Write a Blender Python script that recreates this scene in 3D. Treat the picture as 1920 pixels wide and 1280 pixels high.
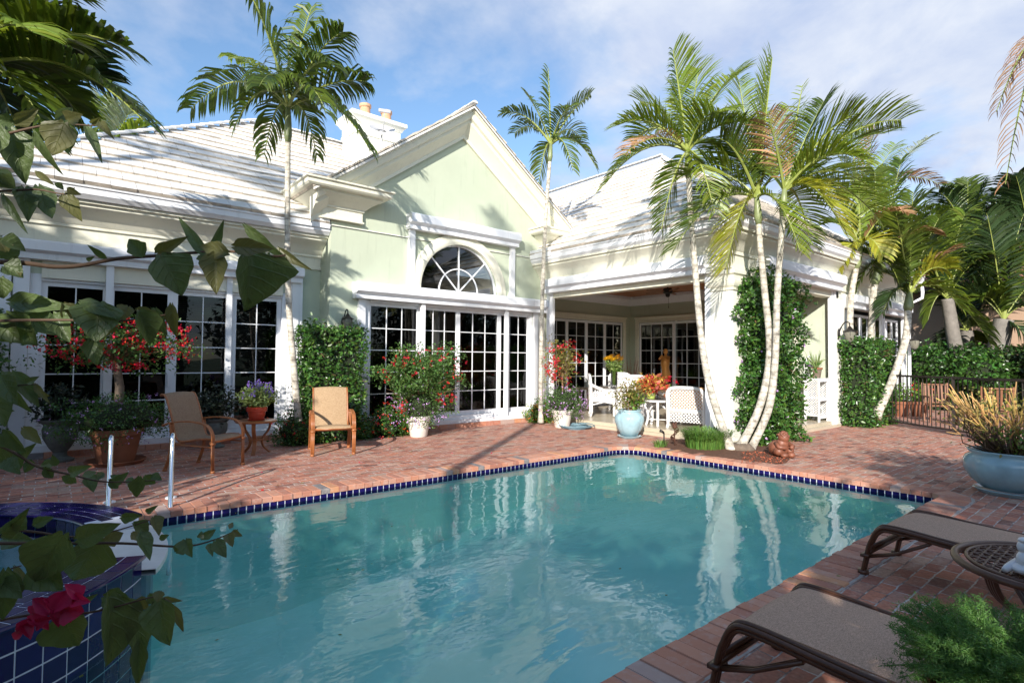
import bpy, math, random
import numpy as np
from mathutils import Vector, Matrix
from mathutils.geometry import tessellate_polygon
rnd = random.Random(7)
nr = np.random.RandomState(11)
S = bpy.context.scene
COL = S.collection
for o in list(bpy.data.objects): bpy.data.objects.remove(o)

# ------------------------------------------------------------------ camera
# x runs along the facade, y runs into the house, z is up, the brick deck is z = 0
FPX, CAMZ = 1040.0, 1.5
PITCH, ROLL, YAW = math.radians(1.85), math.radians(.45), math.radians(50.3)
def _basis():
    Rz = np.array([[math.cos(ROLL), -math.sin(ROLL), 0], [math.sin(ROLL), math.cos(ROLL), 0], [0, 0, 1]])
    Rx = np.array([[1, 0, 0], [0, math.cos(PITCH), math.sin(PITCH)], [0, -math.sin(PITCH), math.cos(PITCH)]])
    R = Rz @ Rx
    return np.array([R @ np.array([math.sin(YAW), 0, math.cos(YAW)]), R @ np.array([math.sin(YAW - math.pi / 2), 0, math.cos(YAW - math.pi / 2)]), R @ np.array([0, -1., 0])])
MB_ = _basis()
CAMP = np.array([0, 0, CAMZ])
cd = bpy.data.cameras.new('camera'); cam = bpy.data.objects.new('camera', cd); COL.objects.link(cam)
r_, d_, f_ = MB_[:, 0], MB_[:, 1], MB_[:, 2]
cam.matrix_world = Matrix(((r_[0], -d_[0], -f_[0], 0), (r_[1], -d_[1], -f_[1], 0), (r_[2], -d_[2], -f_[2], CAMZ), (0, 0, 0, 1)))
cd.sensor_width = 36; cd.lens = 36 * FPX / 1920; cd.clip_start = .05; cd.clip_end = 3000
S.camera = cam
def ray(px, py): return MB_ @ np.array([(px - 960) / FPX, (py - 640) / FPX, 1.])
def at_z(px, py, z=0.):
    d = ray(px, py); return CAMP + d * ((z - CAMZ) / d[2])
def at_y(px, py, y):
    d = ray(px, py); return CAMP + d * (y / d[1])
def at_x(px, py, x):
    d = ray(px, py); return CAMP + d * (x / d[0])
def at_d(px, py, dist):
    return CAMP + ray(px, py) * dist

# ------------------------------------------------------------------ light
SUN = Vector((-.8, -.6, .41)).normalized()
w = bpy.data.worlds.new('World'); S.world = w; w.use_nodes = True
nt = w.node_tree; nt.nodes.clear()
def N(nt, t, **k):
    n = nt.nodes.new(t)
    for a, b in k.items():
        if a.startswith('i_'): n.inputs[a[2:].replace('_', ' ')].default_value = b
        else: setattr(n, a, b)
    return n
def LK(nt, a, b): nt.links.new(a, b)
sky = N(nt, 'ShaderNodeTexSky', sky_type='NISHITA', sun_disc=False)
sky.sun_elevation = math.asin(SUN.z); sky.sun_rotation = math.atan2(SUN.x, SUN.y) % (2 * math.pi)
sky.air_density = 1.0; sky.dust_density = .6; sky.ozone_density = 2.0
tc = N(nt, 'ShaderNodeTexCoord')
sp = N(nt, 'ShaderNodeSeparateXYZ'); LK(nt, tc.outputs['Generated'], sp.inputs[0])
mz = N(nt, 'ShaderNodeMath', operation='MAXIMUM'); mz.inputs[1].default_value = .0; LK(nt, sp.outputs['Z'], mz.inputs[0])
az = N(nt, 'ShaderNodeMath', operation='ADD'); az.inputs[1].default_value = .22; LK(nt, mz.outputs[0], az.inputs[0])
dx = N(nt, 'ShaderNodeMath', operation='DIVIDE'); LK(nt, sp.outputs['X'], dx.inputs[0]); LK(nt, az.outputs[0], dx.inputs[1])
dy = N(nt, 'ShaderNodeMath', operation='DIVIDE'); LK(nt, sp.outputs['Y'], dy.inputs[0]); LK(nt, az.outputs[0], dy.inputs[1])
cb = N(nt, 'ShaderNodeCombineXYZ'); LK(nt, dx.outputs[0], cb.inputs[0]); LK(nt, dy.outputs[0], cb.inputs[1])
n1 = N(nt, 'ShaderNodeTexNoise', i_Scale=1.15, i_Detail=7., i_Roughness=.56, i_Distortion=.25); LK(nt, cb.outputs[0], n1.inputs['Vector'])
n2 = N(nt, 'ShaderNodeTexNoise', i_Scale=7., i_Detail=5., i_Roughness=.6); LK(nt, cb.outputs[0], n2.inputs['Vector'])
# cloud cover is heavier towards +x (the right of the picture)
gx = N(nt, 'ShaderNodeMath', operation='MULTIPLY_ADD'); gx.inputs[1].default_value = .26; gx.inputs[2].default_value = -.13; LK(nt, sp.outputs['X'], gx.inputs[0])
a1 = N(nt, 'ShaderNodeMath', operation='MULTIPLY_ADD'); a1.inputs[1].default_value = .16; LK(nt, n2.outputs[0], a1.inputs[0]); LK(nt, n1.outputs[0], a1.inputs[2])
a2 = N(nt, 'ShaderNodeMath', operation='ADD'); LK(nt, a1.outputs[0], a2.inputs[0]); LK(nt, gx.outputs[0], a2.inputs[1])
cr = N(nt, 'ShaderNodeValToRGB'); cr.color_ramp.elements[0].position = .48; cr.color_ramp.elements[1].position = .68
LK(nt, a2.outputs[0], cr.inputs[0])
mxc = N(nt, 'ShaderNodeMixRGB', blend_type='MIX'); LK(nt, cr.outputs[0], mxc.inputs[0]); sb = N(nt, 'ShaderNodeMixRGB', blend_type='MULTIPLY'); sb.inputs[0].default_value = 1; sb.inputs[2].default_value = (1.10, 1.20, 1.25, 1); LK(nt, sky.outputs[0], sb.inputs[1]); LK(nt, sb.outputs[0], mxc.inputs[1])
n5 = N(nt, 'ShaderNodeTexNoise', i_Scale=2.6, i_Detail=7., i_Roughness=.6, i_Distortion=.4); LK(nt, cb.outputs[0], n5.inputs['Vector'])
cc = N(nt, 'ShaderNodeValToRGB'); cc.color_ramp.elements[0].position = .36; cc.color_ramp.elements[1].position = .62; cc.color_ramp.elements[0].color = (.58, .68, .90, 1); cc.color_ramp.elements[1].color = (.86, .91, 1, 1); LK(nt, n5.outputs[0], cc.inputs[0])
cs_ = N(nt, 'ShaderNodeMixRGB', blend_type='MULTIPLY'); cs_.inputs[0].default_value = 1; cs_.inputs[2].default_value = (5.0, 5.1, 5.3, 1); LK(nt, cc.outputs[0], cs_.inputs[1]); LK(nt, cs_.outputs[0], mxc.inputs[2])
bg = N(nt, 'ShaderNodeBackground', i_Strength=.12); LK(nt, mxc.outputs[0], bg.inputs[0])
wo = N(nt, 'ShaderNodeOutputWorld'); LK(nt, bg.outputs[0], wo.inputs[0])
sl = bpy.data.lights.new('sun', 'SUN'); sl.energy = 4.9; sl.angle = math.radians(.55); sl.color = (1, .94, .85)
so = bpy.data.objects.new('sun', sl); COL.objects.link(so); so.rotation_euler = SUN.to_track_quat('Z', 'Y').to_euler(); so.location = (-20, -15, 20)
S.view_settings.view_transform = 'Standard'; S.view_settings.look = 'None'; S.view_settings.exposure = .64; S.view_settings.gamma = 1

# ------------------------------------------------------------------ mesh helpers
class MB:
    def __init__(s): s.v = []; s.f = []; s.m = []; s.mi = 0
    def add(s, vs, fs):
        b = len(s.v); s.v.extend([tuple(map(float, p)) for p in vs]); s.f.extend([tuple(i + b for i in f) for f in fs]); s.m.extend([s.mi] * len(fs)); return s
    def box(s, x0, x1, y0, y1, z0, z1):
        return s.add([(x0, y0, z0), (x1, y0, z0), (x1, y1, z0), (x0, y1, z0), (x0, y0, z1), (x1, y0, z1), (x1, y1, z1), (x0, y1, z1)],
                     [(0, 3, 2, 1), (4, 5, 6, 7), (0, 1, 5, 4), (1, 2, 6, 5), (2, 3, 7, 6), (3, 0, 4, 7)])
    def bar(s, a, b, w, h=None, up=(0, 0, 1)):
        a = Vector(a); b = Vector(b); h = w if h is None else h
        t = (b - a).normalized(); u = t.cross(Vector(up))
        if u.length < 1e-4: u = t.cross(Vector((0, 1, 0)))
        u.normalize(); v = u.cross(t)
        P = []
        for q in (a, b):
            for i, j in ((-1, -1), (1, -1), (1, 1), (-1, 1)): P.append(q + u * (i * w / 2) + v * (j * h / 2))
        return s.add(P, [(0, 1, 2, 3), (7, 6, 5, 4), (0, 4, 5, 1), (1, 5, 6, 2), (2, 6, 7, 3), (3, 7, 4, 0)])
    def tube(s, pts, rad, n=8, cap=True):
        pts = [Vector(p) for p in pts]; k = len(pts)
        if not hasattr(rad, '__len__'): rad = [rad] * k
        P = []; prev = None
        for i, p in enumerate(pts):
            t = (pts[min(i + 1, k - 1)] - pts[max(i - 1, 0)]).normalized()
            if prev is None:
                u = t.cross(Vector((0, 0, 1)));
                if u.length < .1: u = t.cross(Vector((1, 0, 0)))
            else: u = prev - t * prev.dot(t)
            u.normalize(); prev = u; v = t.cross(u)
            for j in range(n):
                a = 2 * math.pi * j / n; P.append(p + (u * math.cos(a) + v * math.sin(a)) * rad[i])
        F = [(i * n + j, i * n + (j + 1) % n, (i + 1) * n + (j + 1) % n, (i + 1) * n + j) for i in range(k - 1) for j in range(n)]
        if cap: F += [tuple(range(n - 1, -1, -1)), tuple((k - 1) * n + j for j in range(n))]
        return s.add(P, F)
    def lathe(s, prof, c=(0, 0, 0), n=32, lobes=0, amp=0, zr=(0, 1)):
        P = []
        for r, z in prof:
            for j in range(n):
                a = 2 * math.pi * j / n
                k = 1.0
                if lobes and zr[0] < z < zr[1]: k = 1 - amp * (1 - abs(math.sin(a * lobes / 2))) ** 4 * min(1, (z - zr[0]) * 12, (zr[1] - z) * 12)
                P.append((c[0] + r * k * math.cos(a), c[1] + r * k * math.sin(a), c[2] + z))
        F = [(i * n + j, i * n + (j + 1) % n, (i + 1) * n + (j + 1) % n, (i + 1) * n + j) for i in range(len(prof) - 1) for j in range(n)]
        F.append(tuple(range(n - 1, -1, -1)))
        return s.add(P, F)
    def ball(s, c, r, n=12, m=8, jit=0):
        if not hasattr(r, '__len__'): r = (r, r, r)
        P = [(c[0], c[1], c[2] - r[2])]
        for i in range(1, m):
            a = math.pi * i / m
            for j in range(n):
                b = 2 * math.pi * j / n; q = 1 + rnd.uniform(-jit, jit)
                P.append((c[0] + r[0] * math.sin(a) * math.cos(b) * q, c[1] + r[1] * math.sin(a) * math.sin(b) * q, c[2] - r[2] * math.cos(a) * q))
        P.append((c[0], c[1], c[2] + r[2]))
        F = [(0, 1 + (j + 1) % n, 1 + j) for j in range(n)]
        for i in range(m - 2):
            for j in range(n): F.append((1 + i * n + j, 1 + i * n + (j + 1) % n, 1 + (i + 1) * n + (j + 1) % n, 1 + (i + 1) * n + j))
        L = len(P) - 1; b = 1 + (m - 2) * n
        F += [(b + j, b + (j + 1) % n, L) for j in range(n)]
        return s.add(P, F)
    def sweep(s, path, prof, closed=False):
        """path: plan points (x,y), outward side on the right of travel; prof: (offset, z) list"""
        k = len(path); P = []
        for i in range(k):
            p = Vector(path[i])
            a = Vector(path[i]) - Vector(path[i - 1]) if (i > 0 or closed) else None
            b = Vector(path[(i + 1) % k]) - Vector(path[i]) if (i < k - 1 or closed) else None
            na = Vector((a.y, -a.x)).normalized() if a else None
            nb = Vector((b.y, -b.x)).normalized() if b else None
            if na is None: m = nb
            elif nb is None: m = na
            else: m = (na + nb) / (1 + na.dot(nb))
            for d, z in prof: P.append((p.x + m.x * d, p.y + m.y * d, z))
        q = len(prof); F = []
        for i in range(k if closed else k - 1):
            i2 = (i + 1) % k
            for j in range(q - 1): F.append((i * q + j, i2 * q + j, i2 * q + j + 1, i * q + j + 1))
        if not closed: F += [tuple(range(q)), tuple(range((k - 1) * q + q - 1, (k - 1) * q - 1, -1))]
        return s.add(P, F)
    def build(s, name, mat, parent=None, smooth=False, loc=None):
        me = bpy.data.meshes.new(name); me.from_pydata(s.v, [], s.f)
        mats = mat if isinstance(mat, (list, tuple)) else [mat]
        for m in mats: me.materials.append(m)
        if len(mats) > 1: me.polygons.foreach_set('material_index', s.m)
        if smooth:
            me.polygons.foreach_set('use_smooth', [True] * len(me.polygons))
        me.update()
        o = bpy.data.objects.new(name, me); COL.objects.link(o)
        if parent is not None:
            o.parent = parent
            if loc is None and parent.type == 'EMPTY' and 'world_parts' in WP.get(parent.name, ''): o.location = -parent.location
            elif loc is not None: o.location = loc
        elif loc is not None: o.location = loc
        if smooth and smooth != 'all':
            try: me.set_sharp_from_angle(angle=math.radians(38))
            except Exception: pass
        return o
WP = {}
def tag(o, label=None, cat=None, group=None, kind=None):
    if label: o['label'] = label
    if cat: o['category'] = cat
    if group: o['group'] = group
    if kind: o['kind'] = kind
    return o
def thing(name, label, cat, loc=(0, 0, 0), rotz=0, group=None, world=False):
    o = bpy.data.objects.new(name, None); COL.objects.link(o); o.location = loc; o.rotation_euler = (0, 0, rotz); o.empty_display_size = .2
    if world: WP[o.name] = 'world_parts'
    return tag(o, label, cat, group)
def copy_tree(root, loc, rotz, label, group=None):
    r = root.copy(); COL.objects.link(r); r.location = loc; r.rotation_euler = (0, 0, rotz)
    if label: r['label'] = label
    if group: r['group'] = group
    for ch in list(root.children):
        c = ch.copy(); COL.objects.link(c); c.parent = r
        for g in list(ch.children):
            d = g.copy(); COL.objects.link(d); d.parent = c
    return r
def struct(o): o['kind'] = 'structure'; return o

# ------------------------------------------------------------------ materials
def mat(name, col=(.5, .5, .5), rough=.6, metal=0., spec=.5, vary=0., nscale=6., bump=0., bscale=60., island=0., trans=0., hue=0., streak=0.):
    m = bpy.data.materials.new(name); m.use_nodes = True; t = m.node_tree; b = t.nodes['Principled BSDF']
    b.inputs['Roughness'].default_value = rough; b.inputs['Metallic'].default_value = metal; b.inputs['Specular IOR Level'].default_value = spec
    c4 = (*col, 1)
    tcn = N(t, 'ShaderNodeTexCoord'); geo = N(t, 'ShaderNodeNewGeometry')
    src = None
    if vary or island or hue:
        hs = N(t, 'ShaderNodeHueSaturation'); hs.inputs['Color'].default_value = c4
        val = None
        if vary:
            nz = N(t, 'ShaderNodeTexNoise', i_Scale=nscale, i_Detail=5., i_Roughness=.6); LK(t, tcn.outputs['Object'], nz.inputs['Vector'])
            mr = N(t, 'ShaderNodeMapRange'); mr.inputs[1].default_value = .25; mr.inputs[2].default_value = .75; mr.inputs[3].default_value = 1 - vary; mr.inputs[4].default_value = 1 + vary * .6
            LK(t, nz.outputs[0], mr.inputs[0]); val = mr.outputs[0]
        if island:
            mi = N(t, 'ShaderNodeMapRange'); mi.inputs[3].default_value = 1 - island; mi.inputs[4].default_value = 1 + island
            LK(t, geo.outputs['Random Per Island'], mi.inputs[0])
            if val is None: val = mi.outputs[0]
            else:
                mm = N(t, 'ShaderNodeMath', operation='MULTIPLY'); LK(t, val, mm.inputs[0]); LK(t, mi.outputs[0], mm.inputs[1]); val = mm.outputs[0]
        if streak:
            ms = N(t, 'ShaderNodeMapping'); ms.inputs['Scale'].default_value = (9, 9, .8); LK(t, tcn.outputs['Object'], ms.inputs[0])
            ns = N(t, 'ShaderNodeTexNoise', i_Scale=1.3, i_Detail=6., i_Roughness=.65); LK(t, ms.outputs[0], ns.inputs['Vector'])
            m5 = N(t, 'ShaderNodeMapRange'); m5.inputs[1].default_value = .56; m5.inputs[2].default_value = .78; m5.inputs[3].default_value = 1.; m5.inputs[4].default_value = 1 - streak; LK(t, ns.outputs[0], m5.inputs[0])
            m6 = N(t, 'ShaderNodeMath', operation='MULTIPLY'); LK(t, val, m6.inputs[0]); LK(t, m5.outputs[0], m6.inputs[1]); val = m6.outputs[0]
        if val is not None: LK(t, val, hs.inputs['Value'])
        if hue:
            wn = N(t, 'ShaderNodeTexWhiteNoise', noise_dimensions='1D'); LK(t, geo.outputs['Random Per Island'], wn.inputs['W'])
            mh = N(t, 'ShaderNodeMapRange'); mh.inputs[3].default_value = .5 - hue; mh.inputs[4].default_value = .5 + hue
            LK(t, wn.outputs['Value'], mh.inputs[0]); LK(t, mh.outputs[0], hs.inputs['Hue'])
        src = hs.outputs[0]; LK(t, src, b.inputs['Base Color'])
    else: b.inputs['Base Color'].default_value = c4
    if bump:
        bn = N(t, 'ShaderNodeTexNoise', i_Scale=bscale, i_Detail=4.); LK(t, tcn.outputs['Object'], bn.inputs['Vector'])
        bp = N(t, 'ShaderNodeBump', i_Strength=bump, i_Distance=.01); LK(t, bn.outputs[0], bp.inputs['Height']); LK(t, bp.outputs[0], b.inputs['Normal'])
    if trans:
        tr = N(t, 'ShaderNodeBsdfTranslucent'); tr.inputs[0].default_value = (min(1, col[0] * 1.7 + .02), min(1, col[1] * 1.6 + .02), col[2] * .8, 1)
        if src is not None:
            g = N(t, 'ShaderNodeMixRGB', blend_type='MULTIPLY'); g.inputs[0].default_value = 1; g.inputs[2].default_value = (1.5, 1.5, .8, 1); LK(t, src, g.inputs[1]); LK(t, g.outputs[0], tr.inputs[0])
        mx = N(t, 'ShaderNodeMixShader'); mx.inputs[0].default_value = trans
        LK(t, b.outputs[0], mx.inputs[1]); LK(t, tr.outputs[0], mx.inputs[2]); LK(t, mx.outputs[0], t.nodes['Material Output'].inputs['Surface'])
    return m
M = {}
M['wall'] = mat('green_stucco', (.49, .535, .42), .9, spec=.2, vary=.09, nscale=1.3, streak=.14, bump=.25, bscale=140)
M['cream'] = mat('cream_trim', (.74, .72, .60), .55, streak=.18, vary=.06, nscale=2.5, bump=.05, bscale=30)
M['white'] = mat('white_aluminium', (.78, .79, .82), .35, streak=.16, vary=.05, nscale=3, bump=.04, bscale=8)
M['whitewall'] = mat('white_column_paint', (.78, .77, .70), .7, streak=.16, vary=.05, nscale=3, bump=.12, bscale=120)
M['shutter'] = mat('shutter_box', (.76, .78, .83), .3, streak=.2, vary=.05, nscale=1.5)
M['tile'] = mat('roof_tile', (.74, .72, .69), .7, streak=.10, vary=.10, nscale=3., bump=.15, bscale=40, island=.05)
M['tile_edge'] = mat('roof_tile_edge', (.56, .49, .41), .9, vary=.35, nscale=9., island=.2)
M['iron'] = mat('dark_iron', (.025, .022, .02), .45, metal=.4)
M['terracotta'] = mat('terracotta', (.27, .10, .05), .8, vary=.25, nscale=5, bump=.1)
M['potclay'] = mat('peach_clay', (.58, .33, .20), .8, vary=.2)
M['steel'] = mat('polished_steel', (.75, .76, .78), .12, metal=1.)
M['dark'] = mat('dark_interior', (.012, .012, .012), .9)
M['curtain'] = mat('curtain', (.5, .46, .38), .9, vary=.2, nscale=8)
M['bronze'] = mat('brown_aluminium', (.105, .042, .02), .35, vary=.2, nscale=10)
M['bark_dark'] = mat('bark', (.16, .12, .09), .9, vary=.4, nscale=12, bump=.5, bscale=40)
M['soil'] = mat('mulch', (.13, .055, .03), .95, vary=.5, nscale=22, bump=.8, bscale=60)
def glassy(name, tint=.28, rough=.01, wob=.0):
    m = bpy.data.materials.new(name); m.use_nodes = True; t = m.node_tree; t.nodes.remove(t.nodes['Principled BSDF'])
    fr = N(t, 'ShaderNodeFresnel', i_IOR=1.55); g = N(t, 'ShaderNodeBsdfGlossy', i_Roughness=rough); g.inputs[0].default_value = (.95, .97, 1, 1)
    tr = N(t, 'ShaderNodeBsdfTransparent'); tr.inputs[0].default_value = (tint, tint, tint * .98, 1)
    ad = N(t, 'ShaderNodeMath', operation='MULTIPLY_ADD'); ad.inputs[1].default_value = .85; ad.inputs[2].default_value = .0; LK(t, fr.outputs[0], ad.inputs[0])
    tcn = N(t, 'ShaderNodeTexCoord'); nz = N(t, 'ShaderNodeTexNoise', i_Scale=.9, i_Detail=1.); LK(t, tcn.outputs['Object'], nz.inputs[0])
    bp = N(t, 'ShaderNodeBump', i_Strength=.06, i_Distance=.05); LK(t, nz.outputs[0], bp.inputs['Height']); LK(t, bp.outputs[0], g.inputs['Normal'])
    mx = N(t, 'ShaderNodeMixShader'); LK(t, ad.outputs[0], mx.inputs[0]); LK(t, tr.outputs[0], mx.inputs[1]); LK(t, g.outputs[0], mx.inputs[2])
    LK(t, mx.outputs[0], t.nodes['Material Output'].inputs['Surface']); return m
M['glass'] = glassy('window_glass', .22)
M['clear'] = glassy('clear_glass', .85)

def brick_mat(name, sx=.205, sy=.103, rot=0):
    m = bpy.data.materials.new(name); m.use_nodes = True; t = m.node_tree; b = t.nodes['Principled BSDF']
    tcn = N(t, 'ShaderNodeTexCoord'); mp = N(t, 'ShaderNodeMapping'); mp.inputs['Rotation'].default_value = (0, 0, rot); LK(t, tcn.outputs['Object'], mp.inputs[0])
    wz = N(t, 'ShaderNodeTexNoise', i_Scale=3., i_Detail=2.); LK(t, tcn.outputs['Object'], wz.inputs[0])
    wa = N(t, 'ShaderNodeMixRGB', blend_type='LINEAR_LIGHT'); wa.inputs[0].default_value = .018; LK(t, mp.outputs[0], wa.inputs[1]); LK(t, wz.outputs['Color'], wa.inputs[2])
    wz2 = N(t, 'ShaderNodeTexNoise', i_Scale=26., i_Detail=2.); LK(t, tcn.outputs['Object'], wz2.inputs[0])
    wb = N(t, 'ShaderNodeMixRGB', blend_type='LINEAR_LIGHT'); wb.inputs[0].default_value = .006; LK(t, wa.outputs[0], wb.inputs[1]); LK(t, wz2.outputs['Color'], wb.inputs[2])
    def bt(c1, c2, mo, ms=.006):
        k = N(t, 'ShaderNodeTexBrick'); k.offset = .5; k.inputs['Scale'].default_value = 1; k.inputs['Brick Width'].default_value = sx; k.inputs['Row Height'].default_value = sy
        k.inputs['Mortar Size'].default_value = ms; k.inputs['Mortar Smooth'].default_value = .35; k.inputs['Color1'].default_value = c1; k.inputs['Color2'].default_value = c2; k.inputs['Mortar'].default_value = mo
        LK(t, wb.outputs[0], k.inputs[0]); return k
    k = bt((0, 0, 0, 1), (1, 1, 1, 1), (.5, .5, .5, 1))
    cr = N(t, 'ShaderNodeValToRGB'); e = cr.color_ramp; e.interpolation = 'LINEAR'
    e.elements[0].color = (.22, .09, .065, 1); e.elements[1].color = (.62, .34, .24, 1)
    for p, c in ((.16, (.46, .165, .11, 1)), (.38, (.52, .22, .15, 1)), (.5, (.37, .20, .15, 1)), (.62, (.59, .22, .13, 1)), (.8, (.53, .22, .15, 1)), (.9, (.44, .29, .22, 1))):
        q = e.elements.new(p); q.color = c
    LK(t, k.outputs['Color'], cr.inputs[0])
    # worn, whitened patches
    nz = N(t, 'ShaderNodeTexNoise', i_Scale=9., i_Detail=8., i_Roughness=.72); LK(t, tcn.outputs['Object'], nz.inputs[0])
    r2 = N(t, 'ShaderNodeValToRGB'); r2.color_ramp.elements[0].position = .50; r2.color_ramp.elements[1].position = .72; LK(t, nz.outputs[0], r2.inputs[0])
    big = N(t, 'ShaderNodeTexNoise', i_Scale=1.1, i_Detail=3.); LK(t, tcn.outputs['Object'], big.inputs[0])
    mu = N(t, 'ShaderNodeMath', operation='MULTIPLY'); LK(t, r2.outputs[0], mu.inputs[0]); LK(t, big.outputs[0], mu.inputs[1])
    m1 = N(t, 'ShaderNodeMixRGB'); LK(t, mu.outputs[0], m1.inputs[0]); LK(t, cr.outputs[0], m1.inputs[1]); m1.inputs[2].default_value = (.70, .60, .50, 1)
    nd = N(t, 'ShaderNodeTexNoise', i_Scale=40., i_Detail=4.); LK(t, tcn.outputs['Object'], nd.inputs[0])
    md = N(t, 'ShaderNodeMixRGB', blend_type='MULTIPLY'); md.inputs[0].default_value = .55; LK(t, m1.outputs[0], md.inputs[1]); 
    rd = N(t, 'ShaderNodeValToRGB'); rd.color_ramp.elements[0].color = (.45, .45, .45, 1); rd.color_ramp.elements[1].color = (1.0, 1.0, 1.0, 1); rd.color_ramp.elements[0].position = .3; rd.color_ramp.elements[1].position = .65
    LK(t, nd.outputs[0], rd.inputs[0]); LK(t, rd.outputs[0], md.inputs[2])
    # joints: mostly dark, here and there filled with pale mortar
    jn = N(t, 'ShaderNodeTexNoise', i_Scale=4., i_Detail=5., i_Roughness=.7); LK(t, tcn.outputs['Object'], jn.inputs[0])
    jr = N(t, 'ShaderNodeValToRGB'); jr.color_ramp.elements[0].position = .42; jr.color_ramp.elements[1].position = .56
    jr.color_ramp.elements[0].color = (.19, .12, .10, 1); jr.color_ramp.elements[1].color = (.62, .57, .53, 1); LK(t, jn.outputs[0], jr.inputs[0])
    m2 = N(t, 'ShaderNodeMixRGB'); LK(t, k.outputs['Fac'], m2.inputs[0]); LK(t, md.outputs[0], m2.inputs[1]); LK(t, jr.outputs[0], m2.inputs[2])
    LK(t, m2.outputs[0], b.inputs['Base Color'])
    b.inputs['Roughness'].default_value = .72; b.inputs['Specular IOR Level'].default_value = .35
    inv = N(t, 'ShaderNodeMath', operation='MULTIPLY_ADD'); inv.inputs[1].default_value = -1.; inv.inputs[2].default_value = 1.; LK(t, k.outputs['Fac'], inv.inputs[0])
    hh = N(t, 'ShaderNodeMath', operation='MULTIPLY_ADD'); hh.inputs[1].default_value = .5; LK(t, nz.outputs[0], hh.inputs[0]); LK(t, inv.outputs[0], hh.inputs[2])
    h2 = N(t, 'ShaderNodeMath', operation='MULTIPLY_ADD'); h2.inputs[1].default_value = .6; LK(t, k.outputs['Color'], h2.inputs[0]); LK(t, hh.outputs[0], h2.inputs[2])
    bp = N(t, 'ShaderNodeBump', i_Strength=.75, i_Distance=.006); LK(t, h2.outputs[0], bp.inputs['Height']); LK(t, bp.outputs[0], b.inputs['Normal'])
    return m
M['deck'] = brick_mat('deck_brick')
def coping_mat(name):
    m = bpy.data.materials.new(name); m.use_nodes = True; t = m.node_tree; b = t.nodes['Principled BSDF']
    g = N(t, 'ShaderNodeNewGeometry'); cr = N(t, 'ShaderNodeValToRGB'); e = cr.color_ramp; e.interpolation = 'CONSTANT'
    e.elements[0].color = (.49, .21, .13, 1); e.elements[1].color = (.20, .18, .18, 1); e.elements[1].position = .955
    for p, c in ((.14, (.43, .18, .12, 1)), (.3, (.54, .25, .16, 1)), (.45, (.47, .24, .17, 1)), (.58, (.37, .15, .10, 1)), (.7, (.51, .25, .17, 1)), (.84, (.53, .25, .13, 1)), (.90, (.42, .30, .26, 1))):
        q = e.elements.new(p); q.color = c
    LK(t, g.outputs['Random Per Island'], cr.inputs[0])
    tcn = N(t, 'ShaderNodeTexCoord'); nz = N(t, 'ShaderNodeTexNoise', i_Scale=16., i_Detail=8., i_Roughness=.7); LK(t, tcn.outputs['Object'], nz.inputs[0])
    r2 = N(t, 'ShaderNodeValToRGB'); r2.color_ramp.elements[0].position = .5; r2.color_ramp.elements[1].position = .75; r2.color_ramp.elements[1].color = (.55, .55, .55, 1); LK(t, nz.outputs[0], r2.inputs[0])
    m1 = N(t, 'ShaderNodeMixRGB'); LK(t, r2.outputs[0], m1.inputs[0]); LK(t, cr.outputs[0], m1.inputs[1]); m1.inputs[2].default_value = (.5, .42, .38, 1)
    LK(t, m1.outputs[0], b.inputs['Base Color']); b.inputs['Roughness'].default_value = .75
    bp = N(t, 'ShaderNodeBump', i_Strength=.6, i_Distance=.004); LK(t, nz.outputs[0], bp.inputs['Height']); LK(t, bp.outputs[0], b.inputs['Normal'])
    return m
M['coping'] = coping_mat('coping_brick')
M['mortar'] = mat('mortar', (.42, .37, .33), .9, vary=.3, nscale=10)
M['bluetile'] = mat('cobalt_tile', (.010, .006, .068), .14, spec=.35, island=.3, vary=.15, nscale=20)
M['grout'] = mat('white_grout', (.62, .64, .70), .8)
# ------------------------------------------------------------------ ground, deck, pool
POOL = (-.8, 1.75, 7.85, 6.28)   # x0,y0,x1,y1 (inner edge)
WZ = -.095
def rrect(x0, y0, x1, y1, radii, n=8):
    """counter clockwise from (x0,y0); radii for corners (x0y0, x1y0, x1y1, x0y1)"""
    P = []
    for (cx, cy, a0), r in zip(((x0, y0, 180), (x1, y0, 270), (x1, y1, 0), (x0, y1, 90)), radii):
        sx = 1 if cx == x0 else -1; sy = 1 if cy == y0 else -1
        ox, oy = cx + sx * r, cy + sy * r
        for i in range(n + 1):
            a = math.radians(a0 + 90 * i / n); P.append((ox + r * math.cos(a), oy + r * math.sin(a)))
    return P
pool_in = rrect(*POOL, (.1, .14, .42, .1))
def offset_loop(P, d):
    k = len(P); out = []
    for i in range(k):
        a = (Vector(P[i]) - Vector(P[i - 1])).normalized(); b = (Vector(P[(i + 1) % k]) - Vector(P[i])).normalized()
        na = Vector((a.y, -a.x)); nb = Vector((b.y, -b.x)); m = (na + nb) / (1 + na.dot(nb)); q = Vector(P[i]) + m * d; out.append((q.x, q.y))
    return out
cop_out = offset_loop(pool_in, .30)
def flat(outer, holes, z, name, m, flip=False):
    loops = [[Vector((p[0], p[1], 0)) for p in outer]] + [[Vector((p[0], p[1], 0)) for p in h] for h in holes]
    tri = tessellate_polygon(loops); P = [(p.x, p.y, z) for l in loops for p in l]
    mb = MB(); F = []
    for a, b, c in tri:
        n = (Vector(P[b]) - Vector(P[a])).cross(Vector(P[c]) - Vector(P[a]))
        F.append((a, b, c) if n.z > 0 else (a, c, b))
    mb.add(P, F); return mb.build(name, m)
M['lawn'] = mat('lawn', (.05, .09, .03), .9, vary=.4, nscale=3, bump=.5)
mid_out = offset_loop(pool_in, .29)
ho = [(-60, -60), (60, -60), (60, 60), (-60, 60)]
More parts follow.
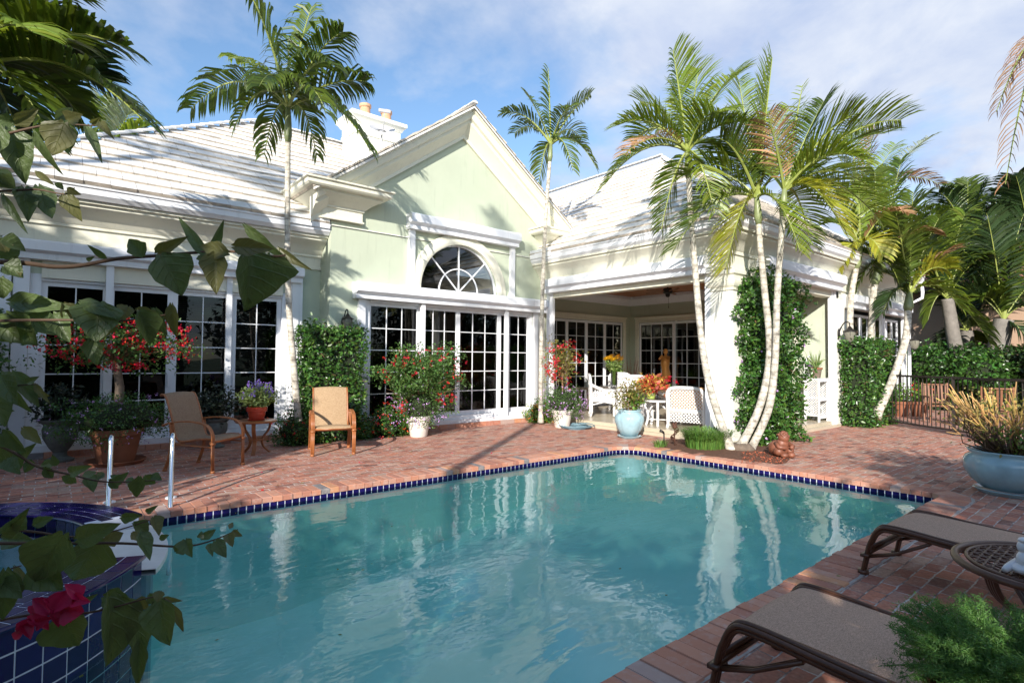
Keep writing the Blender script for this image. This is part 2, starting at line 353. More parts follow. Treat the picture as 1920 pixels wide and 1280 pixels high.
struct(flat([(-800, -800), (800, -800), (800, 800), (-800, 800)], [mid_out], -.012, 'ground', M['lawn']))
deck = struct(flat([(-9, -7), (24, -7), (24, 13), (-9, 13)], [mid_out], 0, 'brick_deck', M['deck']))
# pool basin
def plaster():
    m = bpy.data.materials.new('pool_plaster'); m.use_nodes = True; t = m.node_tree; b = t.nodes['Principled BSDF']
    tcn = N(t, 'ShaderNodeTexCoord'); nz = N(t, 'ShaderNodeTexNoise', i_Scale=1.2, i_Detail=6., i_Roughness=.6); LK(t, tcn.outputs['Object'], nz.inputs[0])
    cr = N(t, 'ShaderNodeValToRGB'); cr.color_ramp.elements[0].color = (.50, .80, .74, 1); cr.color_ramp.elements[1].color = (.70, .93, .87, 1)
    cr.color_ramp.elements[0].position = .3; cr.color_ramp.elements[1].position = .7
    LK(t, nz.outputs[0], cr.inputs[0]); LK(t, cr.outputs[0], b.inputs['Base Color']); b.inputs['Roughness'].default_value = .9; return m
M['plaster'] = plaster()
mb = MB()
k = len(pool_in)
dz = lambda x: -.62 - .65 * max(0, min(1, (5.6 - x) / 3.5))
for i in range(k):
    a, b = pool_in[i], pool_in[(i + 1) % k]
    mb.add([(*a, -2.2), (*b, -2.2), (*b, -.10), (*a, -.10)], [(3, 2, 1, 0)])
xs = [-.8 + i * .45 for i in range(20)]; xs[-1] = 7.9
for i in range(len(xs) - 1):
    a, b = xs[i], xs[i + 1]
    mb.add([(a, 1.7, dz(a)), (b, 1.7, dz(b)), (b, 6.4, dz(b)), (a, 6.4, dz(a))], [(0, 1, 2, 3)])
struct(mb.build('pool_basin', M['plaster']))
for nm, c, nx in (('pool_inlet', (7.835, 4.35, -.20), 1), ('pool_inlet', (2.05, 6.265, -.20), 0)):
    mb = MB(); R_ = .15 if nm == 'pool_light' else (.12 if nm == 'main_drain' else .045)
    for r in (R_, R_ * .6, R_ * .3): mb.tube([((c[0], c[1] + r * math.cos(a), c[2] + r * math.sin(a)) if nx == 1 else ((c[0] + r * math.cos(a), c[1], c[2] + r * math.sin(a)) if nx == 0 else (c[0] + r * math.cos(a), c[1] + r * math.sin(a), c[2]))) for a in [math.pi * i / 10 for i in range(21)]], .008, 6)
    tag(mb.build(nm, M['white'], smooth='all'), {'pool_inlet1': 'small round white water inlet on the right pool wall below the waterline', 'pool_inlet0': 'small round white water inlet on the back pool wall below the chairs', 'main_drain2': 'round grated drain on the pool floor', 'pool_light0': 'round underwater lamp ring in the back wall of the pool'}[nm + str(nx)], 'pool fitting', 'drains on the pool floor' if nx == 2 else None)
# tile band: single 7 cm tiles on a grout backing
def band(name, loop, z0, z1, off, tw=.078, gap=.011, closed=True, parent=None):
    mb = MB(); mg = MB(); k = len(loop); carry = 0
    acc = []
    for i in range(k if closed else k - 1):
        a, b = Vector(loop[i]), Vector(loop[(i + 1) % k]); acc.append((a, b))
    L = sum((b - a).length for a, b in acc); n = int(L / tw); step = L / n
    def pt(s):
        s = s % L if closed else min(s, L)
        for a, b in acc:
            l = (b - a).length
            if s <= l: return a + (b - a) * (s / l if l else 0), (b - a).normalized()
            s -= l
        return acc[-1][1], (acc[-1][1] - acc[-1][0]).normalized()
    for i in range(n):
        p, t1 = pt(i * step + gap / 2); q, t2 = pt((i + 1) * step - gap / 2)
        if (q - p).length > tw * 1.3 or (q - p).length < 1e-4: continue
        t = (q - p).normalized(); nn = Vector((-t.y, t.x)) * off
        h = .008 * (1 if off > 0 else 1)
        nn = nn.normalized() * abs(off) * (1 if off > 0 else -1)
        A = [p + nn * .2, q + nn * .2, q + nn, p + nn]
        zz0, zz1 = z0 + gap / 2, z1 - gap / 2
        mb.add([(A[0].x, A[0].y, zz0), (A[1].x, A[1].y, zz0), (A[1].x, A[1].y, zz1), (A[0].x, A[0].y, zz1), (A[3].x, A[3].y, zz0), (A[2].x, A[2].y, zz0), (A[2].x, A[2].y, zz1), (A[3].x, A[3].y, zz1)],
               [(0, 1, 2, 3), (4, 5, 6, 7), (0, 1, 5, 4), (3, 2, 6, 7), (0, 3, 7, 4), (1, 2, 6, 5)])
    return mb
tb = band('', pool_in, -.135, -.047, .005)
struct(tb.build('pool_tile_band', M['bluetile']))
mb = MB()
inn = offset_loop(pool_in, -.002)
for i in range(k): 
    a, b = inn[i], inn[(i + 1) % k]; mb.add([(*a, -.16), (*b, -.16), (*b, -.03), (*a, -.03)], [(3, 2, 1, 0)])
struct(mb.build('tile_grout', M['grout']))
# coping: individual header bricks
def coping(loop, w, z0, z1, tw=.105, gap=.008, over=.012):
    mb = MB(); k = len(loop); acc = [(Vector(loop[i]), Vector(loop[(i + 1) % k])) for i in range(k)]
    L = sum((b - a).length for a, b in acc); n = int(L / tw); step = L / n
    def pt(s):
        s = s % L
        for a, b in acc:
            l = (b - a).length
            if s <= l and l > 1e-9: return a + (b - a) * (s / l), (b - a).normalized()
            s -= l
        return acc[0][0], (acc[0][1] - acc[0][0]).normalized()
    for i in range(n):
        p, t1 = pt((i + .03) * step); q, t2 = pt((i + .97) * step)
        n1 = Vector((t1.y, -t1.x)); n2 = Vector((t2.y, -t2.x)); j = rnd.uniform(-.006, .006); zt = z1 + rnd.uniform(-.003, .003)
        ww = w + rnd.uniform(-.008, .008)
        a, b, c, d = p - n1 * (over + j), q - n2 * (over + j), q + n2 * ww, p + n1 * ww
        e = .007
        c0 = (a + b + c + d) / 4
        top = [v + (c0 - v) * .05 for v in (a, b, c, d)]
        P = [(v.x, v.y, z0) for v in (a, b, c, d)] + [(v.x, v.y, zt - e) for v in (a, b, c, d)] + [(v.x, v.y, zt) for v in top]
        mb.add(P, [(3, 2, 1, 0), (0, 1, 5, 4), (1, 2, 6, 5), (2, 3, 7, 6), (3, 0, 4, 7), (4, 5, 9, 8), (5, 6, 10, 9), (6, 7, 11, 10), (7, 4, 8, 11), (8, 9, 10, 11)])
    return mb
struct(coping(pool_in, .285, -.05, .008).build('pool_coping', M['coping']))
mb = MB(); co = offset_loop(pool_in, .30); ci = offset_loop(pool_in, .004)
for i in range(k):
    j = (i + 1) % k; mb.add([(*co[i], .0015), (*co[j], .0015), (*ci[j], .0015), (*ci[i], .0015)], [(0, 1, 2, 3)])
    mb.add([(*ci[i], .0015), (*ci[j], .0015), (*ci[j], -.048), (*ci[i], -.048)], [(0, 1, 2, 3)])
struct(mb.build('coping_mortar', M['mortar']))
def water_mat(name, tint, bs=1.0, foam=False):
    m = bpy.data.materials.new(name); m.use_nodes = True; t = m.node_tree; t.nodes.remove(t.nodes['Principled BSDF'])
    tcn = N(t, 'ShaderNodeTexCoord')
    mp = N(t, 'ShaderNodeMapping'); mp.inputs['Rotation'].default_value = (0, 0, math.radians(-40)); mp.inputs['Scale'].default_value = (.8, 1.7, 1); LK(t, tcn.outputs['Object'], mp.inputs[0])
    a = N(t, 'ShaderNodeTexNoise', i_Scale=1.5, i_Detail=3., i_Roughness=.45, i_Distortion=.7); LK(t, mp.outputs[0], a.inputs[0])
    c = N(t, 'ShaderNodeTexNoise', i_Scale=7., i_Detail=2., i_Roughness=.5, i_Distortion=.4); LK(t, mp.outputs[0], c.inputs[0])
    # ripples are livelier near the spa spill (around x=1, y=4)
    dist = N(t, 'ShaderNodeVectorMath', operation='DISTANCE'); dist.inputs[1].default_value = (.9, 4.1, 0); LK(t, tcn.outputs['Object'], dist.inputs[0])
    fm = N(t, 'ShaderNodeMapRange'); fm.inputs[1].default_value = .3; fm.inputs[2].default_value = 2.8; fm.inputs[3].default_value = 1.; fm.inputs[4].default_value = .13; LK(t, dist.outputs['Value'], fm.inputs[0])
    cm = N(t, 'ShaderNodeMath', operation='MULTIPLY'); LK(t, c.outputs[0], cm.inputs[0]); LK(t, fm.outputs[0], cm.inputs[1])
    sm = N(t, 'ShaderNodeMath', operation='MULTIPLY_ADD'); sm.inputs[1].default_value = .36; LK(t, cm.outputs[0], sm.inputs[0]); LK(t, a.outputs[0], sm.inputs[2])
    bp = N(t, 'ShaderNodeBump', i_Strength=.27, i_Distance=.03 * bs); LK(t, sm.outputs[0], bp.inputs['Height'])
    fr = N(t, 'ShaderNodeFresnel', i_IOR=1.34); LK(t, bp.outputs[0], fr.inputs['Normal'])
    ff = N(t, 'ShaderNodeMath', operation='MULTIPLY_ADD'); ff.inputs[1].default_value = .88; ff.inputs[2].default_value = .03; LK(t, fr.outputs[0], ff.inputs[0])
    g = N(t, 'ShaderNodeBsdfGlossy', i_Roughness=.015); LK(t, bp.outputs[0], g.inputs['Normal'])
    tr = N(t, 'ShaderNodeBsdfTransparent'); tr.inputs[0].default_value = (*tint, 1)
    mx = N(t, 'ShaderNodeMixShader'); LK(t, ff.outputs[0], mx.inputs[0]); LK(t, tr.outputs[0], mx.inputs[1]); LK(t, g.outputs[0], mx.inputs[2])
    LK(t, mx.outputs[0], t.nodes['Material Output'].inputs['Surface']); return m
M['water'] = water_mat('pool_water', (.69, .965, .945))
M['spawater'] = water_mat('spa_water', (.62, .9, .95))
# the spa ring stands in the pool, so the pool water surface is a plain sheet round it
pl = offset_loop(pool_in, -.001)
struct(flat(pl, [], WZ, 'pool_water', M['water']))
# ---- raised spa
SC, SR, SZ, SW = (-1.0, 4.7), 1.6, .30, .33
sp_t = thing('raised_spa', 'round raised spa faced in cobalt blue tiles with a stone spill ledge into the pool', 'spa', (SC[0], SC[1], 0), world=True)
def arc(r, a0, a1, n): return [(SC[0] + r * math.cos(math.radians(a0 + (a1 - a0) * i / n)), SC[1] + r * math.sin(math.radians(a0 + (a1 - a0) * i / n))) for i in range(n + 1)]
A0, A1 = 14.5, 360 - 24.5
mb = MB(); oo = arc(SR - .003, A0, A1, 90); ii = arc(SR - SW + .003, A0, A1, 90)
for i in range(90):
    mb.add([(*oo[i], -1.5), (*oo[i + 1], -1.5), (*oo[i + 1], SZ - .003), (*oo[i], SZ - .003), (*ii[i], -1.5), (*ii[i + 1], -1.5), (*ii[i + 1], SZ - .003), (*ii[i], SZ - .003)],
           [(0, 1, 2, 3), (7, 6, 5, 4), (3, 2, 6, 7)])
for i in (0, 90): mb.add([(*oo[i], -1.5), (*ii[i], -1.5), (*ii[i], SZ - .003), (*oo[i], SZ - .003)], [(0, 1, 2, 3)])
# low wall under the spill ledge
lo = arc(SR - .02, A1 - 360, A0, 12); li = arc(SR - SW, A1 - 360, A0, 12)
for i in range(12):
    mb.add([(*lo[i], -1.5), (*lo[i + 1], -1.5), (*lo[i + 1], .17), (*lo[i], .17), (*li[i], -1.5), (*li[i + 1], -1.5), (*li[i + 1], .17), (*li[i], .17)], [(0, 1, 2, 3), (7, 6, 5, 4), (3, 2, 6, 7)])
mb.build('spa_wall', M['grout'], sp_t)
mb = MB(); shell_lo = arc(SR - .012, A1 - 360, A0, 8)
for i in range(8): mb.add([(*shell_lo[i], -1.4), (*shell_lo[i + 1], -1.4), (*shell_lo[i + 1], .168), (*shell_lo[i], .168)], [(0, 1, 2, 3)])
mb.build('spillway_tiles', M['bluetile'], sp_t)
mb = MB()
def shell(mb, r, a0, a1, z0, z1, tw, th, depth, g=.009):
    n = max(1, int(math.radians(a1 - a0) * r / tw)); m = max(1, round((z1 - z0) / th)); da = (a1 - a0) / n; dzz = (z1 - z0) / m; ga = math.degrees(g / 2 / r)
    for i in range(n):
        for j in range(m):
            b0, b1 = math.radians(a0 + i * da + ga), math.radians(a0 + (i + 1) * da - ga); q0, q1 = z0 + j * dzz + g / 2, z0 + (j + 1) * dzz - g / 2
            P = [(SC[0] + rr * math.cos(b), SC[1] + rr * math.sin(b), q) for rr in (r - depth, r) for b, q in ((b0, q0), (b1, q0), (b1, q1), (b0, q1))]
            mb.add(P, [(4, 5, 6, 7), (0, 1, 5, 4), (1, 2, 6, 5), (2, 3, 7, 6), (3, 0, 4, 7)])
shell(mb, SR, A0, A1, -.90, SZ - .016, .122, .122, .012)
def topring(mb, r0, r1, a0, a1, z, tw, g=.009, off=0):
    rm = (r0 + r1) / 2; n = int(math.radians(a1 - a0) * rm / tw); da = (a1 - a0) / n; ga = math.degrees(g / 2 / rm)
    for i in range(n):
        s = a0 + (i + off) * da; b0, b1 = math.radians(s + ga), math.radians(min(a1, s + da) - ga)
        if b1 <= b0: continue
        P = [(SC[0] + rr * math.cos(b), SC[1] + rr * math.sin(b), q) for q in (z - .012, z) for rr, b in ((r0 + g / 2, b0), (r1 - g / 2, b0), (r1 - g / 2, b1), (r0 + g / 2, b1))]
        mb.add(P, [(4, 5, 6, 7), (0, 1, 5, 4), (1, 2, 6, 5), (2, 3, 7, 6), (3, 0, 4, 7)])
topring(mb, SR - .085, SR + .012, A0, A1, SZ, .122); topring(mb, SR - .165, SR - .085, A0, A1, SZ, .122, off=.5); topring(mb, SR - .245, SR - .165, A0, A1, SZ, .122); topring(mb, SR - SW - .01, SR - .245, A0, A1, SZ, .122, off=.5)
n = 70
for i in range(n):   # inner face tiles
    b0 = math.radians(A0 + (A1 - A0) * (i + .03) / n); b1 = math.radians(A0 + (A1 - A0) * (i + .97) / n)
    r = SR - SW - .004
    P = [(SC[0] + rr * math.cos(b), SC[1] + rr * math.sin(b), q) for rr in (r, r + .012) for b, q in ((b0, .12), (b1, .12), (b1, SZ - .016), (b0, SZ - .016))]
    mb.add(P, [(0, 3, 2, 1), (0, 1, 5, 4), (3, 7, 6, 2)])
mb.build('spa_tiles', M['bluetile'], sp_t)
mb = MB()   # nosing of the tile rim
for r in (SR + .012, SR - SW - .012):
    mb.tube([(SC[0] + r * math.cos(math.radians(A0 + (A1 - A0) * i / 90)), SC[1] + r * math.sin(math.radians(A0 + (A1 - A0) * i / 90)), SZ - .011) for i in range(91)], .012, 8)
mb.build('spa_rim_nosing', M['bluetile'], sp_t, smooth=True)
M['stone'] = mat('white_stone', (.60, .60, .58), .35, vary=.15, nscale=8)
mb = MB(); lo = arc(SR + .07, A1 - 360 + .6, A0 - .6, 12); li = arc(SR - SW - .05, A1 - 360 + .6, A0 - .6, 12)
for i in range(12):
    mb.add([(*lo[i], .172), (*lo[i + 1], .172), (*lo[i + 1], .205), (*lo[i], .205), (*li[i], .172), (*li[i + 1], .172), (*li[i + 1], .205), (*li[i], .205)], [(0, 1, 2, 3), (7, 6, 5, 4), (3, 2, 6, 7), (0, 4, 5, 1)])
mb.build('spill_ledge', M['stone'], sp_t)
mb = MB(); ring = arc(SR - SW + .005, 0, 360, 60)[:-1]
mb.add([(SC[0], SC[1], .214)] + [(*p, .214) for p in ring], [(0, 1 + i, 1 + (i + 1) % 60) for i in range(60)])
mb.build('spa_water_surface', M['spawater'], sp_t)
mb = MB(); mb.add([(SC[0], SC[1], -.55)] + [(*p, -.55) for p in ring] + [(*p, .12) for p in ring], [(0, 1 + i, 1 + (i + 1) % 60) for i in range(60)] + [(1 + i, 1 + (i + 1) % 60, 61 + (i + 1) % 60, 61 + i) for i in range(60)])
mb.build('spa_floor', M['plaster'], sp_t)

# grab rails
rail = thing('pool_grab_rail', 'left curved stainless grab rail standing behind the spa rim', 'pool rail', (.50, 7.05, 0), math.radians(-95), group='stainless rails at the pool corner')
mb = MB(); pts = [(0, 0, 0)]
pts = [(0, 0, -.03), (0, 0, .62)] + [(.06 - .06 * math.cos(a), 0, .62 + .06 * math.sin(a)) for a in [math.pi * i / 8 for i in range(1, 8)]] + [(.12, 0, .62), (.16, 0, .45), (.36, 0, .16), (.56, 0, -.2), (.60, 0, -.6)]
mb.tube(pts, .022, 12); mb.build('rail_tube', M['steel'], rail, smooth='all')
mb = MB(); mb.lathe([(.055, 0), (.055, .012), (.03, .022), (.022, .022)], n=20); mb.build('floor_flange', M['white'], rail, smooth=True)
copy_tree(rail, (1.02, 6.88, 0), math.radians(-99), 'right curved stainless grab rail standing at the corner of the pool')

# ------------------------------------------------------------------ house
house = thing('house', 'pale green one storey house with white tiled roofs, a steep gable and an open lanai', 'house', (9, 10.3, 0))
WP[house.name] = 'world_parts'
def part(mb, name, m, parent=house, smooth=False, label=None):
    o = mb.build(name, m, parent, smooth)
    if label: o['label'] = label
    return o
YG, YL, XL, YF = 10.3, 10.8, 9.5, 5.2   # gable wall, wing wall, lanai left, lanai front
GX, GS = 7.05, .72
def gz(x, z0=6.5): return z0 - GS * abs(x - GX)
def wallxz(mb, outer, holes, y, depth=.12):
    loops = [[Vector((p[0], 0, p[1])) for p in outer]] + [[Vector((p[0], 0, p[1])) for p in h] for h in holes]
    l2 = [[Vector((v.x, v.z, 0)) for v in l] for l in loops]
    tri = tessellate_polygon(l2); P = [(v.x, y, v.y) for l in l2 for v in l]; F = []
    for a, b, c in tri:
        n = (Vector(P[b]) - Vector(P[a])).cross(Vector(P[c]) - Vector(P[a])); F.append((a, b, c) if n.y < 0 else (a, c, b))
    mb.add(P, F)
    for h in holes:
        q = len(h); mb.add([(p[0], y, p[1]) for p in h] + [(p[0], y + depth, p[1]) for p in h], [(i, (i + 1) % q, q + (i + 1) % q, q + i) for i in range(q)])
DX0, DX1 = 4.74, 9.20
arch_c, arch_r = (7.03, 3.0), 1.05
archpts = [(arch_c[0] + arch_r * math.cos(a), arch_c[1] + arch_r * math.sin(a)) for a in [math.pi * i / 32 for i in range(33)]]
mb = MB()
wallxz(mb, [(4.04, -.05), (DX0, -.05), (DX0, 2.66), (DX1, 2.66), (DX1, -.05), (9.72, -.05), (9.72, 3.6), (10.3, 3.6), (10.3, gz(10.3)), (GX, 6.5), (4.04, gz(4.04))], [archpts], YG, .15)
mb.add([(4.04, YG, -.05), (4.04, YL + .3, -.05), (4.04, YL + .3, 4.33), (4.04, YG, 4.33)], [(0, 1, 2, 3)])
for x in (DX0, DX1): mb.add([(x, YG, -.05), (x, YG + .2, -.05), (x, YG + .2, 2.66), (x, YG, 2.66)], [(0, 1, 2, 3)])
mb.add([(9.72, YG, -.05), (9.72, 11.4, -.05), (9.72, 11.4, 3.7), (9.72, YG, 3.7)], [(0, 3, 2, 1)])
part(mb, 'gable_wall', M['wall'])
# left wing wall: opening x -0.25..3.36
LX0, LX1, LTOP = -.27, 3.42, 2.72
mb = MB(); wallxz(mb, [(-3.0, -.05), (LX0, -.05), (LX0, LTOP), (LX1, LTOP), (LX1, -.05), (4.04, -.05), (4.04, 4.0), (-3, 4.0)], [], YL)
for x in (LX0, LX1): mb.add([(x, YL, -.05), (x, YL + .2, -.05), (x, YL + .2, LTOP), (x, YL, LTOP)], [(0, 1, 2, 3)])
mb.add([(-3, YL, -.05), (-3, 16, -.05), (-3, 16, 4), (-3, YL, 4)], [(0, 1, 2, 3)])
part(mb, 'wing_wall', M['wall'])
# cream entablature on the left wing
ENT = [(0, 3.22), (.035, 3.22), (.035, 3.27), (.012, 3.275), (.012, 3.46), (.05, 3.46), (.05, 3.50), (.085, 3.53), (.12, 3.59), (.20, 3.66), (.30, 3.71), (.34, 3.74), (.34, 3.79), (.39, 3.79), (.39, 3.83), (0, 3.83)]
mb = MB(); mb.sweep([(-3.0, YL), (4.04 - .005, YL)], ENT); part(mb, 'cornice', M['cream'], smooth=True)
GUT = [(.02, 3.835), (.44, 3.835), (.47, 3.87), (.50, 3.90), (.50, 3.99), (.525, 4.0), (.525, 4.03), (.49, 4.035), (.30, 4.04), (.02, 4.04)]
mb = MB(); mb.sweep([(-3.0, YL), (4.03, YL)], GUT); part(mb, 'gutter', M['white'], smooth=True)
mb = MB(); mb.sweep([(3.2, YL), (4.01, YL)], [(.535, 3.95), (.535, 4.13), (.522, 4.13), (.522, 3.95)]); part(mb, 'splash_guard', M['white'])

# doors: a row of glazed panels on a plane
class Pl:
    def __init__(s, o, u, n): s.o = Vector(o); s.u = Vector(u); s.n = Vector(n)
    def p(s, u, z, d): q = s.o + s.u * u + s.n * d; return (q.x, q.y, q.z + z)
    def box(s, mb, u0, u1, z0, z1, d0, d1):
        mb.add([s.p(*a) for a in ((u0, z0, d0), (u1, z0, d0), (u1, z0, d1), (u0, z0, d1), (u0, z1, d0), (u1, z1, d0), (u1, z1, d1), (u0, z1, d1))],
               [(0, 3, 2, 1), (4, 5, 6, 7), (0, 1, 5, 4), (1, 2, 6, 5), (2, 3, 7, 6), (3, 0, 4, 7)])
def glazed(pl, u0, u1, z0, z1, cols, rows, d=0., st=.055, name='sliding_door', mw=.017, parent=house, bot=.09):
    fr = MB()
    pl.box(fr, u0, u0 + st, z0, z1, d, d + .045); pl.box(fr, u1 - st, u1, z0, z1, d, d + .045)
    pl.box(fr, u0 + st, u1 - st, z0, z0 + bot, d, d + .043); pl.box(fr, u0 + st, u1 - st, z1 - .07, z1, d, d + .043)
    o = part(fr, name, M['white'], parent)
    a, b, c, e = u0 + st, u1 - st, z0 + bot, z1 - .07
    g = MB(); g.add([pl.p(a, c, d + .018), pl.p(b, c, d + .018), pl.p(b, e, d + .018), pl.p(a, e, d + .018)], [(0, 1, 2, 3)]); part(g, 'glass_pane', M['glass'], o)
    mu = MB()
    for i in range(1, cols): x = a + (b - a) * i / cols; pl.box(mu, x - mw / 2, x + mw / 2, c, e, d + .008, d + .032)
    for i in range(1, rows):
        z = c + (e - c) * i / rows
        for j in range(cols):
            x0 = a + (b - a) * j / cols + (mw / 2 if j else 0); x1 = a + (b - a) * (j + 1) / cols - (mw / 2 if j < cols - 1 else 0)
            pl.box(mu, x0, x1, z - mw / 2, z + mw / 2, d + .008, d + .032)
    part(mu, 'muntins', M['white'], o)
    return o
PG = Pl((0, YG + .10, 0), (1, 0, 0), (0, -1, 0)); PW = Pl((0, YL + .12, 0), (1, 0, 0), (0, -1, 0))
for u0, u1, c in ((4.86, 6.02, 3), (6.02, 7.02, 3), (7.02, 8.20, 3), (8.20, 9.14, 3)): glazed(PG, u0, u1, .25, 2.62, c, 5, d=.0 if c else 0)
mb = MB(); PG.box(mb, DX0 + .003, 4.86, .1, 2.66, -.05, .10); PG.box(mb, 9.14, DX1 - .003, .1, 2.66, -.05, .10); PG.box(mb, 4.86, 9.14, .12, .248, -.05, .14); PG.box(mb, 4.86, 9.14, 2.62, 2.66, -.05, .13)
part(mb, 'door_frame', M['white'])
for x in (6.02, 8.30): mb = MB(); PG.box(mb, x - .04, x + .05, .05, 2.7, .15, .22); part(mb, 'shutter_rail', M['white'])
for x0, x1 in ((4.60, 4.74), (9.21, 9.34)):
    mb = MB(); mb.box(x0, x1, YG - .07, YG - .001, .02, 2.7); part(mb, 'shutter_rail', M['white'])
mb = MB(); mb.box(9.36, 9.60, YG - .03, YG - .001, 0, 2.7); part(mb, 'pilaster', M['whitewall'])
for a, b, c in ((-.14, .68, 2), (.68, 1.56, 2), (1.56, 2.48, 2), (2.48, 3.33, 2)): glazed(PW, a, b, .25, 2.62, c, 5, st=.075)
mb = MB(); PW.box(mb, LX0 + .002, -.14, .1, LTOP, -.05, .11); PW.box(mb, 3.33, LX1 - .002, .1, LTOP, -.05, .11); PW.box(mb, -.14, 3.33, .1, .248, -.05, .16); PW.box(mb, -.14, 3.33, 2.62, LTOP, -.05, .10)
part(mb, 'door_frame', M['white'])
mb = MB(); mb.box(LX1, 3.68, YL - .075, YL - .001, .02, 2.95); mb.box(LX1 + .06, 3.60, YL - .10, YL - .076, .02, 2.93); part(mb, 'shutter_rail', M['white'])
mb = MB(); mb.box(-.45, LX0, YL - .075, YL - .001, .02, 2.95); mb.box(-.62, -.47, YL - .14, YL - .001, .02, 2.9); part(mb, 'shutter_rail', M['white'])
mb = MB(); mb.box(.63, .73, YL - .11, YL - .02, .05, 2.93); part(mb, 'shutter_rail', M['white'])
mb = MB(); mb.box(2.36, 2.45, YL - .06, YL - .0, .25, 2.93); part(mb, 'shutter_rail', M['white'])
mb = MB(); PW.box(mb, -.14, 3.33, 2.66, 2.96, .13, .15); part(mb, 'door_header', M['cream'])
for x in (6.98, 8.16): mb = MB(); PG.box(mb, x - .012, x + .012, 1.0, 1.22, .045, .075); part(mb, 'door_handle', M['white'])
for x in (1.52, 2.52): mb = MB(); PW.box(mb, x - .012, x + .012, 1.0, 1.22, .045, .075); part(mb, 'door_handle', M['white'])
# brick steps and sills
for nm, (x0, x1, y0, y1) in {'door_step': (4.1, 9.2, YG - .22, YG - .001), 'door_step ': (-1.5, 4.0, YL - .20, YL - .001)}.items():
    mb = MB(); x = x0
    while x < x1: mb.box(x, min(x + .2, x1), y0 + rnd.uniform(-.004, .004), y1, -.02, .085 + rnd.uniform(-.002, .002)); x += .208
    part(mb, nm.strip(), M['coping'])
mb = MB(); mb.box(4.80, 9.3, YG - .12, YG - .005, .086, .17); mb.box(-.4, 3.6, YL - .12, YL - .005, .086, .18); part(mb, 'door_sill', M['white'])
# interior behind the doors
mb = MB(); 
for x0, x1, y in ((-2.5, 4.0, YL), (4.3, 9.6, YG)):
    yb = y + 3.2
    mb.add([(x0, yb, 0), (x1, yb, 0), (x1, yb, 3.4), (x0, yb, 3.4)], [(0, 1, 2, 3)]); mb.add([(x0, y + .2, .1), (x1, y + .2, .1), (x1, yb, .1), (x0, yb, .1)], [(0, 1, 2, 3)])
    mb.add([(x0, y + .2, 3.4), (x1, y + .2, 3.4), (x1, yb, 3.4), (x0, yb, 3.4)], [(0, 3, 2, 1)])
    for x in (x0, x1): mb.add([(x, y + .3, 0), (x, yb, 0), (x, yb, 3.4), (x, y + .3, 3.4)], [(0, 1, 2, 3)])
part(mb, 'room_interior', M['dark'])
def curtain(x0, x1, y, z0, z1, par=house):
    mb = MB(); n = int((x1 - x0) / .03) + 2; P = []
    for i in range(n): P += [(x0 + (x1 - x0) * i / (n - 1), y + .03 * math.sin(i * 1.25) + rnd.uniform(-.006, .006), z) for z in (z0, z1)]
    mb.add(P, [(2 * i, 2 * i + 2, 2 * i + 3, 2 * i + 1) for i in range(n - 1)]); part(mb, 'curtain', M['curtain'], par)
curtain(6.62, 7.0, YG + .5, .15, 2.6); curtain(4.9, 5.15, YG + .45, .15, 2.6)
mb = MB()
for i in range(40): z = 1.2 + i * .035; mb.add([(1.6, YL + .5, z), (3.2, YL + .5, z), (3.2, YL + .52, z + .024), (1.6, YL + .52, z + .024)], [(0, 1, 2, 3)])
part(mb, 'window_blind', M['curtain'])

# roll shutter boxes
def shutter(pl, u0, u1, z0, z1, dep, ends=True):
    """five-sided box with a chamfered upper front and a lip along the bottom"""
    h = z1 - z0; pr = [(0, z1), (dep * .86, z1), (dep, z1 - h * .14), (dep, z0 + h * .36), (dep * .62, z0 + .05), (dep * .62, z0), (0, z0)]
    mb = MB(); q = len(pr)
    mb.add([pl.p(u, z, d) for u in (u0, u1) for d, z in pr], [(i, q + i, q + (i + 1) % q, (i + 1) % q) for i in range(q)] + [tuple(range(q)), tuple(range(2 * q - 1, q - 1, -1))])
    o = part(mb, 'shutter_box', M['shutter'])
    l = MB(); pl.box(l, u0 - .004, u1 + .004, z0 - .035, z0 + .012, .0, dep * .66); part(l, 'shutter_lip', M['white'], o)
    for u in (u0 - .012, u1):
        l = MB(); P = [pl.p(uu, z, d) for uu in (u, u + .012) for d, z in pr]; l.add(P, [(i, q + i, q + (i + 1) % q, (i + 1) % q) for i in range(q)] + [tuple(range(q)), tuple(range(2 * q - 1, q - 1, -1))])
        part(l, 'end_cap', M['white'], o)
    return o
PGw = Pl((0, YG, 0), (1, 0, 0), (0, -1, 0)); PWw = Pl((0, YL, 0), (1, 0, 0), (0, -1, 0))
shutter(PGw, 4.50, 9.66, 2.70, 2.98, .27)
shutter(PGw, 5.66, 8.62, 4.24, 4.53, .24)
shutter(PWw, -.56, 3.64, 2.95, 3.19, .25)
for x in (5.70, 8.44): mb = MB(); mb.box(x, x + .13, YG - .075, YG - .001, 2.985, 4.24); part(mb, 'shutter_rail', M['white'])
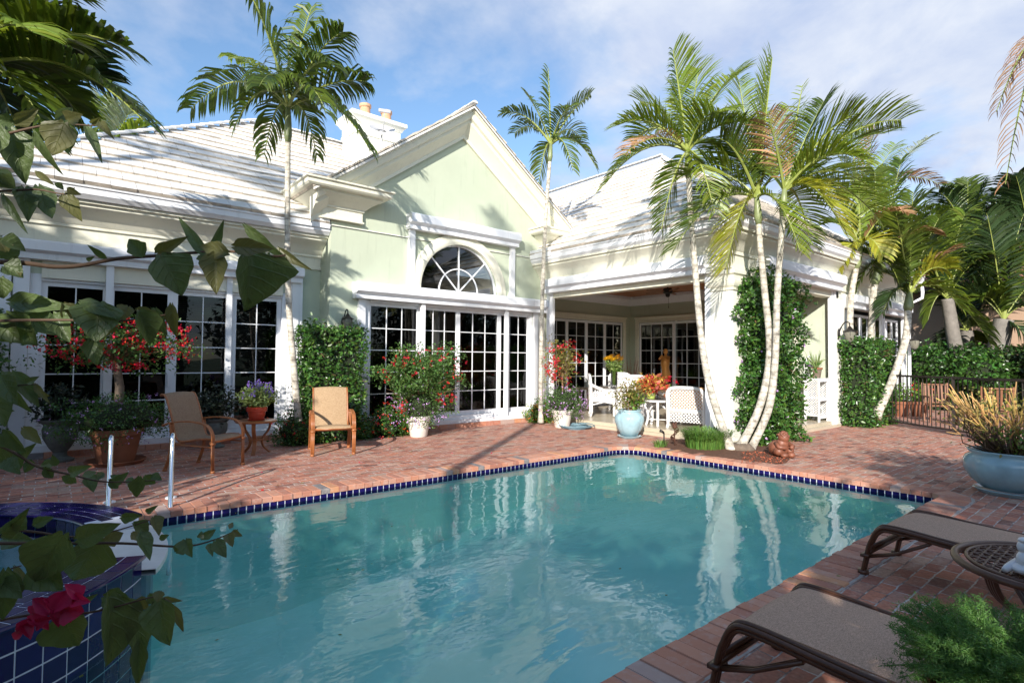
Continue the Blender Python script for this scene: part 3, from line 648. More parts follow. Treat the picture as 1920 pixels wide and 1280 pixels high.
# arched window
an = thing
ar = MB(); n = 40
prof = [(0, -.02), (0, .07), (.05, .09), (.10, .09), (.14, .06), (.22, .06), (.235, .03), (.235, -.0)]
P = []
for i in range(n + 1):
    a = math.pi * i / n
    for r, d in prof: P.append((arch_c[0] + (arch_r + r) * math.cos(a), YG - d, arch_c[1] + (arch_r + r) * math.sin(a)))
q = len(prof); ar.add(P, [(i * q + j, i * q + j + 1, (i + 1) * q + j + 1, (i + 1) * q + j) for i in range(n) for j in range(q - 1)])
aw = part(ar, 'arched_window', M['cream'], smooth=True)
g = MB(); g.add([(arch_c[0], YG + .09, 3.0)] + [(p[0], YG + .09, p[1]) for p in archpts], [(0, i + 2, i + 1) for i in range(32)]); part(g, 'glass_pane', M['glass'], aw)
g = MB()
for i in range(32):
    g.bar((archpts[i][0], YG + .07, archpts[i][1]), (archpts[i + 1][0], YG + .07, archpts[i + 1][1]), .05, .05)
r2 = .52
for i in range(24):
    a, b = math.pi * i / 24, math.pi * (i + 1) / 24; g.bar((arch_c[0] + r2 * math.cos(a), YG + .066, 3 + r2 * math.sin(a)), (arch_c[0] + r2 * math.cos(b), YG + .066, 3 + r2 * math.sin(b)), .024)
for a in (45, 90, 135): a = math.radians(a); g.bar((arch_c[0], YG + .07, 3), (arch_c[0] + 1.04 * math.cos(a), YG + .07, 3 + 1.04 * math.sin(a)), .024)
part(g, 'muntins', M['white'], aw)
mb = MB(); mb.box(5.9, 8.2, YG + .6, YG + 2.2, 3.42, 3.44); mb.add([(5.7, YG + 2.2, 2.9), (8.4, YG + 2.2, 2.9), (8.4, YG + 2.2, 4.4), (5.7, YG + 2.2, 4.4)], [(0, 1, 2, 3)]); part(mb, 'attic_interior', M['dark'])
# rake cornice
rk = [(0, -.02), (.06, -.02), (.06, .06), (.09, .10), (.13, .14), (.20, .22), (.26, .27), (.27, .34), (.33, .36), (.36, .42), (.36, .50), (.40, .52), (.40, .60), (0, .62)]
for sg in (-1, 1):
    mb = MB(); xf = GX + sg * 3.42
    P = [(x, YG - d, gz(x) + h) for x in (xf, GX) for d, h in rk]; q = len(rk)
    mb.add(P, [(j, q + j, q + j + 1, j + 1) for j in range(q - 1)] + [tuple(range(q))]); part(mb, 'rake_cornice', M['cream'], smooth=True)
# cornice returns (eared blocks at the gable feet)
RET = [(0, 4.13), (.045, 4.13), (.045, 4.16), (.02, 4.165), (.02, 4.345), (.05, 4.35), (.05, 4.385), (.09, 4.41), (.13, 4.45), (.24, 4.52), (.31, 4.56), (.31, 4.60), (.42, 4.61), (.45, 4.64), (.45, 4.71), (.49, 4.72), (.49, 4.75), (0, 4.80)]
mb = MB(); mb.sweep([(3.86, YL + .6), (3.86, YG - .06), (4.62, YG - .06), (4.62, YG - .001)], RET); mb.box(3.87, 4.61, YG - .055, YL + .6, 4.14, 4.79); part(mb, 'cornice_return', M['cream'], smooth=True)
mb = MB(); mb.sweep([(9.55, YG - .001), (9.55, YG - .06), (10.2, YG - .06)], RET); mb.box(9.56, 10.2, YG - .055, YG - .001, 4.14, 4.79); part(mb, 'cornice_return', M['cream'], smooth=True)
mb = MB(); mb.box(3.40, 4.0, YG - .0, YL + .4, 4.72, 4.76)
# ---- tiled roofs
def tiled(name, origin, udir, sdir, inside, L, W, nrm, exp=.36, tw=.33, parent=house, th=.05):
    """origin at the eave; udir along the eave, sdir up the slope (unit); inside(u,s) -> keep"""
    o = Vector(origin); u = Vector(udir); s = Vector(sdir); nn = Vector(nrm)
    mb = MB(); rows = int(L / exp) + 1
    for r in range(rows):
        off = (r % 2) * tw / 2; k = int(W / tw) + 2
        for c in range(-1, k):
            a, b = c * tw + off, (c + 1) * tw + off - .006; s0, s1 = r * exp, (r + 1) * exp + .03
            m0 = inside((a + b) / 2, (s0 + s1) / 2)
            if not m0: continue
            lo, hi = m0
            a2, b2 = max(a, lo), min(b, hi)
            if b2 - a2 < .02: continue
            j = rnd.uniform(-.006, .006); j2 = rnd.uniform(-.006, .006); h0, h1 = th + rnd.uniform(-.004, .004), .012
            P = [o + u * a2 + s * (s0 + j) + nn * h0, o + u * b2 + s * (s0 + j) + nn * (h0 + rnd.uniform(-.003, .003)), o + u * b2 + s * s1 + nn * h1, o + u * a2 + s * s1 + nn * h1,
                 o + u * a2 + s * (s0 + j), o + u * b2 + s * (s0 + j)]
            mb.mi = 0; mb.add(P[:4], [(0, 1, 2, 3)])
            mb.mi = 1; mb.add([P[0], P[1], P[5], P[4], P[2], P[3]], [(3, 2, 1, 0), (2, 4, 1), (3, 0, 5)]); mb.mi = 0
    # fix shared vertices between faces is not needed, tiles read as separate islands
    o2 = part(mb, name, [M['tile'], M['tile_edge']], parent)
    return o2
SL = .7; cs = 1 / math.sqrt(1 + SL * SL); sn = SL * cs
# left wing front slope: eave y=10.27 z=4.03, from x=-1.35, apex (4.05, 15.5)
EY, EZ = 10.27, 4.035
def in_left(u, s):
    run = s * cs
    if EY + run > 15.5: return None
    return (max(0, run), 5.35 if run < .75 else 40)   # hip rises from the left end
tiled('wing_roof', (-1.35, EY, EZ), (1, 0, 0), (0, cs, sn), in_left, 6.5, 12.5, (0, -sn, cs))
mb = MB(); mb.add([(-1.35, EY, EZ - .01), (4.0, 15.55, EZ - .01 + .7 * 5.28), (12, 15.55, EZ - .01 + .7 * 5.28), (12, EY, EZ - .01)], [(0, 3, 2, 1)])
mb.add([(-1.35, EY, EZ - .01), (-1.35, 20.8, EZ - .01), (4.0, 15.55, EZ + .7 * 5.28)], [(0, 2, 1)]); mb.add([(4.0, 15.55, EZ + 3.69), (12, 15.55, EZ + 3.69), (12, 21, EZ), (-1.35, 21, EZ)], [(0, 3, 2, 1)]); part(mb, 'roof_deck', M['tile'])
def caps(name, a, b, r=.07, st=.33):
    a = Vector(a); b = Vector(b); L = (b - a).length; t = (b - a) / L; n = int(L / st); mb = MB(); side = t.cross(Vector((0, 0, 1))).normalized(); up = side.cross(t)
    for i in range(n):
        p, q = a + t * (i * st - .02), a + t * ((i + 1) * st + .02)
        P = []
        for c, rr, hh in ((p, r * 1.06, .018), (q, r, .006)):
            for k_ in range(7):
                an_ = math.pi * k_ / 6; P.append(c + side * (rr * math.cos(an_)) + up * (rr * .75 * math.sin(an_) + hh - .03))
        mb.add(P, [(j, j + 1, 8 + j, 7 + j) for j in range(6)] + [tuple(range(7))])
    part(mb, name, M['tile'])
caps('hip_cap', (-1.35, EY, EZ + .06), (4.05, 15.5, EZ + .06 + .7 * 5.3)); caps('ridge_cap', (4.05, 15.5, EZ + .08 + .7 * 5.23), (11.8, 15.5, EZ + .08 + .7 * 5.23))
# gable roof
c2 = 1 / math.sqrt(1 + GS * GS); s2 = GS * c2
for sg in (-1, 1):
    W = 6.4
    xo = GX + sg * 3.52; zo = gz(xo) + .60
    if sg < 0: tiled('gable_roof', (xo, YG - .46, zo), (0, 1, 0), (c2, 0, s2), lambda u, s: (0, 6.2) if s < 4.30 else None, 4.4, W, (-s2, 0, c2))
    else: tiled('gable_roof', (xo, YG - .46, zo), (0, 1, 0), (-c2, 0, s2), lambda u, s: (0, 6.2) if s < 4.30 else None, 4.4, W, (s2, 0, c2))
    mb = MB(); mb.add([(xo, YG - .45, zo - .015), (GX, YG - .45, gz(GX) + .585), (GX, 16.5, gz(GX) + .585), (xo, 16.5, zo - .015)], [(0, 1, 2, 3)] if sg < 0 else [(3, 2, 1, 0)])
    mb.add([(xo, YG - .452, zo - .012), (GX, YG - .452, gz(GX) + .588), (GX, YG - .452, gz(GX) + .54), (xo, YG - .452, zo - .06)], [(0, 1, 2, 3)])
    part(mb, 'roof_deck', M['tile'])
caps('ridge_cap', (GX, YG - .46, gz(GX) + .66), (GX, 16, gz(GX) + .66))
# ---- lanai wing roof
LXE, LYE, LZE = 9.12, 4.84, 4.075
def in_lan(u, s):   # u runs along y from LYE
    run = s * cs
    if LXE + run > 14.55: return None
    return (run, 40)
tiled('lanai_roof', (LXE, LYE, LZE), (0, 1, 0), (cs, 0, sn), in_lan, 6.65, 11, (-sn, 0, cs))
def in_lf(u, s):
    run = s * cs
    if run > 5.42: return None
    return (run, 10.86 - run)
tiled('lanai_roof', (LXE, LYE, LZE), (1, 0, 0), (0, cs, sn), in_lf, 6.65, 10.9, (0, -sn, cs))
ZR = LZE + .7 * 5.43
mb = MB(); mb.add([(LXE, LYE, LZE - .01), (19.98, LYE, LZE - .01), (14.55, 10.27, ZR - .01)], [(0, 1, 2)]); mb.add([(LXE, LYE, LZE - .01), (14.55, 10.27, ZR - .01), (14.55, 18, ZR - .01), (LXE, 18, LZE - .01)], [(0, 1, 2, 3)])
mb.add([(19.98, LYE, LZE - .01), (19.98, 18, LZE - .01), (14.55, 18, ZR - .01), (14.55, 10.27, ZR - .01)], [(0, 1, 2, 3)]); part(mb, 'roof_deck', M['tile'])
caps('hip_cap', (LXE, LYE, LZE + .05), (14.55, 10.27, ZR + .05)); caps('hip_cap', (19.98, LYE, LZE + .05), (14.55, 10.27, ZR + .05)); caps('ridge_cap', (14.55, 10.27, ZR + .06), (14.55, 18, ZR + .06))
# lanai beam, cornice and gutter
lan_path = [(XL, YG - .005), (XL, YF), (19.6, YF), (19.6, 12)]
ENT2 = [(0, 3.20), (.03, 3.20), (.03, 3.25), (.0, 3.26), (0, 3.46), (.03, 3.46), (.03, 3.52), (.07, 3.56), (.10, 3.62), (.17, 3.70), (.25, 3.75), (.28, 3.78), (.28, 3.83), (.33, 3.83), (.33, 3.87), (-.05, 3.87)]
mb = MB(); mb.sweep(lan_path, ENT2); part(mb, 'cornice', M['cream'], smooth=True)
mb = MB(); mb.sweep(lan_path, [(.0, 3.873), (.32, 3.873), (.345, 3.90), (.37, 3.93), (.37, 4.02), (.39, 4.03), (.39, 4.06), (.36, 4.07), (.0, 4.07)]); part(mb, 'gutter', M['white'], smooth=True)
mb = MB(); mb.sweep([(XL, YG - .01), (XL, 9.55)], [(.398, 3.98), (.398, 4.19), (.385, 4.19), (.385, 3.98)]); part(mb, 'splash_guard', M['white'])
mb = MB()   # beams
mb.box(XL + .002, XL + .25, 5.45, YG - .01, 3.02, 3.86); mb.box(XL + .002, 19.5, YF + .002, YF + .25, 3.02, 3.86)
part(mb, 'lanai_beam', M['cream'])
PL_ = Pl((XL, 0, 0), (0, 1, 0), (-1, 0, 0)); PF = Pl((0, YF, 0), (1, 0, 0), (0, -1, 0))
shutter(PL_, 5.62, 10.02, 3.17, 3.46, .27); shutter(PF, 10.45, 14.25, 3.20, 3.52, .27)
shutter(PF, 14.85, 19.3, 2.85, 3.14, .25)
# column
def column(x0, x1, y0, y1, name='column'):
    mb = MB(); mb.box(x0, x1, y0, y1, -.05, 3.1); o = part(mb, name, M['whitewall'])
    mb = MB(); loop = [(x0, y0), (x1, y0), (x1, y1), (x0, y1)]
    mb.sweep(loop, [(.001, 2.80), (.025, 2.80), (.03, 2.84), (.015, 2.85), (.05, 2.87), (.075, 2.93), (.075, 2.97), (.03, 2.99), (.03, 3.07), (.07, 3.10), (.07, 3.16), (.02, 3.18), (.02, 3.22), (.001, 3.22)], closed=True)
    part(mb, 'capital', M['cream'], o, smooth=True)
    mb = MB(); mb.sweep(loop, [(.001, -.02), (.02, -.02), (.02, .2), (.012, .22), (.001, .22)], closed=True); part(mb, 'plinth', M['whitewall'], o)
    return o
column(XL + .02, 10.42, YF - .02, 5.62)
mb = MB(); mb.box(XL - .02, XL + .06, 5.62, 5.72, .1, 3.2); mb.box(10.42, 10.54, YF - .0, YF + .08, .05, 3.2); part(mb, 'shutter_rail', M['white'])
mb = MB(); mb.box(XL - .0, XL + .10, 9.98, 10.1, .1, 3.2); mb.box(XL - .02, XL + .05, 9.86, 9.96, .1, 3.2); part(mb, 'shutter_rail', M['white'])
mb = MB(); mb.box(14.02, 14.10, YF - .03, YF + .07, .02, 3.25); mb.box(14.13, 14.20, YF - .05, YF + .05, .02, 3.25); part(mb, 'shutter_rail', M['white'])
# lanai interior
XI, YI, ZC = 14.2, 11.2, 3.42
mb = MB()
W2 = [(10.65, 13.75)]   # openings of the back wall in x
mb2 = MB(); wallxz(mb2, [(9.72, 0), (10.55, 0), (10.55, 2.68), (13.82, 2.68), (13.82, 0), (XI, 0), (XI, 3.7), (9.72, 3.7)], [], YI)
# side wall x = XI, facing -x, opening y 8.35..10.85
mb2.add([(XI, YI, 0), (XI, 10.85, 0), (XI, 10.85, 3.7), (XI, YI, 3.7)], [(0, 1, 2, 3)]); mb2.add([(XI, 10.85, 2.68), (XI, 8.35, 2.68), (XI, 8.35, 3.7), (XI, 10.85, 3.7)], [(0, 1, 2, 3)])
mb2.add([(XI, 8.35, 0), (XI, 7.6, 0), (XI, 7.6, 3.7), (XI, 8.35, 3.7)], [(0, 1, 2, 3)])
mb2.add([(XI, 7.6, 2.68), (XI, 6.15, 2.68), (XI, 6.15, 3.7), (XI, 7.6, 3.7)], [(0, 1, 2, 3)]); mb2.add([(XI, 6.15, 0), (XI, 5.3, 0), (XI, 5.3, 3.7), (XI, 6.15, 3.7)], [(0, 1, 2, 3)])
part(mb2, 'lanai_wall', M['wall'])
mb = MB(); P = [(9.74, YI), (XI, YI), (XI, 5.4)]
# crown moulding inside: stays just inside the walls
mb.sweep([(9.74, YI - .002), (XI - .002, YI - .002), (XI - .002, 5.46)], [(0, 3.22), (.03, 3.22), (.05, 3.28), (.12, 3.36), (.15, 3.42), (0, 3.42)]); part(mb, 'crown_moulding', M['white'], smooth=True)
def wood_mat():
    m = bpy.data.materials.new('cedar_ceiling'); m.use_nodes = True; t = m.node_tree; b = t.nodes['Principled BSDF']
    tcn = N(t, 'ShaderNodeTexCoord'); wv = N(t, 'ShaderNodeTexWave', i_Scale=1.6, i_Distortion=.0); wv.bands_direction = 'Y'; LK(t, tcn.outputs['Object'], wv.inputs[0])
    mp = N(t, 'ShaderNodeMapping'); mp.inputs['Scale'].default_value = (.6, 9, 1); LK(t, tcn.outputs['Object'], mp.inputs[0]); nz = N(t, 'ShaderNodeTexNoise', i_Scale=2., i_Detail=4.); LK(t, mp.outputs[0], nz.inputs[0])
    cr = N(t, 'ShaderNodeValToRGB'); cr.color_ramp.elements[0].color = (.30, .10, .035, 1); cr.color_ramp.elements[1].color = (.52, .22, .09, 1); cr.color_ramp.elements[0].position = .35; cr.color_ramp.elements[1].position = .65; LK(t, nz.outputs[0], cr.inputs[0])
    LK(t, cr.outputs[0], b.inputs['Base Color']); b.inputs['Roughness'].default_value = .5; return m
M['wood'] = wood_mat()
mb = MB(); y = 5.45
while y < YI: mb.box(9.76, XI, y, min(YI, y + .133), 3.50, 3.53); y += .138
part(mb, 'wood_ceiling', M['wood'])
mb = MB(); mb.sweep([(9.76, YI - .16), (XI - .16, YI - .16), (XI - .16, 5.46), (9.76, 5.46)], [(0, 3.425), (.001, 3.495), (-.13, 3.495), (-.13, 3.425)], closed=True); part(mb, 'ceiling_border', M['white'])
M['lanfloor'] = mat('limestone_floor', (.52, .45, .34), .28, vary=.12, nscale=2.5)
mb = MB(); 
mb.box(9.30, 14.2, 5.08, 11.2, -.02, .06); mb.box(9.42, 14.2, 5.20, 11.2, .06, .13); part(mb, 'lanai_floor', M['lanfloor'])
def casing(pl, u0, u1, z0, z1, w=.12):
    mb = MB(); pl.box(mb, u0 - w, u0, z0, z1 + w, .001, .045); pl.box(mb, u1, u1 + w, z0, z1 + w, .001, .045); pl.box(mb, u0, u1, z1, z1 + w, .001, .045)
    pl.box(mb, u0 - w - .02, u1 + w + .02, z1 + w, z1 + w + .045, .001, .07); pl.box(mb, u0 - .04, u0, z0, z1 + .04, .046, .06); pl.box(mb, u1, u1 + .04, z0, z1 + .04, .046, .06); pl.box(mb, u0, u1, z1, z1 + .04, .046, .06)
    part(mb, 'window_casing', M['cream'])
PI1 = Pl((0, YI, 0), (1, 0, 0), (0, -1, 0)); PI2 = Pl((XI, 0, 0), (0, 1, 0), (-1, 0, 0))
casing(PI1, 10.55, 13.82, .13, 2.68); casing(PI2, 8.35, 10.85, .13, 2.68); casing(PI2, 6.15, 7.6, .13, 2.68)
for a, b in ((10.55, 11.36), (11.36, 12.18), (12.18, 13.0), (13.0, 13.82)): glazed(PI1, a, b, .14, 2.67, 2, 6, d=-.06, st=.05)
for a, b in ((8.35, 9.60), (9.60, 10.85)): glazed(PI2, a, b, .14, 2.67, 3, 6, d=-.06, st=.05)
glazed(PI2, 6.15, 7.6, .14, 2.67, 3, 6, d=-.06, st=.05)
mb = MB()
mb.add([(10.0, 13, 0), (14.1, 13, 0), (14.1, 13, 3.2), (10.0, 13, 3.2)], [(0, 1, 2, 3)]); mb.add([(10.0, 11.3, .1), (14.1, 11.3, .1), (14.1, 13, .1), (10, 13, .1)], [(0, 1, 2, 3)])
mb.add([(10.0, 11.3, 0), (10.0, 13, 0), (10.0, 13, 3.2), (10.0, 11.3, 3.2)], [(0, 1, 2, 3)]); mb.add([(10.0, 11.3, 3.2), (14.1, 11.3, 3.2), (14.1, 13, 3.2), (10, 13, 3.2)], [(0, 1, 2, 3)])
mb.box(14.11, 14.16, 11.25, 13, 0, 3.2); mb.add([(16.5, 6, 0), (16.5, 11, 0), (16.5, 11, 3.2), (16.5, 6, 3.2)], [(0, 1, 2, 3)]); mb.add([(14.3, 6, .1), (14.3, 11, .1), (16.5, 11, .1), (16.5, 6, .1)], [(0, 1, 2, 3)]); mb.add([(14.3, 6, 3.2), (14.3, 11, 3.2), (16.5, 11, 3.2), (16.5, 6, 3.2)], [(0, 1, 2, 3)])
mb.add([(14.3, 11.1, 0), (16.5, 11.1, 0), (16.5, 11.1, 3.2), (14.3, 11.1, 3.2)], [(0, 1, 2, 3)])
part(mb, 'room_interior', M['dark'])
# right wing front wall with the second door set
mb = MB(); wallxz(mb, [(14.2, -.05), (15.15, -.05), (15.15, 2.8), (19.1, 2.8), (19.1, -.05), (19.6, -.05), (19.6, 3.9), (14.2, 3.9)], [], YF + .008)
mb.add([(19.6, YF, -.05), (19.6, 14, -.05), (19.6, 14, 3.9), (19.6, YF, 3.9)], [(0, 1, 2, 3)]); mb.box(14.203, 14.45, YF + .002, YF + .3, 0, 3.9)
part(mb, 'right_wing_wall', M['whitewall'])
PR = Pl((0, YF + .12, 0), (1, 0, 0), (0, -1, 0))
for a, b in ((15.17, 16.15), (16.15, 17.13), (17.13, 18.1), (18.1, 19.08)): glazed(PR, a, b, .15, 2.72, 2, 5, st=.06)
for a, b in ((14.95, 15.15), (17.25, 17.5), (19.1, 19.3)): mb = MB(); mb.box(a, b, YF - .07, YF - .002, 0, 2.82); part(mb, 'shutter_rail', M['white'])
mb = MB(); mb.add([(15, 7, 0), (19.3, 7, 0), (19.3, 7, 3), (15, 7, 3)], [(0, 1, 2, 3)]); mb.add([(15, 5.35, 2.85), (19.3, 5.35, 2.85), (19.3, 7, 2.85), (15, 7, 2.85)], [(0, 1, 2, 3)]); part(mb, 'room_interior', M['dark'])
# downspout at the far corner
mb = MB(); mb.tube([(19.85, YF - .33, 3.9), (19.95, YF - .33, 3.6), (19.9, YF - .33, 3.42), (19.66, YF - .05, 3.22), (19.66, YF - .05, .1)], .045, 8); part(mb, 'downspout', M['white'], smooth=True)
# chimney
mb = MB(); cx0, cx1, cy0, cy1 = 6.10, 7.42, 14.0, 14.8
mb.box(cx0, cx1, cy0, cy1, 5.5, 8.0); ch = part(mb, 'chimney', M['whitewall'])
mb = MB(); mb.sweep([(cx0, cy0), (cx1, cy0), (cx1, cy1), (cx0, cy1)], [(.001, 7.55), (.04, 7.55), (.04, 7.62), (.02, 7.63), (.02, 7.85), (.06, 7.88), (.10, 7.96), (.16, 8.0), (.16, 8.10), (.0, 8.14)], closed=True)
mb.box(cx0 - .02, cx1 + .02, cy0 - .02, cy1 + .02, 7.99, 8.13); part(mb, 'chimney_cap', M['whitewall'], ch, smooth=True)
for x in (6.45, 7.08): mb = MB(); mb.lathe([(.0, 8.1), (.15, 8.1), (.13, 8.34), (.16, 8.37), (.16, 8.44), (.12, 8.45), (.10, 8.34), (0, 8.34)], (x, 14.15, 0), 24); part(mb, 'chimney_pot', M['potclay'], ch, smooth=True)
# ------------------------------------------------------------------ vegetation helpers
M['palm'] = mat('palm_leaf', (.078, .118, .014), .42, spec=.5, island=.35, trans=.32, hue=.015)
M['palm_l'] = mat('palm_leaf_light', (.19, .25, .030), .42, spec=.5, island=.3, trans=.38, hue=.02)
M['palm_y'] = mat('palm_leaf_yellow', (.33, .33, .035), .45, spec=.4, island=.3, trans=.38, hue=.025)
M['palm_dry'] = mat('palm_leaf_dry', (.34, .19, .10), .7, spec=.2, island=.35, trans=.2, hue=.01)
M['palm_pale'] = mat('palm_leaf_pale', (.30, .33, .22), .6, spec=.3, island=.3, trans=.3, hue=.02)
M['palm_dark'] = mat('palm_leaf_dark', (.028, .055, .016), .45, spec=.5, island=.35, trans=.25, hue=.015)
M['rachis'] = mat('palm_stalk', (.26, .30, .07), .5)
M['shaft'] = mat('palm_crownshaft', (.22, .26, .12), .4, vary=.3, nscale=3)
M['leaf'] = mat('hedge_leaf', (.050, .125, .022), .30, spec=.6, island=.45, trans=.2, hue=.02)
M['leaf_l'] = mat('bright_leaf', (.12, .22, .03), .4, spec=.5, island=.4, trans=.3, hue=.03)
M['leaf_shade'] = mat('painted_shade_leaf', (.028, .065, .016), .4, island=.45, trans=.15, hue=.02)  # palm shade on the far hedge, put into a darker leaf colour
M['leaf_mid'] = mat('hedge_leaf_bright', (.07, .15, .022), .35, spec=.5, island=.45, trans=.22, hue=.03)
M['leaf_fine'] = mat('fine_leaf', (.075, .15, .035), .5, spec=.4, island=.4, trans=.25, hue=.02)
M['leaf_grey'] = mat('salvia_leaf', (.20, .27, .09), .6, island=.35, trans=.3, hue=.02)
M['leaf_dk'] = mat('dark_leaf', (.018, .03, .016), .4, island=.4)
M['leaf_tan'] = mat('olive_leaf', (.18, .17, .04), .5, island=.5, trans=.25, hue=.05)
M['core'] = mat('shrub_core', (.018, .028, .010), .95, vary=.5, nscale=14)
M['red'] = mat('red_bract', (.62, .012, .035), .5, island=.35, trans=.3, hue=.015)
M['redfl'] = mat('red_flower', (.65, .02, .015), .5, island=.3, hue=.02)
M['orange'] = mat('orange_flower', (.75, .20, .03), .5, island=.3, hue=.03)
M['lilac'] = mat('lilac_flower', (.52, .30, .62), .5, island=.25, hue=.02)
M['violet'] = mat('violet_flower', (.17, .09, .45), .5, island=.3, hue=.02)
M['yellow'] = mat('yellow_flower', (.85, .45, .01), .5, island=.15)
M['twig'] = mat('twig', (.22, .12, .06), .8, island=.3)
M['mulch'] = M['soil']

def leaves(P, size, jit=.4, aspect=.55, up=.35, face=None, fold=.25):
    """numpy: leaf diamonds (4 verts, folded on the midrib) at P; returns verts, faces"""
    n = len(P); sz = size * (1 + jit * (nr.rand(n) * 2 - 1))
    d = nr.normal(size=(n, 3)); d[:, 2] = d[:, 2] * .8 - .15; d /= np.linalg.norm(d, axis=1)[:, None]
    nn = nr.normal(size=(n, 3)); nn[:, 2] += up * 3
    if face is not None: nn += face * 1.6
    s = np.cross(d, nn); s /= np.linalg.norm(s, axis=1)[:, None] + 1e-9; m = np.cross(s, d)
    a = P; b = P + d * sz[:, None]; mid = P + d * (sz * .42)[:, None]
    l = mid + s * (sz * aspect * .5)[:, None] + m * (sz * fold * .3)[:, None]; r = mid - s * (sz * aspect * .5)[:, None] + m * (sz * fold * .3)[:, None]
    V = np.stack([a, l, b, r], 1).reshape(-1, 3); i = np.arange(n) * 4
    F = np.concatenate([np.stack([i, i + 1, i + 2], 1), np.stack([i, i + 2, i + 3], 1)])
    return V, F
def mesh_np(name, V, F, m, parent=None, smooth=False):
    me = bpy.data.meshes.new(name); V = np.asarray(V, dtype=np.float32); F = np.asarray(F, dtype=np.int32); k = F.shape[1]
    me.vertices.add(len(V)); me.vertices.foreach_set('co', V.ravel()); me.loops.add(F.size); me.loops.foreach_set('vertex_index', F.ravel())
    me.polygons.add(len(F)); me.polygons.foreach_set('loop_start', np.arange(len(F), dtype=np.int32) * k); me.polygons.foreach_set('loop_total', np.full(len(F), k, dtype=np.int32))
    me.materials.append(m); me.update(calc_edges=True); me.validate()
    o = bpy.data.objects.new(name, me); COL.objects.link(o)
    if parent is not None:
        o.parent = parent
        if parent.name in WP: o.location = -parent.location
    return o
def pts_ball(n, c, r, shell=.55, flat=0, lump=.25):
    d = nr.normal(size=(n, 3)); d /= np.linalg.norm(d, axis=1)[:, None]
    ph = nr.rand(6) * 6
    k = 1 + lump * (np.sin(3.1 * d[:, 0] * 2 + ph[0]) * np.sin(4.3 * d[:, 1] + ph[1]) + .6 * np.sin(7 * d[:, 2] + 5 * d[:, 0] + ph[2]))
    q = (shell + (1 - shell) * nr.rand(n) ** .6) * k
    return np.array(c) + d * q[:, None] * np.array(r)
def pts_box(n, b, thick=.12, lump=.07, faces='xXyYZ'):
    """points near the surface of a rounded box b=(x0,x1,y0,y1,z0,z1); returns pts, outward normals"""
    x0, x1, y0, y1, z0, z1 = b; A = {'x': (y1 - y0) * (z1 - z0), 'X': (y1 - y0) * (z1 - z0), 'y': (x1 - x0) * (z1 - z0), 'Y': (x1 - x0) * (z1 - z0), 'Z': (x1 - x0) * (y1 - y0)}
    tot = sum(A[f] for f in faces); Ps = []; Ns = []
    for f in faces:
        m = int(n * A[f] / tot); u, v = nr.rand(m), nr.rand(m); q = -nr.rand(m) ** 1.3 * thick
        if f in 'xX': P = np.stack([np.full(m, x0 if f == 'x' else x1), y0 + u * (y1 - y0), z0 + v * (z1 - z0)], 1); Nn = np.array([-1. if f == 'x' else 1., 0, 0])
        elif f in 'yY': P = np.stack([x0 + u * (x1 - x0), np.full(m, y0 if f == 'y' else y1), z0 + v * (z1 - z0)], 1); Nn = np.array([0, -1. if f == 'y' else 1., 0])
        else: P = np.stack([x0 + u * (x1 - x0), y0 + v * (y1 - y0), np.full(m, z1)], 1); Nn = np.array([0, 0, 1.])
        w_ = lump * (np.sin(P[:, 0] * 7 + P[:, 2] * 4) + np.sin(P[:, 2] * 9 + P[:, 0] * 5 + P[:, 1] * 6 + 1) + .8 * np.sin(P[:, 1] * 11 + P[:, 2] * 13 + P[:, 0] * 12)) * .5
        P = P + Nn * (q + w_)[:, None]
        # round the vertical and top edges
        cx, cy = (x0 + x1) / 2, (y0 + y1) / 2
        Ps.append(P); Ns.append(np.repeat(Nn[None], m, 0))
    P = np.concatenate(Ps); Nn = np.concatenate(Ns)
    ex = np.clip((np.abs(P[:, 0] - (x0 + x1) / 2) / ((x1 - x0) / 2)), 0, 1.2); ez = np.clip((P[:, 2] - z0) / (z1 - z0), 0, 1.2)
    drop = np.maximum(0, ex - .8) ** 2 * 2.0 * np.maximum(0, ez - .6)
    P[:, 2] -= drop * .5
    return P, Nn
def hedge(name, label, cat, b, n, size, m, core=True, faces='xXyYZ', thick=.12, lump=.07, group=None, inset=.10, flowers=None):
    root = thing(name, label, cat, ((b[0] + b[1]) / 2, (b[2] + b[3]) / 2, b[4]), group=group, world=True)
    P, Nn = pts_box(n, b, thick, lump, faces); V, F = leaves(P, size, face=Nn, up=.2)
    mesh_np('foliage', V, F, m, root)
    k_ = n // 9; P, Nn = pts_box(k_, b, .02, lump, faces); P = P + Nn * (.02 + .09 * nr.rand(len(P))[:, None] ** 2); V, F = leaves(P, size * 1.15, face=Nn, up=.1); mesh_np('young_shoots', V, F, M['leaf_mid'], root)
    tw_ = MB()
    for q, n_ in list(zip(P, Nn))[::max(1, len(P) // 60)]: q = Vector(q); n_ = Vector(n_); tw_.tube([q - n_ * .14, q - n_ * .05 + Vector((0, 0, .02)), q + n_ * .03 + Vector(nr.normal(size=3)) * .03], [.005, .004, .002], 4)
    tw_.build('twigs', M['twig'], root)
    if core:
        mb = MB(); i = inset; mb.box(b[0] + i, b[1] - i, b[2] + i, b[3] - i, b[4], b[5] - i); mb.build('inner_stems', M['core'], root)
    if flowers:
        fn, fm, fs = flowers; P, Nn = pts_box(fn, b, .02, lump, faces.replace('Y', '')); V, F = petals(P + Nn * .03, fs); mesh_np('flowers', V, F, fm, root)
    return root
def petals(P, size, k=4):
    """small clusters of k short petals"""
    P = np.repeat(P, k, 0) + nr.normal(size=(len(P) * k, 3)) * size * .45
    return leaves(P, size, aspect=.85, up=.1, fold=.5)

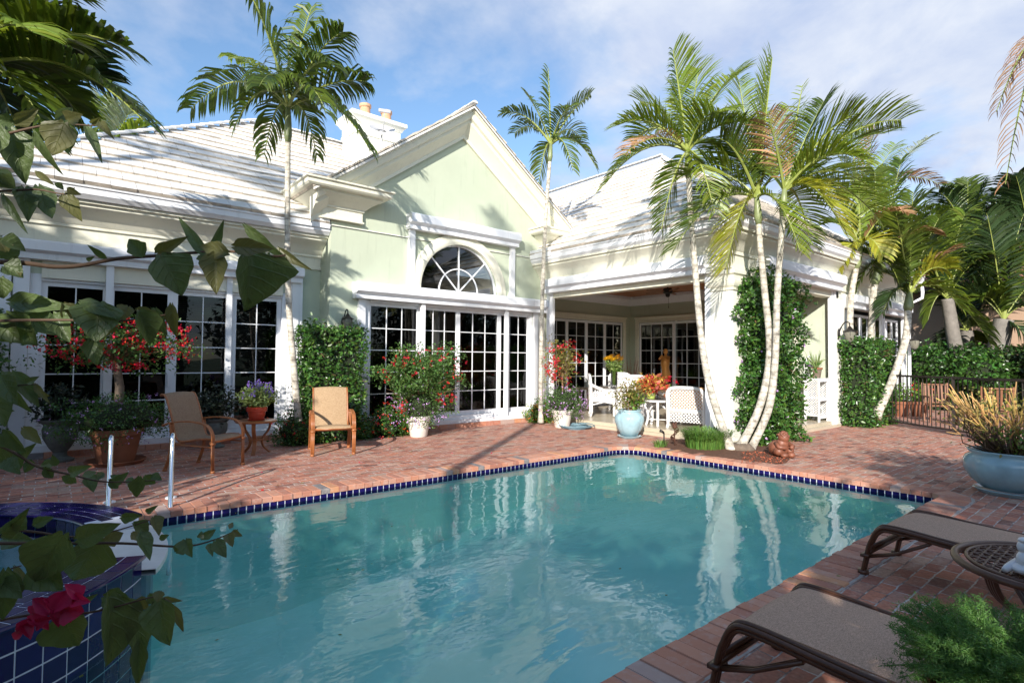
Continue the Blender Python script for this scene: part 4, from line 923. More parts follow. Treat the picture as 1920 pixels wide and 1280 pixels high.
def frond(path_pts, L, n, mat_leaf, parent, width=.042, droop=.35, vee=.35, start=.12, ragged=.12, bundle=1, stalk=True, comb=.5):
    """path_pts: 3 control points (quadratic) of the stalk"""
    p0, p1, p2 = [np.array(p, float) for p in path_pts]
    T = lambda t: (1 - t) ** 2 * p0 + 2 * t * (1 - t) * p1 + t * t * p2
    D = lambda t: 2 * (1 - t) * (p1 - p0) + 2 * t * (p2 - p1)
    mb = MB(); up = np.array([0, 0, 1.]); roll = rnd.uniform(-.35, .35)
    Vs = []; Fs = []
    for i in range(n):
        t = start + (1 - start) * (i + .5) / n
        c = T(t); d = D(t); d /= np.linalg.norm(d); s = np.cross(d, up); ls = np.linalg.norm(s)
        if ls < .15: s = np.cross(d, np.array([-r_[0], -r_[1], 0]) + .3 * f_)
        s /= np.linalg.norm(s); u = np.cross(s, d); s = s * math.cos(roll) + u * math.sin(roll); u = np.cross(s, d)
        prof = min(1, .35 + 2.2 * (t - start) / (1 - start)) * (1 - .55 * max(0, (t - .55) / .45) ** 1.6)
        for sg in (-1, 1):
            if rnd.random() < .04: continue
            ll = L * prof * rnd.uniform(1 - ragged, 1 + ragged * .5)
            k = comb + .5 * t
            dv = d * k * rnd.uniform(.85, 1.15) + s * sg + u * (vee + rnd.uniform(-.12, .12)); dv /= np.linalg.norm(dv)
            wv = np.cross(dv, u * .8 + s * sg * -.4 + nr.normal(size=3) * .25); wv /= np.linalg.norm(wv) + 1e-9
            w0 = width * rnd.uniform(.75, 1.2)
            q0 = c; q1 = q0 + dv * ll * .4; d2 = dv + np.array([0, 0, -droop * rnd.uniform(.5, 1.2)]); d2 /= np.linalg.norm(d2); q2 = q1 + d2 * ll * .35
            d3 = d2 + np.array([0, 0, -droop * rnd.uniform(.8, 2.0)]); d3 /= np.linalg.norm(d3); q3 = q2 + d3 * ll * .27
            b = len(mb.v)
            mb.v += [tuple(q0 - wv * w0 * .25), tuple(q0 + wv * w0 * .25), tuple(q1 - wv * w0 * .5), tuple(q1 + wv * w0 * .5), tuple(q2 - wv * w0 * .4), tuple(q2 + wv * w0 * .4), tuple(q3)]
            mb.f += [(b, b + 1, b + 3, b + 2), (b + 2, b + 3, b + 5, b + 4), (b + 4, b + 5, b + 6)]; mb.m += [0] * 3
    if stalk:
        mb.mi = 1; k = 9; mb.tube([T(j / k) for j in range(k + 1)], [.028 * (1 - .8 * j / k) for j in range(k + 1)], 5)
    o = mb.build('frond', [mat_leaf, M['rachis']], parent); return o
def bark_mat():
    m = bpy.data.materials.new('palm_trunk'); m.use_nodes = True; t = m.node_tree; b = t.nodes['Principled BSDF']
    tcn = N(t, 'ShaderNodeTexCoord'); nz = N(t, 'ShaderNodeTexNoise', i_Scale=9., i_Detail=7., i_Roughness=.7); LK(t, tcn.outputs['Object'], nz.inputs[0])
    wv = N(t, 'ShaderNodeTexWave', i_Scale=2.6, i_Distortion=3., i_Detail=2.); wv.bands_direction = 'Z'; wv.inputs['Detail Scale'].default_value = 1.5; LK(t, tcn.outputs['Object'], wv.inputs[0])
    cr = N(t, 'ShaderNodeValToRGB'); cr.color_ramp.elements[0].color = (.12, .10, .08, 1); cr.color_ramp.elements[1].color = (.58, .54, .46, 1); cr.color_ramp.elements[0].position = .30; cr.color_ramp.elements[1].position = .56; LK(t, nz.outputs[0], cr.inputs[0])
    cw = N(t, 'ShaderNodeValToRGB'); cw.color_ramp.elements[0].color = (.45, .42, .38, 1); cw.color_ramp.elements[0].position = .03; cw.color_ramp.elements[1].position = .22; LK(t, wv.outputs[0], cw.inputs[0])
    mm = N(t, 'ShaderNodeMixRGB', blend_type='MULTIPLY'); mm.inputs[0].default_value = .42; LK(t, cr.outputs[0], mm.inputs[1]); LK(t, cw.outputs[0], mm.inputs[2]); LK(t, mm.outputs[0], b.inputs['Base Color'])
    b.inputs['Roughness'].default_value = .85
    bp = N(t, 'ShaderNodeBump', i_Strength=.5, i_Distance=.01); ad = N(t, 'ShaderNodeMath', operation='ADD'); LK(t, cw.outputs[0], ad.inputs[0]); LK(t, nz.outputs[0], ad.inputs[1]); LK(t, ad.outputs[0], bp.inputs['Height']); LK(t, bp.outputs[0], b.inputs['Normal'])
    return m
M['trunk'] = bark_mat()
M['trunk_grey'] = mat('grey_palm_trunk', (.20, .18, .16), .85, vary=.3, nscale=7, bump=.4, bscale=30)
def smooth_path(P, n):
    P = [np.array(p, float) for p in P]; out = []
    for i in range(len(P) - 1):
        a, b, c, d = P[max(i - 1, 0)], P[i], P[i + 1], P[min(i + 2, len(P) - 1)]
        for j in range(n):
            t = j / n; out.append(.5 * ((2 * b) + (-a + c) * t + (2 * a - 5 * b + 4 * c - d) * t * t + (-a + 3 * b - 3 * c + d) * t ** 3))
    out.append(P[-1]); return out
def palm(label, trunk, rad, fronds, shaft=.7, group=None, D=None, name='palm_tree', L=.62, nl=38, mats=None, droop=.35, width=.042, stub=0):
    """trunk: world points bottom to top; fronds: list of dicts/tuples (tip px, tip py, ddepth, arch, material key[, L])"""
    base = trunk[0]; root = thing(name, label, 'palm tree', tuple(map(float, base)), group=group, world=True)
    P = smooth_path(trunk, 10); k = len(P)
    R = [rad[0] + (rad[1] - rad[0]) * (i / (k - 1)) ** .7 + (rad[0] * .45 * max(0, 1 - i / 4.) ** 2) + rnd.uniform(-.002, .002) for i in range(k)]
    mb = MB(); mb.tube(P, R, 12); mb.build('trunk', M['trunk_grey'] if group and 'beyond' in group else M['trunk'], root, smooth='all')
    hub = np.array(P[-1]); dr = hub - np.array(P[-4]); dr /= np.linalg.norm(dr)
    if shaft:
        mb = MB(); mb.tube([hub - dr * .05, hub + dr * .08, hub + dr * shaft * .5, hub + dr * shaft], [rad[1] * 1.05, rad[1] * 1.5, rad[1] * 1.25, rad[1] * .8], 10); mb.build('crownshaft', M['shaft'], root, smooth='all')
        hub = hub + dr * shaft * .9
    Dh = float(np.dot(hub - CAMP, f_))
    for fr in fronds:
        tx, ty, dd, arch, mk = fr[:5]; LL = fr[5] if len(fr) > 5 else L; nn = fr[6] if len(fr) > 6 else nl
        tip = at_d(tx, ty, Dh + dd); mid = (hub + tip) / 2 + np.array([0, 0, arch])
        frond((hub, mid, tip), LL, nn, M[mk], root, droop=droop, width=width)
    return root
def rand_fronds(hubpx, n, R, keys, el=(-20, 70)):
    """extra fronds round the hub given as pixel tips"""
    out = []
    for i in range(n):
        a = 2 * math.pi * i / n + rnd.uniform(-.3, .3); e = math.radians(rnd.uniform(*el)); out.append((a, e, R * rnd.uniform(.8, 1.1), rnd.choice(keys)))
    return out
def add_rand(root, hub, specs, L, nl, arch=.35, droop=.35, width=.042):
    hub = np.array(hub)
    for a, e, R, k in specs:
        d = np.array([math.cos(a) * math.cos(e), math.sin(a) * math.cos(e), math.sin(e)]); tip = hub + d * R; mid = hub + d * R * .5 + np.array([0, 0, arch * R * .5])
        frond((hub, mid, tip + np.array([0, 0, -.1 * R])), L, nl, M[k], root, droop=droop, width=width)

# ------------------------------------------------------------------ palms
G1 = 'palms growing by the house'
Y1 = 9.75
p1 = palm('tall palm with a slim straight trunk in front of the left wing', [at_y(561, 800, Y1), at_y(551, 690, Y1), at_y(541, 560, Y1), at_y(539, 420, Y1), at_y(540, 262, Y1)], (.062, .044),
     [(461, -23, -.3, .5, 'palm', 0.73, 34), (358, 204, .2, .95, 'palm', 0.69, 34), (427, 106, .6, .45, 'palm_l', 0.52, 29), (688, 153, .2, .35, 'palm', 0.65, 39), (643, 60, -.6, .45, 'palm', 0.69, 34), (695, 283, -.3, .9, 'palm', 0.69, 39),
      (585, 13, .5, .4, 'palm', 0.60, 32), (441, 236, -.4, .9, 'palm', 0.60, 29), (594, 292, .6, .8, 'palm', 0.52, 25), (495, 292, .5, .8, 'palm', 0.52, 25), (630, 125, -1.3, .7, 'palm', 0.60, 34), (540, 69, .9, .3, 'palm', 0.60, 32), (486, 162, -1.2, .7, 'palm', 0.60, 27), (612, 213, -1.5, .8, 'palm', 0.60, 27)],
     shaft=.62, L=.75, width=.050, droop=.85)
p2 = palm('slender palm with a ringed trunk in front of the right end of the gable wall', [at_y(1014, 792, 9.55), at_y(1014, 700, 9.55), at_y(1017, 560, 9.55), at_y(1022, 430, 9.55), at_y(1031, 300, 9.55)], (.056, .042),
     [(1028, 128, 0, .1, 'palm', .45, 26), (942, 212, -.2, .55, 'palm', .5, 28), (1106, 178, .2, .3, 'palm', .5, 28), (1118, 315, .1, .8, 'palm', .5, 30), (985, 175, .5, .3, 'palm', .5, 24), (1010, 345, .3, .7, 'palm', .5, 22), (1075, 320, -.6, .8, 'palm', .5, 24), (965, 250, .9, .6, 'palm', .45, 22), (1070, 200, -.8, .4, 'palm', .5, 24), (1090, 260, .9, .6, 'palm', .5, 20)],
     shaft=.42, L=.5, width=.045, droop=.4)
G2 = 'three palm stems rising from one root by the pool corner'
rt = at_z(1392, 843); D3 = float(np.dot(rt - CAMP, f_))
def tr(pts, D, dd=0): return [at_d(x, y, D + dd * i / max(1, len(pts) - 1)) for i, (x, y) in enumerate(pts)]
palm('leftmost of three palm stems at the pool corner, leaning left past the lanai', tr([(1372, 846), (1335, 740), (1316, 640), (1303, 500), (1295, 400), (1291, 330)], D3, .3), (.072, .044),
     [(1310, 130, .5, .15, 'palm_l', .7, 56), (1190, 260, .4, .6, 'palm_l', .62, 52), (1400, 230, -.6, .35, 'palm_l', .62, 52), (1262, 95, 0, .1, 'palm_l', 0.74, 61), (1158, 235, -.2, .55, 'palm_l', 0.66, 56), (1135, 345, .1, .7, 'palm_l', 0.66, 56), (1240, 430, .2, .5, 'palm', 0.60, 47), (1385, 140, .4, .5, 'palm_l', 0.72, 61), (1200, 190, .9, .4, 'palm_l', 0.60, 50), (1375, 300, .9, .6, 'palm', 0.60, 50), (1340, 400, -.7, .6, 'palm_l', 0.60, 42), (1170, 290, -.9, .5, 'palm_dry', 0.50, 30), (1350, 210, -.8, .4, 'palm_l', 0.66, 50)],
     shaft=.5, group=G2, width=.026, droop=.22, L=.75)
palm('middle one of three palm stems at the pool corner, with a tall upright frond', tr([(1388, 838), (1425, 760), (1443, 660), (1433, 540), (1426, 470), (1422, 415)], D3, -.05), (.072, .044),
     [(1385, 150, .6, .15, 'palm_l', .68, 60), (1300, 400, .7, .6, 'palm', .62, 50), (1530, 300, .5, .5, 'palm_l', .62, 50), (1448, 108, 0, .05, 'palm_l', 0.72, 70), (1262, 470, -.2, .75, 'palm', 0.72, 61), (1362, 500, -.4, .7, 'palm_y', 0.72, 61), (1280, 330, .3, .5, 'palm_l', 0.72, 61), (1480, 200, .7, .2, 'palm_l', 0.66, 56), (1350, 260, -.5, .4, 'palm', 0.72, 56), (1500, 470, -.8, .7, 'palm_l', 0.60, 50), (1340, 220, .8, .2, 'palm', 0.60, 50), (1400, 230, .5, .2, 'palm_dry', 0.48, 30)],
     shaft=.45, group=G2, width=.026, droop=.2)
palm('rightmost of three palm stems at the pool corner, its fronds reaching far right', tr([(1402, 853), (1440, 770), (1453, 680), (1457, 560), (1464, 460), (1468, 400)], D3, -.35), (.07, .044),
     [(1600, 215, -.3, .35, 'palm_l', .7, 60), (1640, 360, .8, .7, 'palm_l', .62, 54), (1570, 380, .9, .7, 'palm_l', .6, 50), (1690, 225, .2, .6, 'palm_l', 0.74, 72), (1585, 440, -.5, .75, 'palm_y', 0.72, 61), (1655, 420, .4, .8, 'palm_l', 0.66, 61), (1545, 190, .2, .15, 'palm', 0.72, 61), (1390, 330, .6, .5, 'palm_l', 0.60, 50), (1505, 160, .8, .1, 'palm_l', 0.36, 19), (1620, 300, -.9, .6, 'palm_l', 0.66, 61), (1520, 460, .7, .7, 'palm_l', 0.60, 50), (1440, 215, -.6, .2, 'palm_dry', 0.48, 26), (1660, 250, 1.0, .45, 'palm', 0.72, 61)],
     shaft=.4, group=G2, width=.026, droop=.2)
mb = MB()
for i in range(26):
    a = rnd.uniform(0, 6.28); r = rnd.uniform(.02, .22); mb.tube([(rt[0], rt[1], .10), (rt[0] + r * math.cos(a) * .6, rt[1] + r * math.sin(a) * .6, .07), (rt[0] + r * math.cos(a), rt[1] + r * math.sin(a), -.01)], [.03, .022, .012], 6)
mb.ball((rt[0], rt[1], .03), (.2, .2, .10), jit=.1); ro = mb.build('palm_root_mat', M['bark_dark'], smooth='all'); tag(ro, 'knobbly brown root mass at the foot of the three palm stems', 'palm roots')
# right side palms
D6 = 13.3
palm('palm with a pale trunk growing in front of the clipped hedge by the right wing', tr([(1597, 720), (1594, 640), (1596, 560), (1606, 500)], D6), (.085, .06),
     [(1572, 505, -.3, .6, 'palm_y', .6, 36), (1665, 405, .2, .5, 'palm_l', .65, 40), (1570, 370, .3, .3, 'palm', .6, 36), (1655, 480, -.5, .6, 'palm_y', .6, 34), (1610, 350, .6, .2, 'palm_l', .6, 36), (1545, 420, .4, .5, 'palm', .55, 34), (1700, 400, -.8, .7, 'palm_dry', .55, 34), (1640, 520, .5, .8, 'palm', .5, 24)], shaft=.5, width=.05)
palm('palm with a brownish trunk standing close behind the hedge palm, before the right wing windows', tr([(1634, 700), (1633, 640), (1637, 560), (1641, 530)], D6 + .5), (.09, .07),
     [(1600, 560, -.2, .6, 'palm', .55, 34), (1690, 545, -.2, .7, 'palm', .55, 34), (1690, 300, .3, .2, 'palm', .8, 40), (1735, 370, .5, .4, 'palm', .8, 40), (1600, 330, .6, .3, 'palm_l', .7, 36), (1640, 320, -.2, .2, 'palm', .7, 36), (1560, 470, .5, .5, 'palm', .6, 30), (1760, 440, -.5, .7, 'palm_dry', .6, 34)], shaft=.5, width=.06)
palm('leaning palm whose trunk slants right beside the black fence', tr([(1641, 782), (1670, 720), (1697, 640), (1703, 580)], 12.9, .6), (.10, .075),
     [(1775, 505, -.3, .55, 'palm_y', .7, 40), (1760, 410, .2, .3, 'palm', .8, 40), (1655, 590, -.3, .7, 'palm_dark', .6, 30), (1625, 440, .3, .5, 'palm_l', .7, 36), (1712, 360, .4, .1, 'palm', .8, 40), (1805, 580, -.4, .8, 'palm_l', .7, 36), (1680, 400, -.6, .3, 'palm', .7, 36), (1790, 470, .8, .5, 'palm_dry', .6, 34), (1630, 520, .7, .6, 'palm', .6, 30)], shaft=.45, width=.055)
# big palms beyond the fence
GB = 'stout palms beyond the fence'
def bgpalm(label, pts, D, rad, tips, mats, L=1.0, nl=40, width=.06):
    return palm(label, tr(pts, D), rad, [(x, y, rnd.uniform(-1, 1), rnd.uniform(.5, .9), rnd.choice(mats), L, nl) for x, y in tips], shaft=0, group=GB, width=width, droop=.35, L=L)
bgpalm('stout grey trunked palm leaning left beyond the fence, nearest the house corner', [(1808, 800), (1800, 700), (1786, 620), (1776, 560)], 17.5, (.23, .17), [(1690, 400), (1745, 400), (1850, 480), (1885, 560), (1690, 560), (1810, 400), (1720, 470), (1860, 650), (1740, 600), (1840, 420), (1700, 500)], ['palm', 'palm', 'palm_l', 'palm_dark'])
bgpalm('upright grey palm trunk in the middle of the trio beyond the fence', [(1820, 800), (1818, 700), (1812, 650), (1812, 620)], 18.5, (.24, .2), [(1750, 560), (1880, 560), (1840, 500), (1760, 460), (1870, 650), (1770, 660), (1905, 480), (1800, 470), (1845, 690)], ['palm_dark', 'palm'])
bgpalm('thick pale palm trunk leaning right in front of the sunlit hedge', [(1850, 810), (1863, 700), (1874, 640), (1882, 600)], 17., (.30, .25), [(1800, 480), (1935, 480), (1960, 600), (1850, 400), (1920, 400), (1800, 560), (1950, 680), (1870, 470), (1985, 520), (1840, 560)], ['palm_dark', 'palm', 'palm_dark'], L=1.1)
bgpalm('bushy plume palm rising behind the stout trunks against the sky', [(1815, 700), (1815, 520), (1815, 455)], 22., (.2, .16), [(1760, 360), (1790, 345), (1840, 350), (1900, 350), (1740, 430), (1890, 430), (1815, 340), (1870, 480), (1760, 490), (1720, 390), (1860, 370), (1820, 500)], ['palm', 'palm_dark', 'palm'], L=1.0, nl=60, width=.05)
bgpalm('dark palm at the right edge of the garden behind the others', [(1935, 720), (1935, 520), (1935, 470)], 20., (.2, .16), [(1860, 400), (1885, 360), (1925, 330), (1990, 360), (1860, 520), (2000, 480), (1880, 590), (1960, 600), (1905, 330), (1830, 470), (1890, 640)], ['palm_dark'], L=1.3, nl=60, width=.07)
palm('coconut palm with pale and dried fronds behind the lanai roof', tr([(1600, 700), (1606, 500), (1612, 400)], 19), (.16, .12),
     [(1745, 258, .3, .4, 'palm_pale', .9, 46), (1760, 345, -.2, 1.1, 'palm_dry', .7, 46), (1640, 235, .4, .3, 'palm_dry', .8, 46), (1560, 270, .3, .3, 'palm_pale', .8, 40), (1590, 230, -.3, .2, 'palm', .8, 40), (1680, 270, .8, .3, 'palm_l', .8, 40), (1520, 340, .4, .5, 'palm', .8, 36), (1700, 330, .8, .6, 'palm_pale', .8, 36)], shaft=.3, width=.04, droop=.3)
palm('palm out past the right edge whose dried fronds hang into the picture', tr([(2080, 900), (2060, 500), (2040, 150), (2020, 60)], 8.), (.14, .1),
     [(1868, 210, .2, .8, 'palm_dry', .42, 44), (1885, 345, -.1, 1.5, 'palm_dry', .5, 46), (1960, 400, .3, 1.3, 'palm_dry', .5, 30), (2150, 50, 0, .5, 'palm', .6, 30), (2100, -120, 0, .2, 'palm', .6, 30)], shaft=.3, width=.02, droop=.7)
palm('large palm out past the left edge whose dark arching fronds fill the top left corner', tr([(-150, 900), (-130, 500), (-110, 240), (-100, 190)], 5.6), (.12, .09),
     [(235, 88, .1, .55, 'palm', .62, 54), (268, 225, -.1, .75, 'palm', .65, 54), (170, -30, .2, .35, 'palm', .62, 50), (60, -90, 0, .3, 'palm_l', .6, 44), (150, 215, .7, .6, 'palm', .6, 50), (200, 150, .9, .6, 'palm_dark', .65, 50), (90, 255, -.3, .7, 'palm', .6, 40), (60, 60, -.6, .5, 'palm_l', .6, 40), (130, 40, .8, .5, 'palm_dark', .6, 46), (30, 240, .8, .6, 'palm_dark', .6, 40), (120, 120, 1.4, .6, 'palm_dark', .6, 46), (-20, -60, .5, .3, 'palm', .6, 30), (-250, 50, 0, .5, 'palm', .6, 30), (-200, 250, .5, .6, 'palm', .6, 30)],
     shaft=.3, width=.05, droop=.32)
hb = at_y(210, 262, 21.); rt2 = palm('small fan of palm fronds showing above the left roof', [np.array([hb[0], 21., 0]), hb * np.array([1, 1, .5]), hb - np.array([0, 0, .3])], (.2, .15), [(170, 190, 0, .1, 'palm_l', .9, 36), (215, 190, 0, .1, 'palm_l', .9, 36), (250, 200, 0, .2, 'palm_pale', .9, 36), (280, 235, 0, .3, 'palm_l', .9, 36), (150, 240, 0, .3, 'palm', .9, 36), (190, 180, .5, .1, 'palm_pale', .9, 30), (270, 250, .5, .4, 'palm', .9, 30)], shaft=0, width=.05)

# ------------------------------------------------------------------ hedges and vine blocks
hedge('climbing_vine', 'clipped block of dark green vine standing against the gable corner behind the tan chair', 'vine', (3.42, 4.50, 9.65, 10.28, .0, 2.06), 9000, .062, M['leaf'], lump=.07)
hedge('climbing_vine', 'narrow dark vine column at the left edge beside the first window', 'vine', (-1.5, -.52, 10.2, 10.78, 0, 2.15), 4500, .062, M['leaf'])
hedge('climbing_vine', 'tall glossy vine with a few pink flowers covering the lanai corner column', 'vine', (9.62, 11.2, 4.66, 5.15, .02, 3.02), 17000, .068, M['leaf'], lump=.20, inset=.20, flowers=(36, M['lilac'], .035))
hedge('clipped_hedge', 'square clipped hedge against the right wing between the lanai and the fence', 'hedge', (14.35, 16.1, 4.50, 5.12, 0, 2.02), 9000, .07, M['leaf'], lump=.08)
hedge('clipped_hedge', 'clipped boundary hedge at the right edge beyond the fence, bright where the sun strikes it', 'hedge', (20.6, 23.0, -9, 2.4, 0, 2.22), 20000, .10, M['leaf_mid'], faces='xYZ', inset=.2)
hedge('clipped_hedge', 'lower hedge with shade painted into its leaves between the neighbouring house and the stout palm trunks', 'hedge', (21.6, 23.6, 2.4, 9, 0, 1.95), 9000, .10, M['leaf_shade'], faces='xZ', inset=.2)
def bush(name, label, cat, c, r, n, size, m, flowers=None, core=True, group=None, parent=None, shell=.5, lump=.25, aspect=.55, corek=.62):
    if parent is None: parent = thing(name, label, cat, (c[0], c[1], 0), group=group, world=True)
    V, F = leaves(pts_ball(n, c, r, shell, lump=lump), size, aspect=aspect); V[:, 2] = np.maximum(V[:, 2], .005); mesh_np('foliage', V, F, m, parent)
    if core:
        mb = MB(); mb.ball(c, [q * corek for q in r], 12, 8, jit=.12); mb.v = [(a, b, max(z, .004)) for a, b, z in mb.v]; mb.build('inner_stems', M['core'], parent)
    for fl in (flowers or []):
        fn, fm, fs = fl; P = pts_ball(fn, c, np.array(r) * 1.02, .92, lump=lump); P = P[P[:, 2] > .03]; V, F = petals(P, fs); mesh_np('flowers', V, F, fm, parent)
    return parent
bush('round_shrub', 'big dark rounded shrub at the far corner of the right wing beyond the fence', 'shrub', tuple(at_d(1745, 690, 18.0)), (1.0, 1.0, .8), 5000, .09, M['leaf'])
for i_, (px, py, D, r) in enumerate(((1800, 690, 17.5, (.8, .8, .75)), (1838, 700, 16.5, (.7, .7, .65)), (1905, 700, 17.0, (.9, .9, .8)))):
    bush('leafy_shrub', ('loose dark shrub below the left of the stout palm trunks', 'small loose shrub between the stout palm trunks', 'broad loose shrub at the right edge under the palms')[i_], 'shrub', tuple(at_d(px, py, D)), r, 2200, .12, M[('leaf_shade', 'leaf', 'leaf_mid')[i_]], lump=.4)
# low flowering edging along the house
def p0(px, py, dz=0): q = at_z(px, py); return np.array([q[0], q[1], dz])
for (px, py, r, lab, fls, mm) in (
    (528, 822, (.42, .38, .40), 'low bush dotted with red flowers beside the small round table', [(120, M['redfl'], .022)], 'leaf'),
    (478, 822, (.01, .01, .01), None, None, None),
    (705, 812, (.38, .36, .36), 'low bush with small red flowers to the right of the tan chair', [(110, M['redfl'], .024)], 'leaf'),
    (640, 815, (.40, .30, .28), 'low red flowered bush under the clipped vine behind the tan chair', [(90, M['redfl'], .024)], 'leaf'),
    (738, 806, (.34, .30, .42), 'yellow green bush with red flowers left of the first white pot', [(90, M['redfl'], .024), (40, M['orange'], .02)], 'leaf_l'),
    (988, 788, (.36, .34, .34), 'round lantana bush with orange and yellow flowers left of the second white pot', [(150, M['orange'], .022), (50, M['yellow'], .018)], 'leaf_l')):
    if lab is None: continue
    q = at_z(px, py); q = (q[0], min(q[1], 9.85), r[2] * .55)
    bush('flowering_bush', lab, 'flowering bush', q, r, 2600, .045, M[mm], fls)

# ------------------------------------------------------------------ pots and potted plants
M['pot_white'] = mat('white_pot', (.74, .70, .64), .6, vary=.15, nscale=6)
M['pot_blue'] = mat('pale_blue_glaze', (.30, .46, .52), .14, spec=.6, vary=.18, nscale=5)
M['pot_red'] = mat('red_glaze', (.45, .05, .025), .2, spec=.6)
M['pot_stone'] = mat('grey_stone_urn', (.13, .14, .13), .8, vary=.4, nscale=12, bump=.3)
M['pot_green'] = mat('green_pot', (.34, .42, .10), .4)
def pot(name, prof, m, parent, c=(0, 0, 0), n=32, lobes=0, amp=0, zr=(0, 1), soil=None):
    mb = MB(); mb.lathe(prof, c, n, lobes, amp, zr); o = mb.build(name, m, parent, smooth='all' if lobes else True)
    if parent.name in WP and parent.type == 'EMPTY': pass
    if soil:
        r, z = soil; mb = MB(); mb.lathe([(r, z), (0, z + .01)], c, 20); mb.build('soil', M['soil'], o)
    return o
def potted(label, cat, pos, prof, m, soil=None, group=None, name='potted_plant', potname='pot', **k):
    root = thing(name, label, cat, tuple(map(float, pos)), group=group); pot(potname, prof, m, root, soil=soil, **k); return root
def cloud(parent, c, r, n, size, m, shell=.5, lump=.25, name='foliage', aspect=.55, up=.35):
    V, F = leaves(pts_ball(n, c, r, shell, lump=lump), size, aspect=aspect, up=up); return mesh_np(name, V, F, m, parent)
def flowers(parent, c, r, n, size, m, name='flowers', shell=.9, lump=.25, k=4, zmin=None):
    P = pts_ball(n, c, r, shell, lump=lump)
    if zmin is not None: P = P[P[:, 2] > zmin]
    V, F = petals(P, size, k); return mesh_np(name, V, F, m, parent)
def branches(parent, c0, c1, r, n, rad, m, name='branches', spread=.6):
    mb = MB(); c0 = np.array(c0); c1 = np.array(c1)
    for i in range(n):
        e = pts_ball(1, c1, r, .6)[0]; mid = c0 * .45 + e * .55 + nr.normal(size=3) * .03 + np.array([0, 0, -.04]); mb.tube([c0, mid, e], [rad, rad * .6, rad * .25], 5)
    return mb.build(name, m, parent)
# two bougainvillea standards in white pots, one in a large terracotta pot
WPOT = [(.15, 0), (.165, .02), (.215, .33), (.235, .335), (.235, .40), (.215, .405), (.20, .34)]
def boug(label, pos, potprof, pm, crown_c, crown_r, nleaf, nfl, under_r, under_n, fls, soil, stem=.02, lm='leaf_l', group='bougainvilleas in pots', leafsize=.055, tl=None, flr=1.05, und='leaf_fine'):
    t = potted(label, 'potted plant', pos, potprof, pm, soil=soil, group=group, name='potted_bougainvillea')
    zt = soil[1]; cc = np.array(crown_c)
    mb = MB(); mb.tube([(0, 0, zt), (.02, .01, zt + (cc[2] - zt) * .5), (cc[0] * .8, cc[1] * .8, cc[2] - crown_r[2] * .4)], [stem * 1.2, stem, stem * .8], 8); mb.build('stem', M['twig'] if stem < .03 else M['bark_dark'], t, smooth='all')
    branches(t, (cc[0] * .6, cc[1] * .6, cc[2] - crown_r[2] * .6), cc, crown_r, 34, .008, M['twig'])
    cloud(t, cc, crown_r, nleaf, leafsize, M[lm], shell=.25, lump=.4, name='crown')
    for c, r, n in nfl: flowers(t, c, r, n, .032, M['red'], name='bracts', shell=.5, k=6)
    zu = zt + under_r[2] * .5
    cloud(t, (0, 0, zu), under_r, under_n, .032, M[und], shell=.45, name='underplanting'); 
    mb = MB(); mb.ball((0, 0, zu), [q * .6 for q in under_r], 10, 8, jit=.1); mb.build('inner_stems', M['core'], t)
    for n, m_, s_ in fls: flowers(t, (0, 0, zu), np.array(under_r) * 1.05, n, s_, m_, zmin=zt - .2)
    return t
b1 = p0(785, 818); 
boug('wide bougainvillea with red bracts over lilac lantana in a white pot before the gable doors', b1, WPOT, M['pot_white'], (.05, 0, 1.18), (.92, .62, .58), 9500,
     [((-.45, -.2, 1.45), (.32, .2, .14), 20), ((-.78, -.1, 1.20), (.1, .1, .16), 10), ((.1, -.5, 1.3), (.6, .2, .4), 16), ((.35, -.42, .74), (.3, .1, .1), 16), ((.86, -.1, 1.25), (.10, .1, .3), 12), ((-.50, -.3, .62), (.07, .05, .13), 9), ((.1, -.2, 1.65), (.5, .2, .1), 12)], (.58, .48, .42), 5200, [(230, M['lilac'], .022)], (.20, .37), stem=.022, lm='leaf_fine')
b2 = p0(1054, 801)
boug('small bougainvillea standard with bright red bracts in a white pot by the hose', b2, WPOT, M['pot_white'], (-.02, 0, 1.48), (.48, .38, .50), 1500,
     [((-.42, -.1, 1.35), (.20, .15, .30), 46), ((-.28, -.1, 1.75), (.3, .15, .1), 22), ((.1, -.1, 1.85), (.2, .1, .12), 14), ((.36, -.1, 1.45), (.1, .1, .3), 16), ((.2, 0, 1.0), (.05, .05, .15), 10), ((-.3, -.1, 1.15), (.15, .1, .1), 14)], (.56, .46, .38), 4600, [(200, M['lilac'], .022)], (.20, .37), lm='leaf_tan')
TPOT = [(.20, 0), (.22, .03), (.295, .40), (.325, .41), (.325, .48), (.31, .49), (.285, .43)]
b3 = p0(217, 868)
t3 = boug('old bougainvillea tree with red bracts in a large terracotta pot before the left windows', b3, TPOT, M['terracotta'], (-.05, 0, 1.68), (.95, .55, .42), 3400,
     [((-.62, -.2, 1.72), (.34, .25, .28), 64), ((-.1, -.35, 1.8), (.5, .25, .28), 60), ((.5, -.2, 1.75), (.42, .25, .32), 84), ((.05, -.3, 1.38), (.3, .1, .08), 30), ((.75, -.1, 1.6), (.15, .1, .2), 20), ((-.4, -.2, 1.45), (.15, .1, .1), 12), ((0, 0, 2.0), (.6, .3, .12), 20)], (.74, .62, .36), 6500, [(110, M['lilac'], .02)], (.28, .44), stem=.055, lm='leaf_fine', und='leaf')
sc = MB(); sc.lathe([(.0, 0), (.32, 0), (.37, .05), (.36, .055), (.30, .015), (0, .015)], (0, 0, .001), 32); sc.build('saucer', M['terracotta'], t3, smooth=True)
